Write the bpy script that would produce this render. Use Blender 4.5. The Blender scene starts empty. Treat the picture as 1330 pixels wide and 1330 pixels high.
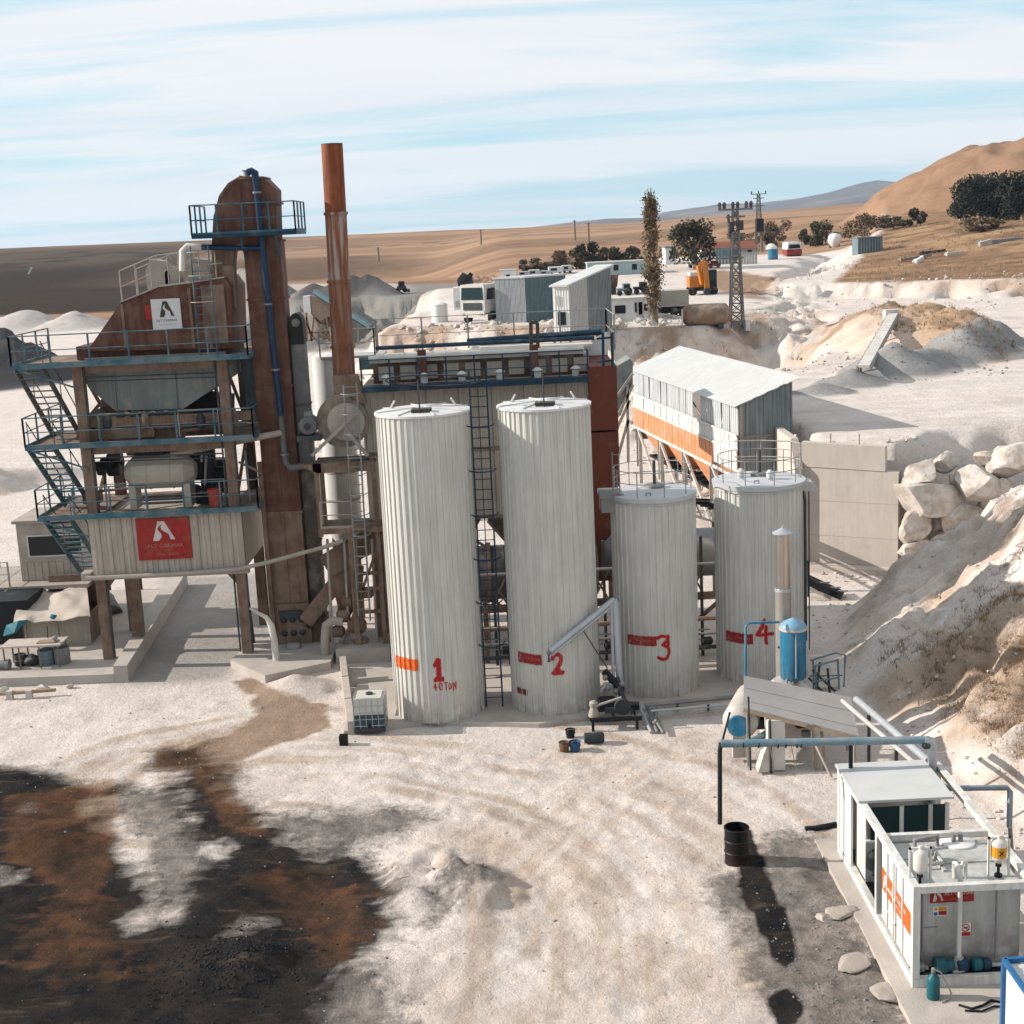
import bpy, math, random
import numpy as np
from mathutils import Vector, Matrix
random.seed(7)
SC = bpy.context.scene
COL = SC.collection

# ------------------------------------------------------------------ camera
F, PITCH, ROLL, CAMH = 1800.0, 0.2018, 0.0478, 15.0
_r0 = np.array([1, 0, 0.]); _f0 = np.array([0, math.cos(PITCH), -math.sin(PITCH)]); _u0 = np.array([0, math.sin(PITCH), math.cos(PITCH)])
_RT = _r0*math.cos(ROLL) - _u0*math.sin(ROLL); _UP = _r0*math.sin(ROLL) + _u0*math.cos(ROLL)
cam_data = bpy.data.cameras.new('camera'); cam = bpy.data.objects.new('camera', cam_data); COL.objects.link(cam)
cam_data.sensor_width = 36; cam_data.lens = 36*F/1330; cam_data.clip_end = 20000; cam_data.clip_start = 0.5
_M = Matrix.Identity(4)
for i in range(3):
    _M[i][0] = _RT[i]; _M[i][1] = _UP[i]; _M[i][2] = -_f0[i]
_M[2][3] = CAMH
cam.matrix_world = _M
SC.camera = cam

# ------------------------------------------------------------------ sun, sky, exposure
SUN_EL, SUN_AZ = math.radians(25), math.radians(-84)      # azimuth from +Y towards +X
sun_dir = Vector((math.sin(SUN_AZ)*math.cos(SUN_EL), math.cos(SUN_AZ)*math.cos(SUN_EL), math.sin(SUN_EL)))
sl = bpy.data.lights.new('sun', 'SUN'); sl.energy = 5.0; sl.angle = math.radians(0.55); sl.color = (1.0, 0.93, 0.84)
so = bpy.data.objects.new('sun', sl); COL.objects.link(so)
so.rotation_euler = sun_dir.to_track_quat('Z', 'Y').to_euler()
W = bpy.data.worlds.new('World'); SC.world = W; W.use_nodes = True
def build_world():
    nt = W.node_tree; nt.nodes.clear(); N = nt.nodes.new; L = nt.links.new
    out = N('ShaderNodeOutputWorld'); bg = N('ShaderNodeBackground'); bg.inputs['Strength'].default_value = 0.085
    sky = N('ShaderNodeTexSky'); sky.sky_type = 'NISHITA'; sky.sun_disc = False
    sky.sun_elevation = SUN_EL; sky.sun_rotation = SUN_AZ; sky.air_density = 1.0; sky.dust_density = 0.6; sky.ozone_density = 1.0
    tc = N('ShaderNodeTexCoord')
    # cloud sheet: the view ray cut with a high flat layer, so streaks converge at the horizon
    sep = N('ShaderNodeSeparateXYZ'); L(tc.outputs['Generated'], sep.inputs[0])
    mz = N('ShaderNodeMath'); mz.operation = 'MAXIMUM'; L(sep.outputs['Z'], mz.inputs[0]); mz.inputs[1].default_value = 0.0
    az = N('ShaderNodeMath'); az.operation = 'ADD'; L(mz.outputs[0], az.inputs[0]); az.inputs[1].default_value = 0.10
    dx = N('ShaderNodeMath'); dx.operation = 'DIVIDE'; L(sep.outputs['X'], dx.inputs[0]); L(az.outputs[0], dx.inputs[1])
    dy = N('ShaderNodeMath'); dy.operation = 'DIVIDE'; L(sep.outputs['Y'], dy.inputs[0]); L(az.outputs[0], dy.inputs[1])
    cmb = N('ShaderNodeCombineXYZ'); L(dx.outputs[0], cmb.inputs[0]); L(dy.outputs[0], cmb.inputs[1])
    mp = N('ShaderNodeMapping'); mp.inputs['Rotation'].default_value = (0, 0, math.radians(SKY_ROT)); mp.inputs['Scale'].default_value = (0.27, 0.80, 1)
    mp.inputs['Location'].default_value = (SKY_OFF[0], SKY_OFF[1], 0)
    L(cmb.outputs[0], mp.inputs['Vector'])
    n1 = N('ShaderNodeTexNoise'); n1.inputs['Scale'].default_value = 0.9; n1.inputs['Detail'].default_value = 8; n1.inputs['Roughness'].default_value = 0.60; n1.inputs['Distortion'].default_value = 0.9
    L(mp.outputs[0], n1.inputs['Vector'])
    cr = N('ShaderNodeValToRGB'); cr.color_ramp.elements[0].position = 0.395; cr.color_ramp.elements[1].position = 0.54
    cr.color_ramp.elements[0].color = (0, 0, 0, 1); cr.color_ramp.elements[1].color = (1, 1, 1, 1)
    L(n1.outputs['Fac'], cr.inputs[0])
    # cloud brightness varies a little with a second noise (thin grey undersides)
    n2 = N('ShaderNodeTexNoise'); n2.inputs['Scale'].default_value = 1.6; n2.inputs['Detail'].default_value = 6
    L(mp.outputs[0], n2.inputs['Vector'])
    cc = N('ShaderNodeValToRGB'); cc.color_ramp.elements[0].position = 0.3; cc.color_ramp.elements[1].position = 0.6
    cc.color_ramp.elements[0].color = (6.7, 6.9, 7.3, 1); cc.color_ramp.elements[1].color = (7.6, 7.6, 7.75, 1)
    L(n2.outputs['Fac'], cc.inputs[0])
    # clear sky: thin high veil over the Nishita blue
    veil = N('ShaderNodeMix'); veil.data_type = 'RGBA'; veil.inputs[0].default_value = 0.74
    L(sky.outputs[0], veil.inputs[6]); veil.inputs[7].default_value = (4.1, 6.7, 8.0, 1)
    fac = N('ShaderNodeMath'); fac.operation = 'MULTIPLY'; L(cr.outputs[0], fac.inputs[0]); fac.inputs[1].default_value = 0.93
    hf = N('ShaderNodeMapRange'); hf.inputs[1].default_value = 0.0; hf.inputs[2].default_value = 0.10; hf.inputs[3].default_value = 0.75; hf.inputs[4].default_value = 1.0
    L(sep.outputs['Z'], hf.inputs[0])
    fm = N('ShaderNodeMath'); fm.operation = 'MULTIPLY'; L(fac.outputs[0], fm.inputs[0]); L(hf.outputs[0], fm.inputs[1])
    mix = N('ShaderNodeMix'); mix.data_type = 'RGBA'
    L(fm.outputs[0], mix.inputs[0]); L(veil.outputs[2], mix.inputs[6]); L(cc.outputs[0], mix.inputs[7])
    L(mix.outputs[2], bg.inputs['Color']); L(bg.outputs[0], out.inputs['Surface'])
SKY_OFF = (1.7, 3.1); SKY_ROT = -20
build_world()
SC.view_settings.view_transform = 'Standard'; SC.view_settings.look = 'None'
SC.view_settings.exposure = 0.55; SC.view_settings.gamma = 1.0; SC.view_settings.use_curve_mapping = False
SC.render.engine = 'CYCLES'
SC.cycles.max_bounces = 6; SC.cycles.diffuse_bounces = 3; SC.cycles.glossy_bounces = 3; SC.cycles.transparent_max_bounces = 8; SC.cycles.volume_bounces = 0

# ------------------------------------------------------------------ site measuring (survey of the place from the viewpoint)
def ray(x, y): return _RT*(x-665)/F + _UP*(665-y)/F + _f0
def G(x, y, z=0.0):
    d = ray(x, y); t = (z-CAMH)/d[2]; return (d[0]*t, d[1]*t, z)
def A(x, y, Y):
    d = ray(x, y); t = Y/d[1]; return (d[0]*t, Y, d[2]*t+CAMH)

# ------------------------------------------------------------------ materials
def mat(name, col, rough=0.65, metal=0.0, var=0.12, scale=2.0, dust=0.0, streak=0.0, bump=0.0, spec=0.28, col2=None, c2amt=0.5, base=0.0, dustcol=(0.50, 0.44, 0.39), streakcol=None, bscale=18):
    tone = lambda c: tuple(0.84*k**1.2 for k in c)      # real-world albedo under this exposure
    col = tone(col); col2 = tone(col2) if col2 else None; dustcol = tone(dustcol); streakcol = tone(streakcol) if streakcol else None
    m = bpy.data.materials.new(name); m.use_nodes = True; nt = m.node_tree; N = nt.nodes.new; L = nt.links.new
    b = nt.nodes['Principled BSDF']; b.inputs['Roughness'].default_value = rough; b.inputs['Metallic'].default_value = metal
    b.inputs['Specular IOR Level'].default_value = spec
    geo = N('ShaderNodeNewGeometry')
    def noise(sc, det, vec=None, rgh=0.55):
        n = N('ShaderNodeTexNoise'); n.inputs['Scale'].default_value = sc; n.inputs['Detail'].default_value = det; n.inputs['Roughness'].default_value = rgh
        L(vec if vec is not None else geo.outputs['Position'], n.inputs['Vector']); return n
    def rng(sock, a, b_, c=0.0, d=1.0):
        r = N('ShaderNodeMapRange'); L(sock, r.inputs[0])
        for i, v in zip((1, 2, 3, 4), (a, b_, c, d)): r.inputs[i].default_value = v
        return r.outputs[0]
    def mixc(fac, a, bb, mode='MIX'):
        x = N('ShaderNodeMix'); x.data_type = 'RGBA'; x.blend_type = mode
        if isinstance(fac, float): x.inputs[0].default_value = fac
        else: L(fac, x.inputs[0])
        for s, k in ((a, 6), (bb, 7)):
            if isinstance(s, tuple): x.inputs[k].default_value = (*s, 1) if len(s) == 3 else s
            else: L(s, x.inputs[k])
        return x.outputs[2]
    def mul(a, k):
        x = N('ShaderNodeMath'); x.operation = 'MULTIPLY'; L(a, x.inputs[0])
        if isinstance(k, float): x.inputs[1].default_value = k
        else: L(k, x.inputs[1])
        return x.outputs[0]
    c = tuple(col)
    if col2:
        c = mixc(mul(rng(noise(scale*1.3, 6).outputs['Fac'], 0.5-0.16*c2amt-0.02, 0.62-0.16*c2amt), 1.0), c, tuple(col2))
    if var:
        g = rng(noise(scale, 7, rgh=0.62).outputs['Fac'], 0.25, 0.75, 1-var, 1+var)
        cmb = N('ShaderNodeCombineColor')
        for i in range(3): L(g, cmb.inputs[i])
        c = mixc(1.0, c, cmb.outputs[0], 'MULTIPLY')
    if streak:
        mp = N('ShaderNodeMapping'); mp.inputs['Scale'].default_value = (7, 7, 0.55); L(geo.outputs['Position'], mp.inputs['Vector'])
        s = rng(noise(1.0, 5, mp.outputs[0]).outputs['Fac'], 0.44, 0.62)
        c = mixc(mul(s, float(streak)), c, streakcol or tuple(k*0.45 for k in col))
    if base:   # splashed dirt near the ground
        sp = N('ShaderNodeSeparateXYZ'); L(geo.outputs['Position'], sp.inputs[0])
        f = rng(sp.outputs['Z'], 0.2, 1.5, 1, 0)
        f2 = mul(f, rng(noise(3.0, 5).outputs['Fac'], 0.35, 0.6))
        c = mixc(mul(f2, float(base)), c, dustcol)
    if dust:
        sp = N('ShaderNodeSeparateXYZ'); L(geo.outputs['Normal'], sp.inputs[0])
        up = rng(sp.outputs['Z'], -0.3, 0.9, 0.35, 1.0)
        d = rng(noise(1.7, 6).outputs['Fac'], 0.62-0.4*dust, 0.78-0.4*dust)
        c = mixc(mul(mul(up, d), min(1.0, 0.35+dust*0.65)), c, dustcol)
    if isinstance(c, tuple): b.inputs['Base Color'].default_value = (*c, 1)
    else: L(c, b.inputs['Base Color'])
    if bump:
        bp = N('ShaderNodeBump'); bp.inputs['Strength'].default_value = 1.0; bp.inputs['Distance'].default_value = bump
        L(noise(bscale, 5).outputs['Fac'], bp.inputs['Height']); L(bp.outputs[0], b.inputs['Normal'])
    return m

DUST = (0.47, 0.40, 0.345)
M = dict(
 tank=mat('tank_paint', (0.65, 0.63, 0.59), 0.6, var=0.09, scale=0.8, streak=0.34, streakcol=(0.44, 0.415, 0.37), base=0.75, dust=0.1),
 lid=mat('tank_lid', (0.68, 0.67, 0.66), 0.55, var=0.08, dust=0.25, dustcol=(0.6, 0.57, 0.55)),
 lid_blue=mat('tank_lid_grey', (0.57, 0.575, 0.59), 0.55, var=0.08, dust=0.1),
 dark_hatch=mat('hatch_iron', (0.10, 0.085, 0.075), 0.7, dust=0.2),
 red_paint=mat('red_spray_paint', (0.50, 0.022, 0.022), 0.6, var=0.15, scale=6),
 label_red=mat('label_red', (0.38, 0.035, 0.03), 0.6, var=0.2, scale=4, dust=0.12),
 label_orange=mat('label_orange', (0.78, 0.16, 0.02), 0.55, var=0.15, scale=5, dust=0.1),
 label_white=mat('label_white', (0.62, 0.56, 0.54), 0.6, var=0.1),
 sign_red=mat('sign_red', (0.36, 0.03, 0.022), 0.6, var=0.28, scale=2.4, dust=0.3, dustcol=(0.42, 0.2, 0.15)),
 sign_white=mat('sign_white', (0.66, 0.64, 0.63), 0.6, var=0.06),
 sign_brown=mat('sign_brown', (0.10, 0.055, 0.035), 0.6, var=0.1),
 concrete=mat('concrete', (0.50, 0.45, 0.41), 0.9, var=0.16, scale=1.1, bump=0.01, dust=0.3, dustcol=(0.58, 0.52, 0.47)),
 wall_conc=mat('wall_concrete', (0.60, 0.54, 0.49), 0.9, var=0.10, scale=0.7, bump=0.006, streak=0.12),
 rust=mat('elevator_red_oxide', (0.145, 0.058, 0.038), 0.7, var=0.22, scale=1.5, streak=0.5, dust=0.42, streakcol=(0.22, 0.12, 0.085), dustcol=(0.30, 0.20, 0.15)),
 dusty=mat('dusty_steel', (0.25, 0.17, 0.125), 0.8, var=0.30, scale=2.2, dust=0.5, streak=0.6, streakcol=(0.14, 0.085, 0.06), dustcol=(0.38, 0.30, 0.245)),
 stack_rust=mat('stack_orange_rust', (0.30, 0.10, 0.04), 0.75, var=0.35, scale=2.6, streak=0.8, streakcol=(0.15, 0.05, 0.025)),
 stack_mix=mat('stack_flaking', (0.27, 0.11, 0.058), 0.75, var=0.25, scale=2.0, streak=0.9, streakcol=(0.42, 0.37, 0.33)),
 stack_brown=mat('stack_brown', (0.25, 0.10, 0.052), 0.75, var=0.25, scale=2.0, streak=0.6, streakcol=(0.34, 0.25, 0.2)),
 teal=mat('teal_rail_paint', (0.055, 0.155, 0.195), 0.6, var=0.35, scale=2.2, dust=0.5, dustcol=(0.36, 0.34, 0.32)),
 teal_dark=mat('blue_rail_paint', (0.012, 0.05, 0.085), 0.55, var=0.3, scale=2.0, dust=0.15, dustcol=(0.3, 0.3, 0.3)),
 blue=mat('blue_pipe_paint', (0.010, 0.052, 0.115), 0.4, var=0.3, scale=1.6, streak=0.3, dust=0.1),
 pale_rail=mat('dusty_rail', (0.42, 0.37, 0.33), 0.75, var=0.15, dust=0.4),
 grey_rail=mat('grey_rail', (0.30, 0.30, 0.29), 0.6, var=0.15, dust=0.35),
 hopper=mat('hopper_green_grey', (0.26, 0.28, 0.265), 0.6, var=0.14, scale=1.2, dust=0.2, streak=0.3),
 drum=mat('mixer_cream', (0.46, 0.42, 0.36), 0.6, var=0.12, dust=0.35),
 cabin=mat('cabin_cream', (0.50, 0.445, 0.385), 0.7, var=0.12, streak=0.35, streakcol=(0.32, 0.25, 0.2), dust=0.2),
 beige=mat('baghouse_beige', (0.46, 0.405, 0.345), 0.7, var=0.1, streak=0.22, dust=0.25),
 black=mat('black_steel', (0.018, 0.02, 0.024), 0.6, var=0.2, dust=0.06, dustcol=(0.25, 0.22, 0.2)),
 dgrey=mat('dark_grey_steel', (0.065, 0.07, 0.075), 0.55, var=0.2, dust=0.2, dustcol=(0.3, 0.27, 0.24)),
 guard=mat('grey_guard', (0.17, 0.17, 0.165), 0.5, var=0.15, dust=0.25),
 mgrey=mat('grey_steel', (0.28, 0.28, 0.28), 0.5, metal=0.2, var=0.15, dust=0.35),
 galv=mat('galvanised', (0.50, 0.52, 0.54), 0.42, metal=0.35, var=0.12, scale=3, dust=0.12),
 stainless=mat('stainless_flue', (0.55, 0.50, 0.46), 0.28, metal=0.85, var=0.12, scale=2),
 white=mat('white_paint', (0.76, 0.75, 0.73), 0.5, var=0.05, dust=0.12),
 white_old=mat('white_paint_dusty', (0.66, 0.63, 0.59), 0.6, var=0.1, dust=0.4),
 grey_white=mat('pale_grey_paint', (0.50, 0.50, 0.48), 0.55, var=0.08, dust=0.2, streak=0.15),
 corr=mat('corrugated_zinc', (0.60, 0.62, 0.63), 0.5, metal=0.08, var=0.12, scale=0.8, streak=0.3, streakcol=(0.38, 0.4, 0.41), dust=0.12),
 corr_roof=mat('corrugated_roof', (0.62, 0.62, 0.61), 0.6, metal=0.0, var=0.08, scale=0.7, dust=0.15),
 corr_dark=mat('corrugated_dark', (0.30, 0.33, 0.34), 0.5, metal=0.3, var=0.15, scale=0.8, streak=0.45),
 orange_panel=mat('orange_panel', (0.62, 0.27, 0.12), 0.65, var=0.2, scale=1.0, dust=0.4, streak=0.5, streakcol=(0.62,0.40,0.27)),
 sky_blue=mat('blue_tank_paint', (0.02, 0.20, 0.33), 0.4, var=0.25, scale=2.5, streak=0.35, streakcol=(0.2, 0.34, 0.42), dust=0.15),
 blue_dome=mat('blue_dome_paint', (0.24, 0.40, 0.52), 0.4, var=0.2, scale=3.0, dust=0.3, dustcol=(0.5, 0.5, 0.5)),
 blue_pipe2=mat('pale_blue_pipe', (0.19, 0.29, 0.34), 0.4, var=0.15, dust=0.3),
 insul=mat('boiler_insulation', (0.60, 0.57, 0.53), 0.5, metal=0.1, var=0.12, dust=0.3),
 glass=mat('dark_glass', (0.012, 0.017, 0.02), 0.12, var=0.0, spec=0.3),
 teal_glass=mat('teal_glass', (0.02, 0.055, 0.06), 0.12, var=0.0, spec=0.35),
 orange=mat('excavator_yellow', (0.55, 0.22, 0.03), 0.5, var=0.15, dust=0.25),
 rust_tank=mat('rusty_tank', (0.30, 0.21, 0.155), 0.8, var=0.25, scale=0.8, streak=0.4, dust=0.4),
 truck_rust=mat('truck_body_brown', (0.14, 0.075, 0.05), 0.7, var=0.2, dust=0.35),
 roof_tile=mat('roof_tile', (0.27, 0.10, 0.06), 0.8, var=0.2),
 red=mat('red_vehicle', (0.30, 0.035, 0.03), 0.5, var=0.15, dust=0.3),
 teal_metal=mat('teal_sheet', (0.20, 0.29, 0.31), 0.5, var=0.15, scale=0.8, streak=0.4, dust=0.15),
 prefab=mat('prefab_blue', (0.42, 0.54, 0.57), 0.5, var=0.06, dust=0.15),
 tyre=mat('tyre', (0.03, 0.03, 0.03), 0.85, var=0.15, dust=0.3),
 bark=mat('bark', (0.30, 0.235, 0.18), 0.9, var=0.25, scale=4),
 leaf_dark=mat('leaf_dark', (0.045, 0.052, 0.036), 0.8, var=0.4, scale=0.8, spec=0.2, col2=(0.11, 0.095, 0.065)),
 leaf_conifer=mat('leaf_conifer', (0.026, 0.038, 0.034), 0.8, var=0.4, scale=0.6, spec=0.2, col2=(0.055, 0.062, 0.048)),
 leaf_autumn=mat('leaf_autumn', (0.30, 0.21, 0.13), 0.8, var=0.4, scale=1.2, spec=0.2, col2=(0.19, 0.145, 0.09)),
 leaf_brown=mat('leaf_brown', (0.12, 0.09, 0.062), 0.85, var=0.4, scale=0.8, spec=0.2, col2=(0.21, 0.155, 0.105)),
 straw=mat('dry_grass', (0.48, 0.34, 0.215), 0.9, var=0.35, scale=1.1, spec=0.1, col2=(0.40, 0.29, 0.20)),
 straw_dark=mat('dry_scrub', (0.30, 0.22, 0.155), 0.9, var=0.35, scale=1.2, spec=0.1, col2=(0.20, 0.155, 0.115)),
 stone=mat('limestone', (0.62, 0.57, 0.53), 0.9, var=0.20, scale=1.6, bump=0.03, bscale=6, col2=(0.50, 0.44, 0.385), c2amt=0.2),
 slab_stone=mat('dull_slab', (0.44, 0.39, 0.35), 0.9, var=0.2, scale=2.0, bump=0.02, bscale=9),
 coal=mat('asphalt_rubble', (0.022, 0.026, 0.032), 0.8, var=0.6, scale=9, bump=0.03),
 gravel=mat('grey_gravel', (0.27, 0.26, 0.25), 0.95, var=0.3, scale=3),
 tarp=mat('cream_tarp', (0.56, 0.49, 0.43), 0.75, var=0.15, scale=1.5, dust=0.2),
 tarp_teal=mat('teal_tarp', (0.02, 0.20, 0.25), 0.6, var=0.3),
 timber=mat('weathered_timber', (0.36, 0.28, 0.21), 0.85, var=0.25, scale=4),
 plastic=mat('tote_plastic', (0.62, 0.60, 0.56), 0.45, var=0.08, dust=0.2),
 tote_fill=mat('tote_dark_fill', (0.06, 0.11, 0.125), 0.45, var=0.2),
 gas=mat('gas_bottle_teal', (0.025, 0.15, 0.18), 0.4, var=0.2, dust=0.2),
 yellow=mat('warning_yellow', (0.62, 0.33, 0.03), 0.5, var=0.1),
 shelter=mat('shelter_zinc', (0.42, 0.40, 0.39), 0.5, metal=0.2, var=0.08, scale=1.2, streak=0.0, dust=0.25, dustcol=(0.5, 0.48, 0.46)),
 mountain=mat('mountain_rock', (0.13, 0.12, 0.125), 0.95, var=0.25, scale=0.004, col2=(0.24, 0.19, 0.16), c2amt=0.1),
)

# ------------------------------------------------------------------ mesh helpers
def V3(p): return Vector(p)
class MB:
    def __init__(s): s.v = []; s.f = []
    def add(s, vs, fs):
        k = len(s.v); s.v += [tuple(p) for p in vs]; s.f += [tuple(i+k for i in q) for q in fs]; return s
    def box(s, x0, y0, z0, x1, y1, z1):
        return s.add([(x0,y0,z0),(x1,y0,z0),(x1,y1,z0),(x0,y1,z0),(x0,y0,z1),(x1,y0,z1),(x1,y1,z1),(x0,y1,z1)],
                     [(0,3,2,1),(4,5,6,7),(0,1,5,4),(1,2,6,5),(2,3,7,6),(3,0,4,7)])
    def cbox(s, c, d): return s.box(c[0]-d[0]/2, c[1]-d[1]/2, c[2]-d[2]/2, c[0]+d[0]/2, c[1]+d[1]/2, c[2]+d[2]/2)
    def beam(s, p, q, w, h=None, up=(0,0,1)):
        p, q = V3(p), V3(q); h = h or w; d = (q-p)
        if d.length < 1e-6: return s
        d.normalize(); u = V3(up)
        if abs(d.dot(u)) > 0.98: u = Vector((0,1,0))
        a = d.cross(u).normalized(); b = a.cross(d)
        a *= w/2; b *= h/2
        vs = [p-a-b, p+a-b, p+a+b, p-a+b, q-a-b, q+a-b, q+a+b, q-a+b]
        return s.add(vs, [(0,1,2,3),(7,6,5,4),(0,4,5,1),(1,5,6,2),(2,6,7,3),(3,7,4,0)])
    def path(s, pts, r, n=8, closed=False):
        pts = [V3(p) for p in pts]; rings = []; m = len(pts)
        rr = r if isinstance(r, (list, tuple)) else [r]*m
        ref = None
        for i, p in enumerate(pts):
            if closed: d = pts[(i+1) % m]-pts[i-1]
            else: d = (pts[min(i+1, m-1)]-pts[max(i-1, 0)])
            d.normalize()
            if ref is None:
                ref = Vector((0,0,1)) if abs(d.z) < 0.95 else Vector((0,1,0))
            a = d.cross(ref)
            if a.length < 1e-3: a = d.cross(Vector((1, 0.3, 0.2)))
            a.normalize(); b = a.cross(d).normalized(); ref = b.cross(a)*-1 if False else ref
            k = 1.0
            if 0 < i < m-1 and not closed:
                c = (pts[i+1]-pts[i]).normalized().dot((pts[i]-pts[i-1]).normalized()); k = 1/max(0.6, math.sqrt(max(0.0, (1+c)/2)))
            rings.append([p+(a*math.cos(2*math.pi*j/n)+b*math.sin(2*math.pi*j/n))*rr[i]*k for j in range(n)])
        vs = [p for R in rings for p in R]; fs = []
        for i in range(m if closed else m-1):
            i2 = (i+1) % m
            for j in range(n): fs.append((i*n+j, i*n+(j+1) % n, i2*n+(j+1) % n, i2*n+j))
        if not closed: fs += [tuple(range(n))[::-1], tuple(range((m-1)*n, m*n))]
        return s.add(vs, fs)
    def tube(s, p, q, r, n=8, r2=None): return s.path([p, q], [r, r2 if r2 is not None else r], n)
    def lathe(s, c, prof, n=24, axis='z'):
        vs = []
        for r, h in prof:
            for j in range(n):
                a = 2*math.pi*j/n; x, y = r*math.cos(a), r*math.sin(a)
                if axis == 'z': vs.append((c[0]+x, c[1]+y, c[2]+h))
                elif axis == 'x': vs.append((c[0]+h, c[1]+x, c[2]+y))
                else: vs.append((c[0]+x, c[1]+h, c[2]+y))
        m = len(prof); fs = [(i*n+j, i*n+(j+1) % n, (i+1)*n+(j+1) % n, (i+1)*n+j) for i in range(m-1) for j in range(n)]
        fs += [tuple(range(n))[::-1], tuple(range((m-1)*n, m*n))]
        return s.add(vs, fs)
    def prism(s, pts, o, u, w, e):   # polygon pts in plane (o,u,w), extruded by vector e
        o, u, w, e = V3(o), V3(u), V3(w), V3(e); n = len(pts)
        a = [o+u*x+w*y for x, y in pts]; b = [p+e for p in a]
        return s.add(a+b, [tuple(range(n))[::-1], tuple(range(n, 2*n))]+[(i, (i+1) % n, n+(i+1) % n, n+i) for i in range(n)])
    def xz(s, pts, y0, y1): return s.prism(pts, (0, y0, 0), (1,0,0), (0,0,1), (0, y1-y0, 0))
    def yz(s, pts, x0, x1): return s.prism(pts, (x0, 0, 0), (0,1,0), (0,0,1), (x1-x0, 0, 0))
    def build(s, name, m, parent=None, smooth=None, label=None):
        me = bpy.data.meshes.new(name); off = Vector((0,0,0)); rot = None
        if parent is not None:
            r = parent
            while r.parent: r = r.parent
            if r.type == 'EMPTY' and not r.get('_local'): off = r.location
        me.from_pydata([(p[0]-off.x, p[1]-off.y, p[2]-off.z) for p in s.v], [], s.f); me.update()
        me.materials.append(M[m] if isinstance(m, str) else m)
        if smooth:
            me.polygons.foreach_set('use_smooth', [True]*len(me.polygons)); me.set_sharp_from_angle(angle=math.radians(smooth))
        o = bpy.data.objects.new(name, me); COL.objects.link(o)
        if parent is not None: o.parent = parent
        if label: o['label'] = label
        return o
def thing(name, label, cat, loc=(0,0,0), group=None, local=False, rz=0.0):
    o = bpy.data.objects.new(name, None); COL.objects.link(o); o.location = loc; o.rotation_euler = (0,0,rz); o.empty_display_size = 0.3
    o['label'] = label; o['category'] = cat
    if group: o['group'] = group
    if local: o['_local'] = 1
    return o
def tag(o, label, cat, group=None, kind=None):
    o['label'] = label; o['category'] = cat
    if group: o['group'] = group
    if kind: o['kind'] = kind
    return o
def struct(o, kind='structure', label=None):
    o['kind'] = kind
    if label: o['label'] = label
    return o
def dup(root, loc, rz=None, label=None, group=None):
    def cp(o, par):
        c = o.copy(); COL.objects.link(c); c.parent = par
        for ch in list(o.children): cp(ch, c)
        return c
    r = cp(root, None); r.location = loc
    if rz is not None: r.rotation_euler = (0,0,rz)
    if label: r['label'] = label
    if group: r['group'] = group
    return r
# shared repeated part: same mesh data, moved
def rep(o, offs):
    out = []
    for d in offs:
        c = o.copy(); COL.objects.link(c); c.parent = o.parent; c.location = (o.location[0]+d[0], o.location[1]+d[1], o.location[2]+d[2]); out.append(c)
    return out

_txt = {}
def text_geo(t):
    if t in _txt: return _txt[t]
    cu = bpy.data.curves.new('lettering', 'FONT'); cu.body = t; cu.size = 1.0; cu.resolution_u = 2; cu.align_x = 'CENTER'
    ob = bpy.data.objects.new('lettering', cu); COL.objects.link(ob)
    dg = bpy.context.evaluated_depsgraph_get(); me = ob.evaluated_get(dg).to_mesh()
    vs = [tuple(v.co) for v in me.vertices]; fs = [tuple(p.vertices) for p in me.polygons]
    ob.evaluated_get(dg).to_mesh_clear(); bpy.data.objects.remove(ob); bpy.data.curves.remove(cu)
    _txt[t] = (vs, fs); return _txt[t]
LOGO_L = [(0,0),(.27,1),(.56,1),(.46,.86),(.33,.76),(.24,.62),(.28,.5),(.38,.38),(.40,.2),(.27,0)]
LOGO_R = [(.56,1),(1,.05),(.78,.05),(.76,.2),(.72,.34),(.55,.46),(.43,.55),(.38,.68),(.46,.86)]
def put_text(t, o, u, w, x, y, size, m, parent, sx=1.0, name='lettering'):
    vs, fs = text_geo(t); o, u, w = V3(o), V3(u), V3(w); mb = MB()
    mb.add([o+u*(x+vx*size*sx)+w*(y+vy*size) for vx, vy, _ in vs], fs); o_ = mb.build(name, m, parent); o_['kind'] = 'stuff'; return o_
def put_logo(o, u, w, x, y, sw, sh, m, parent, nrm):
    mb = MB(); o = V3(o)+V3(nrm)*0.004
    for P in (LOGO_L, LOGO_R):
        mb.prism([(x+a*sw, y+b*sh) for a, b in P], o, u, w, V3(nrm)*0.004)
    return mb.build('emblem', m, parent)

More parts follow.
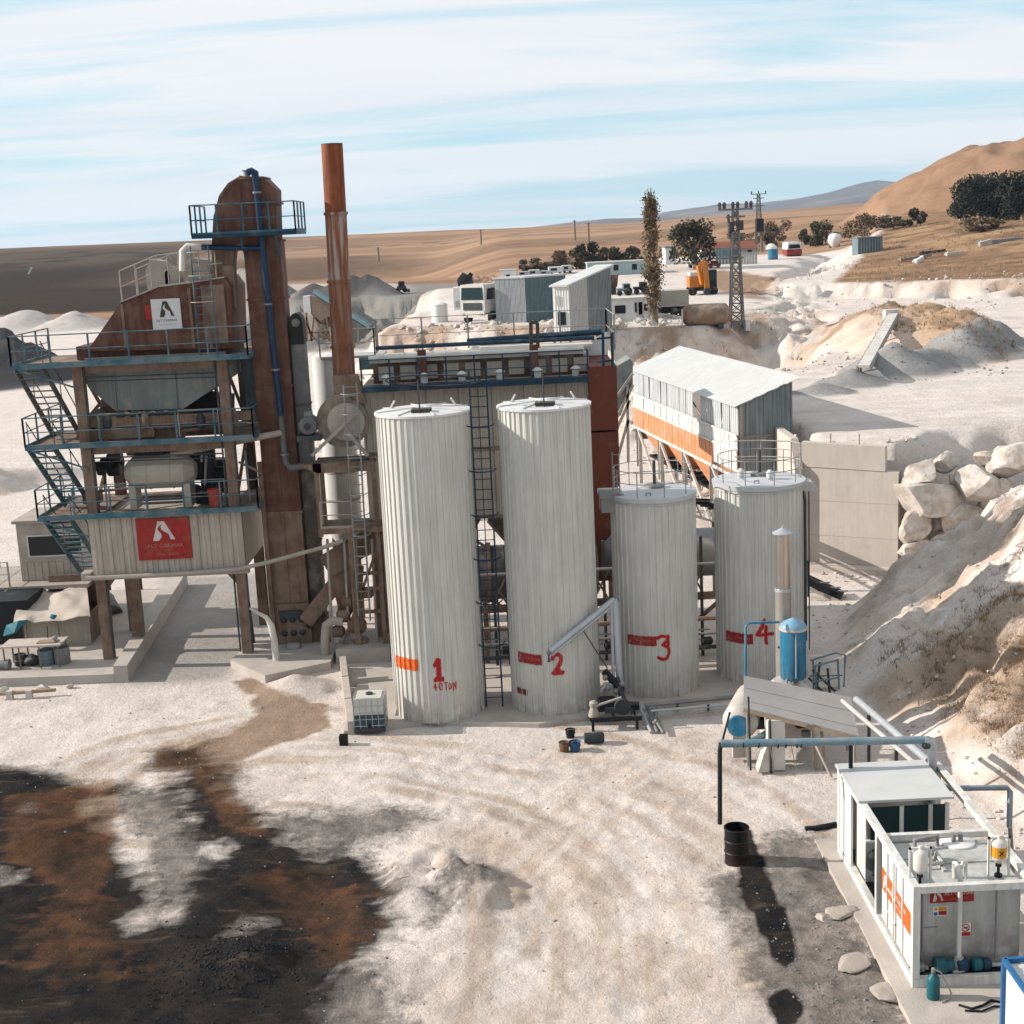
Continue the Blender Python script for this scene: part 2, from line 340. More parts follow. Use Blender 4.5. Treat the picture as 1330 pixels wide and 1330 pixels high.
def vnoise(x, y, seed=0):
    xi = np.floor(x).astype(np.int64); yi = np.floor(y).astype(np.int64); xf = x-xi; yf = y-yi
    def h(a, b):
        n = (a*374761393 + b*668265263 + seed*144665) & 0x7fffffff
        n = ((n ^ (n >> 13))*1274126177) & 0x7fffffff
        return ((n ^ (n >> 16)) & 0xffff)/65535.0
    u = xf*xf*(3-2*xf); v = yf*yf*(3-2*yf)
    return (h(xi,yi)*(1-u)+h(xi+1,yi)*u)*(1-v)+(h(xi,yi+1)*(1-u)+h(xi+1,yi+1)*u)*v
def fbm(x, y, s=1.0, o=4, seed=0):
    t = 0; a = 0.5; f = s; tot = 0
    for k in range(o):
        t = t+a*vnoise(x*f+k*17.3, y*f-k*9.1, seed+k); tot += a; a *= 0.5; f *= 2.03
    return t/tot*2-1
def sdf(px, py, poly):
    P = np.array([(p[0], p[1]) for p in poly], float); d = np.full(px.shape, 1e18); s = np.ones(px.shape)
    n = len(P)
    for i in range(n):
        a = P[i]; b = P[i-1]; e = b-a; wx = px-a[0]; wy = py-a[1]
        t = np.clip((wx*e[0]+wy*e[1])/(e@e+1e-12), 0, 1); d = np.minimum(d, (wx-e[0]*t)**2+(wy-e[1]*t)**2)
        c1 = py >= a[1]; c2 = py < b[1]; c3 = e[0]*wy > e[1]*wx
        fl = (c1 & c2 & c3) | (~c1 & ~c2 & ~c3); s = np.where(fl, -s, s)
    return s*np.sqrt(d)
def sm(x, a, b):
    t = np.clip((x-a)/(b-a), 0, 1); return t*t*(3-2*t)
# ------------------------------------------------------------------ terrain
P_MID = [(-13,116),(-8,112),(-3.5,108.5),(1,106),(5,102.5),(9,99),(11.5,98.5),(14,99),(17,100.5),(20,103),(22,106),(24,112),(26,122),(27.5,134),(31,150),(40,182),(52,215),(40,228),(14,226),(0,200),(-12,182),(-11,150)]
P_PAD = [(12.6,58.8),(16.3,56.9),(17.2,57.6),(19,58.4),(22,58.9),(30,58.5),(60,55),(260,50),(260,170),(60,135),(44,142),(28,160),(14,150),(18,110),(20.5,98),(18.6,92),(15.5,86),(11.2,80.5),(13.0,62)]
P_FIELD = [(26.5,148),(31,144),(37,140),(44,134.5),(52,128),(60,121.5),(75,116),(110,110),(320,100),(420,420),(112,430),(86,330),(70,262),(52,212),(36,168)]
P_BENCH = [(-36,196),(-22,190),(-8,186),(3,196),(-4,262),(-70,300),(-50,230)]
FOOT = np.array([(-50,12.4),(20,12.3),(30,12.1),(33,11.9),(36,11.3),(40,10.6),(43,10.5),(47,11.2),(49.5,11.9),(51,12.5),(52.5,13.5),(54,14.8),(55.2,15.8),(56.5,17.6),(58,20),(62,30),(70,40)])
def hgt(X, Y):
    X = np.asarray(X, float); Y = np.asarray(Y, float)
    left = sm(-X, -5, 30)
    zl = 15.0*sm(Y, 285, 900)
    zr = 7.0+7.6*sm(Y, 190, 850)+5.5*sm(X,30,95)*sm(Y,165,240)*(1-sm(Y,380,700))
    z = np.where(Y > 170, zl*left+(zr*sm(Y,170,230)+0*X)*(1-left), 0.0)
    z = z+2.6*np.exp(-((X+330)/190)**2-((Y-980)/190)**2)
    z = z+7.0*sm(X, 70, 300)*sm(Y, 330, 700)*(1-sm(Y, 850, 1400))
    z = z+sm(Y,300,700)*(1-sm(Y,1200,2000))*1.3*fbm(X,Y,0.004,3,5)
    n1 = fbm(X,Y,0.16,4,11)
    n2 = fbm(X,Y,0.55,4,23); n15 = fbm(X,Y,0.26,4,29)
    # benches and plateaus
    def plate(z, poly, top, w, jag):
        d = sdf(X, Y, poly)+n1*jag+n2*jag*0.35
        t = sm(-d, -w/2, w/2)
        rid = (np.abs(n2)*1.2+np.abs(n15)*1.7-.35)*np.clip(4*t*(1-t),0,1)
        return z*(1-t)+top*t-rid*1.5*np.where(np.asarray(w) > 4, 1, 0), t
    z, tb = plate(z, P_BENCH, 6.6+0*X, 9, 2.0)
    z, tp = plate(z, P_PAD, 5.4+1.1*sm(Y,70,138), 1.6+3.6*sm(X,16.8,19.5), 0.35)
    z, tm = plate(z, P_MID, 7.3+2.7*sm(Y,150,262), 8.5, 2.3)
    z, tf = plate(z, P_FIELD, 8.0+5.6*sm(X,36,92)*sm(Y,112,232)+0.8*sm(Y,150,260), 4.6, 2.3)
    # spoil heap on the right
    r = np.hypot(X-113, (Y-312)*0.9)
    z = z+np.clip(14.5*(1-(r-7)/30), 0, 13.2)*(1+0.10*n1)+sm(-r,-36,-30)*(0.9*fbm(X,Y,0.09,4,45)+.5*n1)
    # island between the two haul roads
    e = np.hypot((X-29-.06*(Y-99))/6.6, (Y-99)/16.5)+0.16*n1
    z = z+1.9*sm(-e, -1.0, -0.40)*(1+0.35*n2+.3*n15)
    for cx, cy, rr, h in [(23.0,82.0,3.4,1.7),(26.2,84.2,2.6,1.1),(28.8,87.0,2.4,1.0),(31.4,90.0,2.3,1.0),(33.6,93.5,2.1,.8),(19.6,78.3,2.2,.8),(17.3,75.3,1.8,.55),
                          (-60,168,9,6.0),(-70,172,10,5.0),(-34.5,89,3.6,2.0),(-31,92,3,1.2),(-84,275,8,3.2),(-97,285,9,3.6),(-72,282,6,2.6),(-60,292,7,3),(-110,285,8,3),
                          (-22,200,4,3.0),(-18,199,4,2.6),(-27,203,4,2.2),(-37,215,6,5),(-43,222,8,5),(-13,33.4,2,0.25)]:
        rr_ = np.hypot(X-cx, Y-cy)/rr
        z = z+h*np.clip(1.05-rr_, 0, 1)*(1+0.25*n2)
    # bank on the right, beside the tanks and the fuel skid
    foot = np.interp(Y, FOOT[:,0], FOOT[:,1])
    db = X-foot+0.35*n1
    gul = np.abs(fbm((Y-0.35*db)*1.0, db*0.22, 0.55, 4, 55)); zb = 0.66*np.clip(db, 0, None); zb = np.minimum(zb, 5.2+0.2*n1+0.03*np.clip(db,0,60))
    bankm = (Y < 62) & (X > 8)
    zb = zb*(1+0.10*n2)+(0.45*n15+0.40*n2+0.30*fbm(X,Y,1.8,3,37)+0.15*fbm(X,Y,4.0,2,38)-0.9*np.clip(.30-gul,0,.3)*2+.25)*sm(db,0.2,2)*sm(-db,-16,-9)
    z = np.where(bankm & (Y < 57.5), np.maximum(z, zb), z)
    # yard relief
    yard = (1-sm(Y,110,200))*(1-sm(Y,52,62)*0.5)
    pad = sm(sdf(X,Y,[(-22,45.5),(-3,45.5),(-5.2,39.6),(10.6,39.2),(12,30),(7,23),(13,10),(13,58),(-26,66)]), -0.5, 1.5)
    rr = np.hypot(X+2.0, Y-24.5)
    z = z+yard*pad*(0.12*n1+0.08*n2+0.06*fbm(X,Y,2.1,3,31)+0.02*fbm(X,Y,5.0,2,33)-0.02*sm(np.sin(rr*4.2+n1*5),.5,1)*sm(rr,5,8)*(1-sm(rr,15,18)))
    # rutted lump of spoil and the rubble heap in front
    a = np.hypot((X+1.9+0.35*(Y-30.2))/1.5, (Y-30.2)/1.9)
    z = z+0.55*np.clip(1.15-a,0,1)*(1+1.4*n2+1.0*fbm(X*0.8+Y*0.6,Y*0.8-X*0.6,1.5,3,57))
    a = np.hypot((X+7.6)/1.5,(Y-45.0)/1.3); z = z+0.55*np.clip(1.0-a,0,1)
    a = np.hypot((X+6.35)/1.35,(Y-27.0)/1.3); z = z+0.34*np.clip(1.0-a,0,1)*(1+1.2*n2)
    a = np.hypot((X+3.5)/1.4,(Y-26.3)/1.2); z = z+0.35*np.clip(1.0-a,0,1)*(1+0.8*n2)
    z = z-0.25*np.exp(-((X+5)/1.3)**2-((Y-30.4)/2.0)**2)
    return z
def hz(x, y): return float(hgt(np.array([x]), np.array([y]))[0])
def GH(px, py, dz=0.0, tmax=1500):
    d = ray(px, py); ts = np.concatenate([np.arange(18,160,0.5), np.arange(160,tmax,2.0)])
    P = d[None,:]*(ts/d[1])[:,None]; hh = hgt(P[:,0], P[:,1]); k = np.argmax(P[:,2]+CAMH < hh+dz)
    if k == 0: k = len(ts)-1
    a, b = ts[k-1], ts[k]
    for _ in range(12):
        m = (a+b)/2; p = d*(m/d[1])
        if p[2]+CAMH < hz(p[0], p[1])+dz: b = m
        else: a = m
    p = d*(b/d[1]); return (float(p[0]), float(p[1]), float(p[2]+CAMH))

def poly_dist(X, Y, pts):
    d = np.full(X.shape, 1e9); s = np.zeros(X.shape); acc = 0.0
    for (ax, ay), (bx, by) in zip(pts, pts[1:]):
        ex, ey = bx-ax, by-ay; L = math.hypot(ex, ey); t = np.clip(((X-ax)*ex+(Y-ay)*ey)/(L*L), 0, 1)
        dx, dy = X-ax-ex*t, Y-ay-ey*t; dd = np.hypot(dx, dy); k = dd < np.abs(d)
        d = np.where(k, dd*np.sign(ex*dy-ey*dx), d); s = np.where(k, acc+t*L, s); acc += L
    return d, s
def pl(pts, z=0.0): return [G(x, y, z)[:2] for x, y in pts]
OIL = [pl([(0,998),(50,1000),(90,1016),(148,1022),(112,1040),(132,1072),(170,1115),(200,1150),(205,1180),(180,1195),(215,1200),(232,1185),(240,1160),(275,1125),(292,1112),(256,1078),(238,1036),(232,1004),(200,990),(205,980),(262,966),(285,1010),(312,1050),(350,1085),(390,1104),(450,1108),(498,1128),(503,1170),(500,1215),(445,1264),(405,1330),(370,1420),(-60,1420),(-60,998)]),
       pl([(945,1080),(975,1082),(995,1130),(1015,1180),(1034,1250),(1018,1262),(990,1215),(962,1155),(958,1115)]), pl([(995,1300),(1020,1288),(1045,1300),(1040,1335),(1005,1335)])]
BROWN = [pl([(30,1190),(90,1150),(170,1180),(205,1225),(190,1275),(60,1285),(10,1240)]), pl([(325,1135),(380,1124),(430,1125),(470,1150),(490,1210),(440,1255),(395,1235),(385,1205),(355,1185),(330,1160)]), pl([(240,990),(285,1000),(330,1065),(350,1090),(300,1085),(260,1030)]),
         pl([(296,885),(332,878),(355,903),(428,915),(430,948),(385,960),(340,978),(290,1000),(205,1000),(200,978),(262,962),(303,948),(333,928),(325,905)]), pl([(196,972),(262,955),(315,935),(335,962),(305,1006),(215,1004)]), pl([(150,1010),(0,1030),(0,1120),(120,1180),(150,1130)])]
WHITE = [pl([(12,1052),(40,1043),(68,1048),(70,1056),(15,1062)]), pl([(292,1208),(315,1183),(345,1181),(355,1198),(320,1214)]), pl([(0,1135),(22,1138),(22,1148),(0,1150)])]
GREY = [pl([(925,1140),(960,1130),(1000,1090),(1070,1090),(1100,1150),(1190,1330),(1210,1430),(1000,1430),(990,1330),(975,1260),(940,1200)]), pl([(400,1260),(500,1270),(520,1400),(360,1400)]),
        pl([(560,1170),(625,1125),(645,1140),(600,1180),(560,1195)]), pl([(150,1030),(235,1030),(255,1090),(300,1120),(235,1170),(215,1210),(180,1205),(200,1150)]), pl([(350,1060),(420,1050),(500,1050),(560,1060),(500,1090),(420,1100),(360,1090)])]
TRK1 = pl([(250,1010),(350,990),(470,990),(590,1005),(700,1030),(790,1070),(850,1130),(885,1200),(900,1290),(905,1400)])
TRK2 = pl([(560,1400),(600,1260),(680,1130),(790,1030),(900,960)])
TONE = 0.93
def build_ground():
    Y = [-45.0]
    while Y[-1] < 5600:
        y = Y[-1]; Y.append(y+(1.5 if y < 18 else max(0.115, 0.115+(y-46)*0.0062)))
    Y = np.array(Y); nu = 430
    u = np.linspace(-1, 1, nu); s = 0.34*u+0.66*np.sign(u)*np.abs(u)**2.6
    HW = 42+0.62*np.clip(Y, 0, None)
    XX = s[None,:]*HW[:,None]+0.0; YY = np.repeat(Y[:,None], nu, 1)
    X = XX.ravel(); Yf = YY.ravel(); Z = hgt(X, Yf)
    nv = len(X); nr = len(Y)
    # ---- what the ground is made of, per place
    Zg = Z.reshape(nr, nu)
    gx = np.gradient(Zg, axis=1)/np.gradient(XX, axis=1); gy = np.gradient(Zg, axis=0)/np.gradient(YY, axis=0)
    slope = np.hypot(gx, gy).ravel()
    n1 = fbm(X, Yf, 0.05, 4, 3); n2 = fbm(X, Yf, 0.35, 4, 8); n3 = fbm(X, Yf, 1.3, 3, 14)
    c = np.zeros((nv, 3)); c[:] = np.array((0.615, 0.545, 0.505))*TONE
    def lay(m, col):
        c[:] = c*(1-m[:,None])+np.array(col)[None,:]*TONE*m[:,None]
    yard = (1-sm(Yf, 56, 64))
    lay(0.42*sm(n1+n2*0.5, -0.15, 0.45)*yard, (0.52, 0.415, 0.34))
    dT, sT = poly_dist(X, Yf, TRK1)
    for of_, wd_ in ((-4.3,.3),(-3.3,.22),(-2.7,.16),(-1.5,.26),(-.9,.18),(.2,.28),(1.0,.2),(1.9,.26),(2.6,.18),(3.6,.3),(4.6,.22)):
        w_ = dT-of_-.25*fbm(sT*.25+of_*3, of_+0*sT, 1, 2, 81)
        lay(sm(-np.abs(w_), -wd_-.10, -wd_+.06)*yard*sm(fbm(X,Yf,.35,3,82+int(of_*3))+.25*np.sin(sT*.2+of_), -.30, .25)*.75, (0.40, 0.315, 0.255))
        lay(sm(-np.abs(w_-wd_-.18), -.16, -.04)*yard*sm(fbm(X,Yf,.5,2,83), -.2, .3)*.45, (0.66, 0.60, 0.565))
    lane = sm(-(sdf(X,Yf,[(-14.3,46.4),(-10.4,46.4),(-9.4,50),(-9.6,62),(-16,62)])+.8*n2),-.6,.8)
    lay(.75*lane, (.27,.25,.235))  # asphalt dust, plus the tower's shade painted into the lane colour
    # wheel tracks swinging round the yard
    rr = np.hypot(X+2.0, Yf-24.5)
    trk = sm(np.sin(rr*2.7+n1*2.0)+0.9*n2, 0.55, 1.0)*sm(rr,5.5,8)*(1-sm(rr,15,18))*sm(X,-9,-3)*(1-sm(X,5.5,8))
    tz = sm(-(sdf(X,Yf,pl([(560,1400),(590,1200),(640,1090),(760,1030),(860,1080),(930,1180),(960,1400)]))+1.2*n1+.8*n2),-1,1.5)
    lay(.55*tz*sm(n2+n3*.6,-.35,.35),(.45,.36,.295))
    lay(0.25*trk, (0.44, 0.36, 0.30))
    for q_, ww in ((TRK1, 5.0), (TRK2, 1.3)):
        dT, sT = poly_dist(X, Yf, q_); band_ = sm(-np.abs(dT), -ww, -ww*.5)*yard
        lin = fbm(dT*2.3+1.1*n1+0.5*n2, sT*0.16, 1.0, 4, 66); lin2 = fbm(dT*1.0, sT*0.05, 1.0, 3, 67)
        brk = sm(fbm(X,Yf,.22,3,68)+.4*n2,-.45,.15); lay(band_*brk*sm(lin, .0, .30)*.62, (0.42, 0.335, 0.275)); lay(band_*sm(-lin, .08, .4)*.5, (0.66, 0.60, 0.56)); lay(band_*brk*sm(lin2,.02,.35)*.5, (0.49,0.39,0.32))
    # steep faces: pinkish subsoil
    st = sm(slope+0.25*n2, 0.20, 0.55)*sm(Yf, 62, 75)*(1-sm(Yf, 170, 190))
    lay(st*0.75, (0.60, 0.495, 0.425)); lay(st*sm(n2+n3*0.6, 0.12, 0.55)*0.65, (0.36, 0.25, 0.18)); lay(st*sm(-n2+0.7*n3, -0.05, 0.35)*0.95, (0.64, 0.555, 0.50)); lay(st*sm(n3+.3*n2, .25, .55)*.6, (0.36,.26,.19))
    # scree / bench in grey
    db = sdf(X, Yf, P_BENCH)+2.5*n1
    lay(sm(-db, -7, -3)*(1-sm(-db,14,22)), (0.235, 0.22, 0.205)); lay(sm(-db,14,20), (0.45,0.38,0.33))
    lay(sm(-np.hypot(X+64,(Yf-169)*0.8), -17, -13), (0.07, 0.068, 0.07))
    lay(sm(-np.hypot(X+23,(Yf-201)), -8, -5), (0.09, 0.085, 0.085))
    lay(sm(-np.hypot(X+85,(Yf-284)*1.5), -38, -30)*0.6, (0.36, 0.34, 0.33))
    # crest of plateau: dry grass
    dm = sdf(X, Yf, P_MID)+1.5*n2
    lay(sm(-dm, 1.0, 2.2)*(1-sm(-dm, 4, 7))*(1-sm(Yf,128,140))*0.6*sm(n2+.5*n3,-.2,.3), (0.27, 0.175, 0.115))
    lay(sm(-dm, 8, 30)*0.25*sm(n1,-.2,.4), (0.36, 0.29, 0.24))
    # brown field on the right
    dfd = sdf(X, Yf, P_FIELD)+1.8*n2
    lay(sm(-dfd, 1.2, 3.5), (0.25, 0.155, 0.10)); lay(sm(-dfd, 2, 5)*sm(n2+n1, 0.05, 0.5)*0.8, (0.36, 0.235, 0.14)); lay(sm(-dfd,2,5)*sm(-n2-n3*0.5,0.15,0.5)*0.7, (0.12, 0.085, 0.06))
    e = np.hypot((X-29-.06*(Yf-99))/6.6, (Yf-99)/16.5)+0.16*fbm(X,Yf,0.16,4,11)
    lay(sm(-e, -1.0, -0.8)*sm(X+2.5*n2,24.5,27.5)*0.92, (0.43, 0.28, 0.17)); lay(sm(-e,-0.95,-0.8)*(1-sm(X+2*n2,26.5,29))*0.7, (0.56,0.42,0.33)); lay(sm(-e, -1.0, -0.85)*sm(n2+0.4*n3, 0.1, 0.5)*0.7, (0.22, 0.145, 0.095))
    gh = np.minimum.reduce([np.hypot(X-a, Yf-b)/r for a, b, r in [(23.0,82.0,3.5),(26.2,84.2,2.8),(28.8,87.0,2.6),(31.4,90.0,2.5),(33.6,93.5,2.3),(19.6,78.3,2.4),(17.3,75.3,1.9)]])
    lay(sm(-gh+0.1*n3, -1.0, -0.86), (0.27, 0.262, 0.255))
    # haul roads stay white
    for pts, w in [([(27,128),(30,140),(33,150),(40,172),(54,215),(64,250),(78,285)], 2.7), ([(22,120),(24,132),(19,150),(15,160),(14,175)], 4)]:
        d = np.full(nv, 1e9)
        for (ax, ay), (bx, by) in zip(pts, pts[1:]):
            ex, ey = bx-ax, by-ay; t = np.clip(((X-ax)*ex+(Yf-ay)*ey)/(ex*ex+ey*ey), 0, 1); d = np.minimum(d, np.hypot(X-ax-ex*t, Yf-ay-ey*t))
        lay(sm(-d-0.8*n2, -w-0.5, -w+0.5), (0.60, 0.545, 0.50))
    bp_ = sdf(X, Yf, [(24,135),(29,150),(34,172),(30,190),(25,185),(23,160)])+1.5*n2
    lay(sm(-bp_,-1,1)*.9,(.26,.165,.105))
    # tyre-darkened streaks on the haul road
    lay(0.35*sm(fbm(X*0.25+Yf*0.05, Yf*1.2, 0.5, 4, 41), 0.1, 0.5)*sm(Yf,58,62)*(1-sm(Yf,140,150))*(1-st)*sm(-sdf(X,Yf,P_PAD),0,1), (0.43, 0.39, 0.37))
    # farmland: ploughed and stubble strips
    far = sm(Yf+14*n1, 292, 300)*sm(-sdf(X, Yf, P_MID), -40, -10*0-12)*0+sm(Yf+10*n1, np.interp(X,[-60,-20,0,15,60],[292,240,206,226,232]), np.interp(X,[-60,-20,0,15,60],[298,247,212,232,240]))*(1-sm(-dfd, 0, 3))
    ff = np.clip(far, 0, 1)
    lay(ff, (0.33, 0.21, 0.138))
    ang = X*0.20+Yf; 
    stripe = fbm(X*0.0022+4.7, ang*0.0085, 1.0, 4, 61)
    lY = np.log(np.clip(Yf+0.12*X,100,9000)); st2 = fbm(X*0.0018+1.7, lY*9.0, 1.0, 4, 62); st3 = fbm(X*0.004, lY*26.0, 1.0, 3, 63)
    lay(ff*sm(st2, 0.05, 0.22)*0.7, (0.215, 0.14, 0.095)); lay(ff*sm(-st2, 0.20, 0.40)*0.5, (0.385, 0.26, 0.175)); lay(ff*sm(st3, 0.12, 0.3)*0.6, (0.24, 0.15, 0.095))
    lay(ff*sm(np.sin(ang*0.031+2.5*n1+X*0.004), 0.86, 0.98)*0.8*sm(Yf, 330,360), (0.19, 0.125, 0.085))
    dk = sm(-(X+0.215*Yf)+12*n1, -8, 12)*sm(Yf+0.10*X+8*n1, 312, 326)*(1-sm(Yf+0.35*X+50*n1, 620, 800))
    lay(ff*dk*0.95, (0.034, 0.028, 0.025))
    lay(ff*sm(Yf, 560, 640)*(1-sm(Yf, 1100,1400))*sm(-X, 80, 160)*0.8*sm(n1+0.3, -0.2,0.2), (0.11, 0.08, 0.06))
    dk2 = sm(Yf+0.1*X+20*n1, 430, 455)*(1-sm(Yf+0.1*X+20*n1, 560, 600))*(1-sm(X, -60, -20))*sm(X,-160,-110)
    lay(ff*dk2*0.75, (0.11, 0.075, 0.055))
    lay(sm(Yf, 1300, 2200), (0.42, 0.30, 0.22))
    hp = np.hypot(X-113, (Yf-312)*0.9)
    lay(sm(-hp, -38, -34), (0.29, 0.18, 0.118)); lay(sm(-hp,-37,-34)*sm(fbm((X-113)*0.3,(Yf+Z*2)*0.05,1,4,71),0.0,0.4)*0.7, (0.22,0.135,0.085)); lay(sm(-hp,-37,-30)*sm(Z-24+1.5*n1,0,1.5)*.5,(0.23,.15,.1))
    # right bank: pale scree with dry grass
    foot = np.interp(Yf, FOOT[:,0], FOOT[:,1]); dbk = X-foot
    bk = (Yf < 57.5)*sm(dbk, 0, 0.6)
    lay(bk*0.85, (0.63, 0.565, 0.52))
    band = Yf-0.62*dbk                      # bands run down the slope
    lay(bk*sm(fbm(band*.5,dbk*.12,1,4,88)+0.4*n2, 0.05, 0.4)*sm(Yf,36,40)*(1-sm(Yf,50,53))*0.55, (0.24, 0.195, 0.16))
    lay(bk*sm(n2+0.7*n3, 0.0, 0.4)*0.75*sm(dbk,1.5,3)*(1-sm(Yf,45,49)), (0.38, 0.26, 0.175))
    lay(bk*sm(Yf,46,49)*(1-sm(Yf,52.5,54))*0.35, (0.40,0.37,0.345))
    lay(bk*sm(fbm(X,Yf,.30,4,95)+.3*n3, -.05, .35)*.75*(1-.6*sm(Yf,45,49)), (0.40, 0.285, 0.20)); lay(bk*sm(n2*0.8+n3*0.6,0.15,0.45)*0.55, (0.30,0.22,0.165)); lay(bk*sm(-n3-.4*n2,.2,.5)*.5,(.66,.6,.56))
    s3 = np.zeros((nv, 4)); s3[:,3] = 1
    near = (Yf > 18) & (Yf < 60)
    xn, yn = X[near], Yf[near]
    wn = 0.28*fbm(xn,yn,0.9,4,77)+0.12*fbm(xn,yn,3.1,3,78)
    def field(polys, w, k=1.3):
        r = np.zeros(len(xn))
        for p in polys: r = np.maximum(r, sm(-(sdf(xn,yn,p)+wn*k), -w, w))
        return r
    wh = 0.8*field(WHITE, 0.45, 2.0)
    oil = np.maximum(field(OIL[:1], 1.0, 2.2)*1.15, 1.4*field(OIL[1:], 0.10, .5))*(1-wh)
    s3[near,0] = oil; s3[near,1] = np.maximum(np.maximum(field(BROWN[1:2], 0.9, 2.5), .8*field(BROWN[:1]+BROWN[4:5], 1.2, 3.0)), field(BROWN[2:4]+BROWN[5:], 0.35, .7))*(1-wh); s3[near,2] = np.maximum(field(GREY, 1.0, 2.5), 0.75*field(OIL[:1], 1.9, 3.0))
    c = np.clip(c, 0.01, 0.9)
    me = bpy.data.meshes.new('ground')
    idx = np.arange(nv).reshape(nr, nu)
    q = np.stack([idx[:-1,:-1], idx[:-1,1:], idx[1:,1:], idx[1:,:-1]], -1).reshape(-1, 4)
    me.vertices.add(nv); me.vertices.foreach_set('co', np.stack([X, Yf, Z], 1).ravel())
    me.loops.add(q.size); me.loops.foreach_set('vertex_index', q.ravel().astype(np.int32))
    me.polygons.add(len(q)); me.polygons.foreach_set('loop_start', np.arange(0, q.size, 4, dtype=np.int32)); me.polygons.foreach_set('loop_total', np.full(len(q), 4, np.int32))
    me.polygons.foreach_set('use_smooth', np.ones(len(q), bool)); me.update(calc_edges=True)
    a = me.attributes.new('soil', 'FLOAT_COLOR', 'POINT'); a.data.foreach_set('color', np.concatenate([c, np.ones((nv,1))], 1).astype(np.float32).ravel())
    a = me.attributes.new('spill', 'FLOAT_COLOR', 'POINT'); a.data.foreach_set('color', s3.astype(np.float32).ravel())
    o = bpy.data.objects.new('ground', me); COL.objects.link(o); struct(o, label='dusty white quarry yard, haul roads, banks and brown farmland beyond')
    # material
    m = bpy.data.materials.new('ground_soil'); m.use_nodes = True; nt = m.node_tree; N = nt.nodes.new; L = nt.links.new
    b = nt.nodes['Principled BSDF']; b.inputs['Roughness'].default_value = 1.0; b.inputs['Specular IOR Level'].default_value = 0.0
    geo = N('ShaderNodeNewGeometry')
    at = N('ShaderNodeAttribute'); at.attribute_name = 'soil'; sp = N('ShaderNodeAttribute'); sp.attribute_name = 'spill'
    sc = N('ShaderNodeSeparateColor'); L(sp.outputs['Color'], sc.inputs[0])
    def noise(s, d=6, r=0.6, vec=None):
        n = N('ShaderNodeTexNoise'); n.inputs['Scale'].default_value = s; n.inputs['Detail'].default_value = d; n.inputs['Roughness'].default_value = r
        L(vec or geo.outputs['Position'], n.inputs['Vector']); return n.outputs['Fac']
    def rng(s, a_, b_, c_, d_):
        r = N('ShaderNodeMapRange'); L(s, r.inputs[0])
        for i, v in zip((1,2,3,4), (a_,b_,c_,d_)): r.inputs[i].default_value = v
        return r.outputs[0]
    def math_(op, a_, b_):
        x = N('ShaderNodeMath'); x.operation = op
        for i, k in enumerate((a_, b_)):
            if isinstance(k, (int, float)): x.inputs[i].default_value = k
            else: L(k, x.inputs[i])
        return x.outputs[0]
    def mix(f, a_, b_, mode='MIX'):
        x = N('ShaderNodeMix'); x.data_type = 'RGBA'; x.blend_type = mode
        if isinstance(f, float): x.inputs[0].default_value = f
        else: L(f, x.inputs[0])
        for s, k in ((a_, 6), (b_, 7)):
            if isinstance(s, tuple): x.inputs[k].default_value = (*s, 1)
            else: L(s, x.inputs[k])
        return x.outputs[2]
    col = at.outputs['Color']
    g = rng(noise(0.7, 10, 0.72), 0.28, 0.72, 0.83, 1.13)
    g2 = rng(noise(9.0, 6, 0.7), 0.25, 0.75, 0.86, 1.12)
    g = math_('MULTIPLY', g, g2); cmb = N('ShaderNodeCombineColor'); [L(g, cmb.inputs[i]) for i in range(3)]
    col = mix(1.0, col, cmb.outputs[0], 'MULTIPLY')
    # scattered dark grit
    vor = N('ShaderNodeTexVoronoi'); vor.inputs['Scale'].default_value = 2.3; L(geo.outputs['Position'], vor.inputs['Vector'])
    gr = math_('MULTIPLY', rng(vor.outputs['Distance'], 0.05, 0.11, 1, 0), rng(noise(0.35, 4), 0.52, 0.66, 0, 0.65))
    col = mix(gr, col, (0.2, 0.17, 0.15))
    fine = noise(2.4, 9, 0.72)
    mp = N('ShaderNodeMapping'); mp.inputs['Rotation'].default_value = (0,0,math.radians(-38)); mp.inputs['Scale'].default_value = (0.5, 2.6, 1); L(geo.outputs['Position'], mp.inputs['Vector'])
    drag = noise(1.0, 7, 0.62, mp.outputs[0])      # dragged by tyres and shovel
    grey = rng(math_('ADD', sc.outputs[2], math_('SUBTRACT', math_('MULTIPLY', noise(5.0, 8, 0.75), 1.5), 0.75)), 0.22, 0.75, 0, 0.92)
    col = mix(grey, col, mix(rng(noise(1.6, 8, 0.75), 0.38, 0.62, 0, 1), (0.085, 0.078, 0.074), (0.23, 0.20, 0.18)))
    tanm = math_('MULTIPLY', rng(noise(0.22, 8, 0.65), 0.46, 0.66, 0, 0.32), rng(drag, 0.35, 0.65, 0.4, 1))
    col = mix(tanm, col, mix(1.0, col, (0.80, 0.70, 0.61), 'MULTIPLY'))
    blk = math_('ADD', sc.outputs[0], math_('SUBTRACT', math_('ADD', math_('MULTIPLY', drag, 1.1), math_('MULTIPLY', fine, 0.7)), 0.85))
    blk = rng(blk, 0.22, 0.92, 0, 1)
    brn = math_('ADD', sc.outputs[1], math_('SUBTRACT', math_('MULTIPLY', fine, 1.0), 0.5))
    bcol = mix(rng(noise(0.9, 8, 0.7), 0.38, 0.60, 0, 1), (0.105, 0.052, 0.030), (0.036, 0.026, 0.020))
    dcol = mix(rng(noise(1.0, 8, 0.72), 0.36, 0.60, 0, 1), (0.006, 0.008, 0.011), (0.026, 0.021, 0.018))
    dcol = mix(rng(drag, 0.58, 0.72, 0, 0.75), dcol, (0.10, 0.072, 0.054))
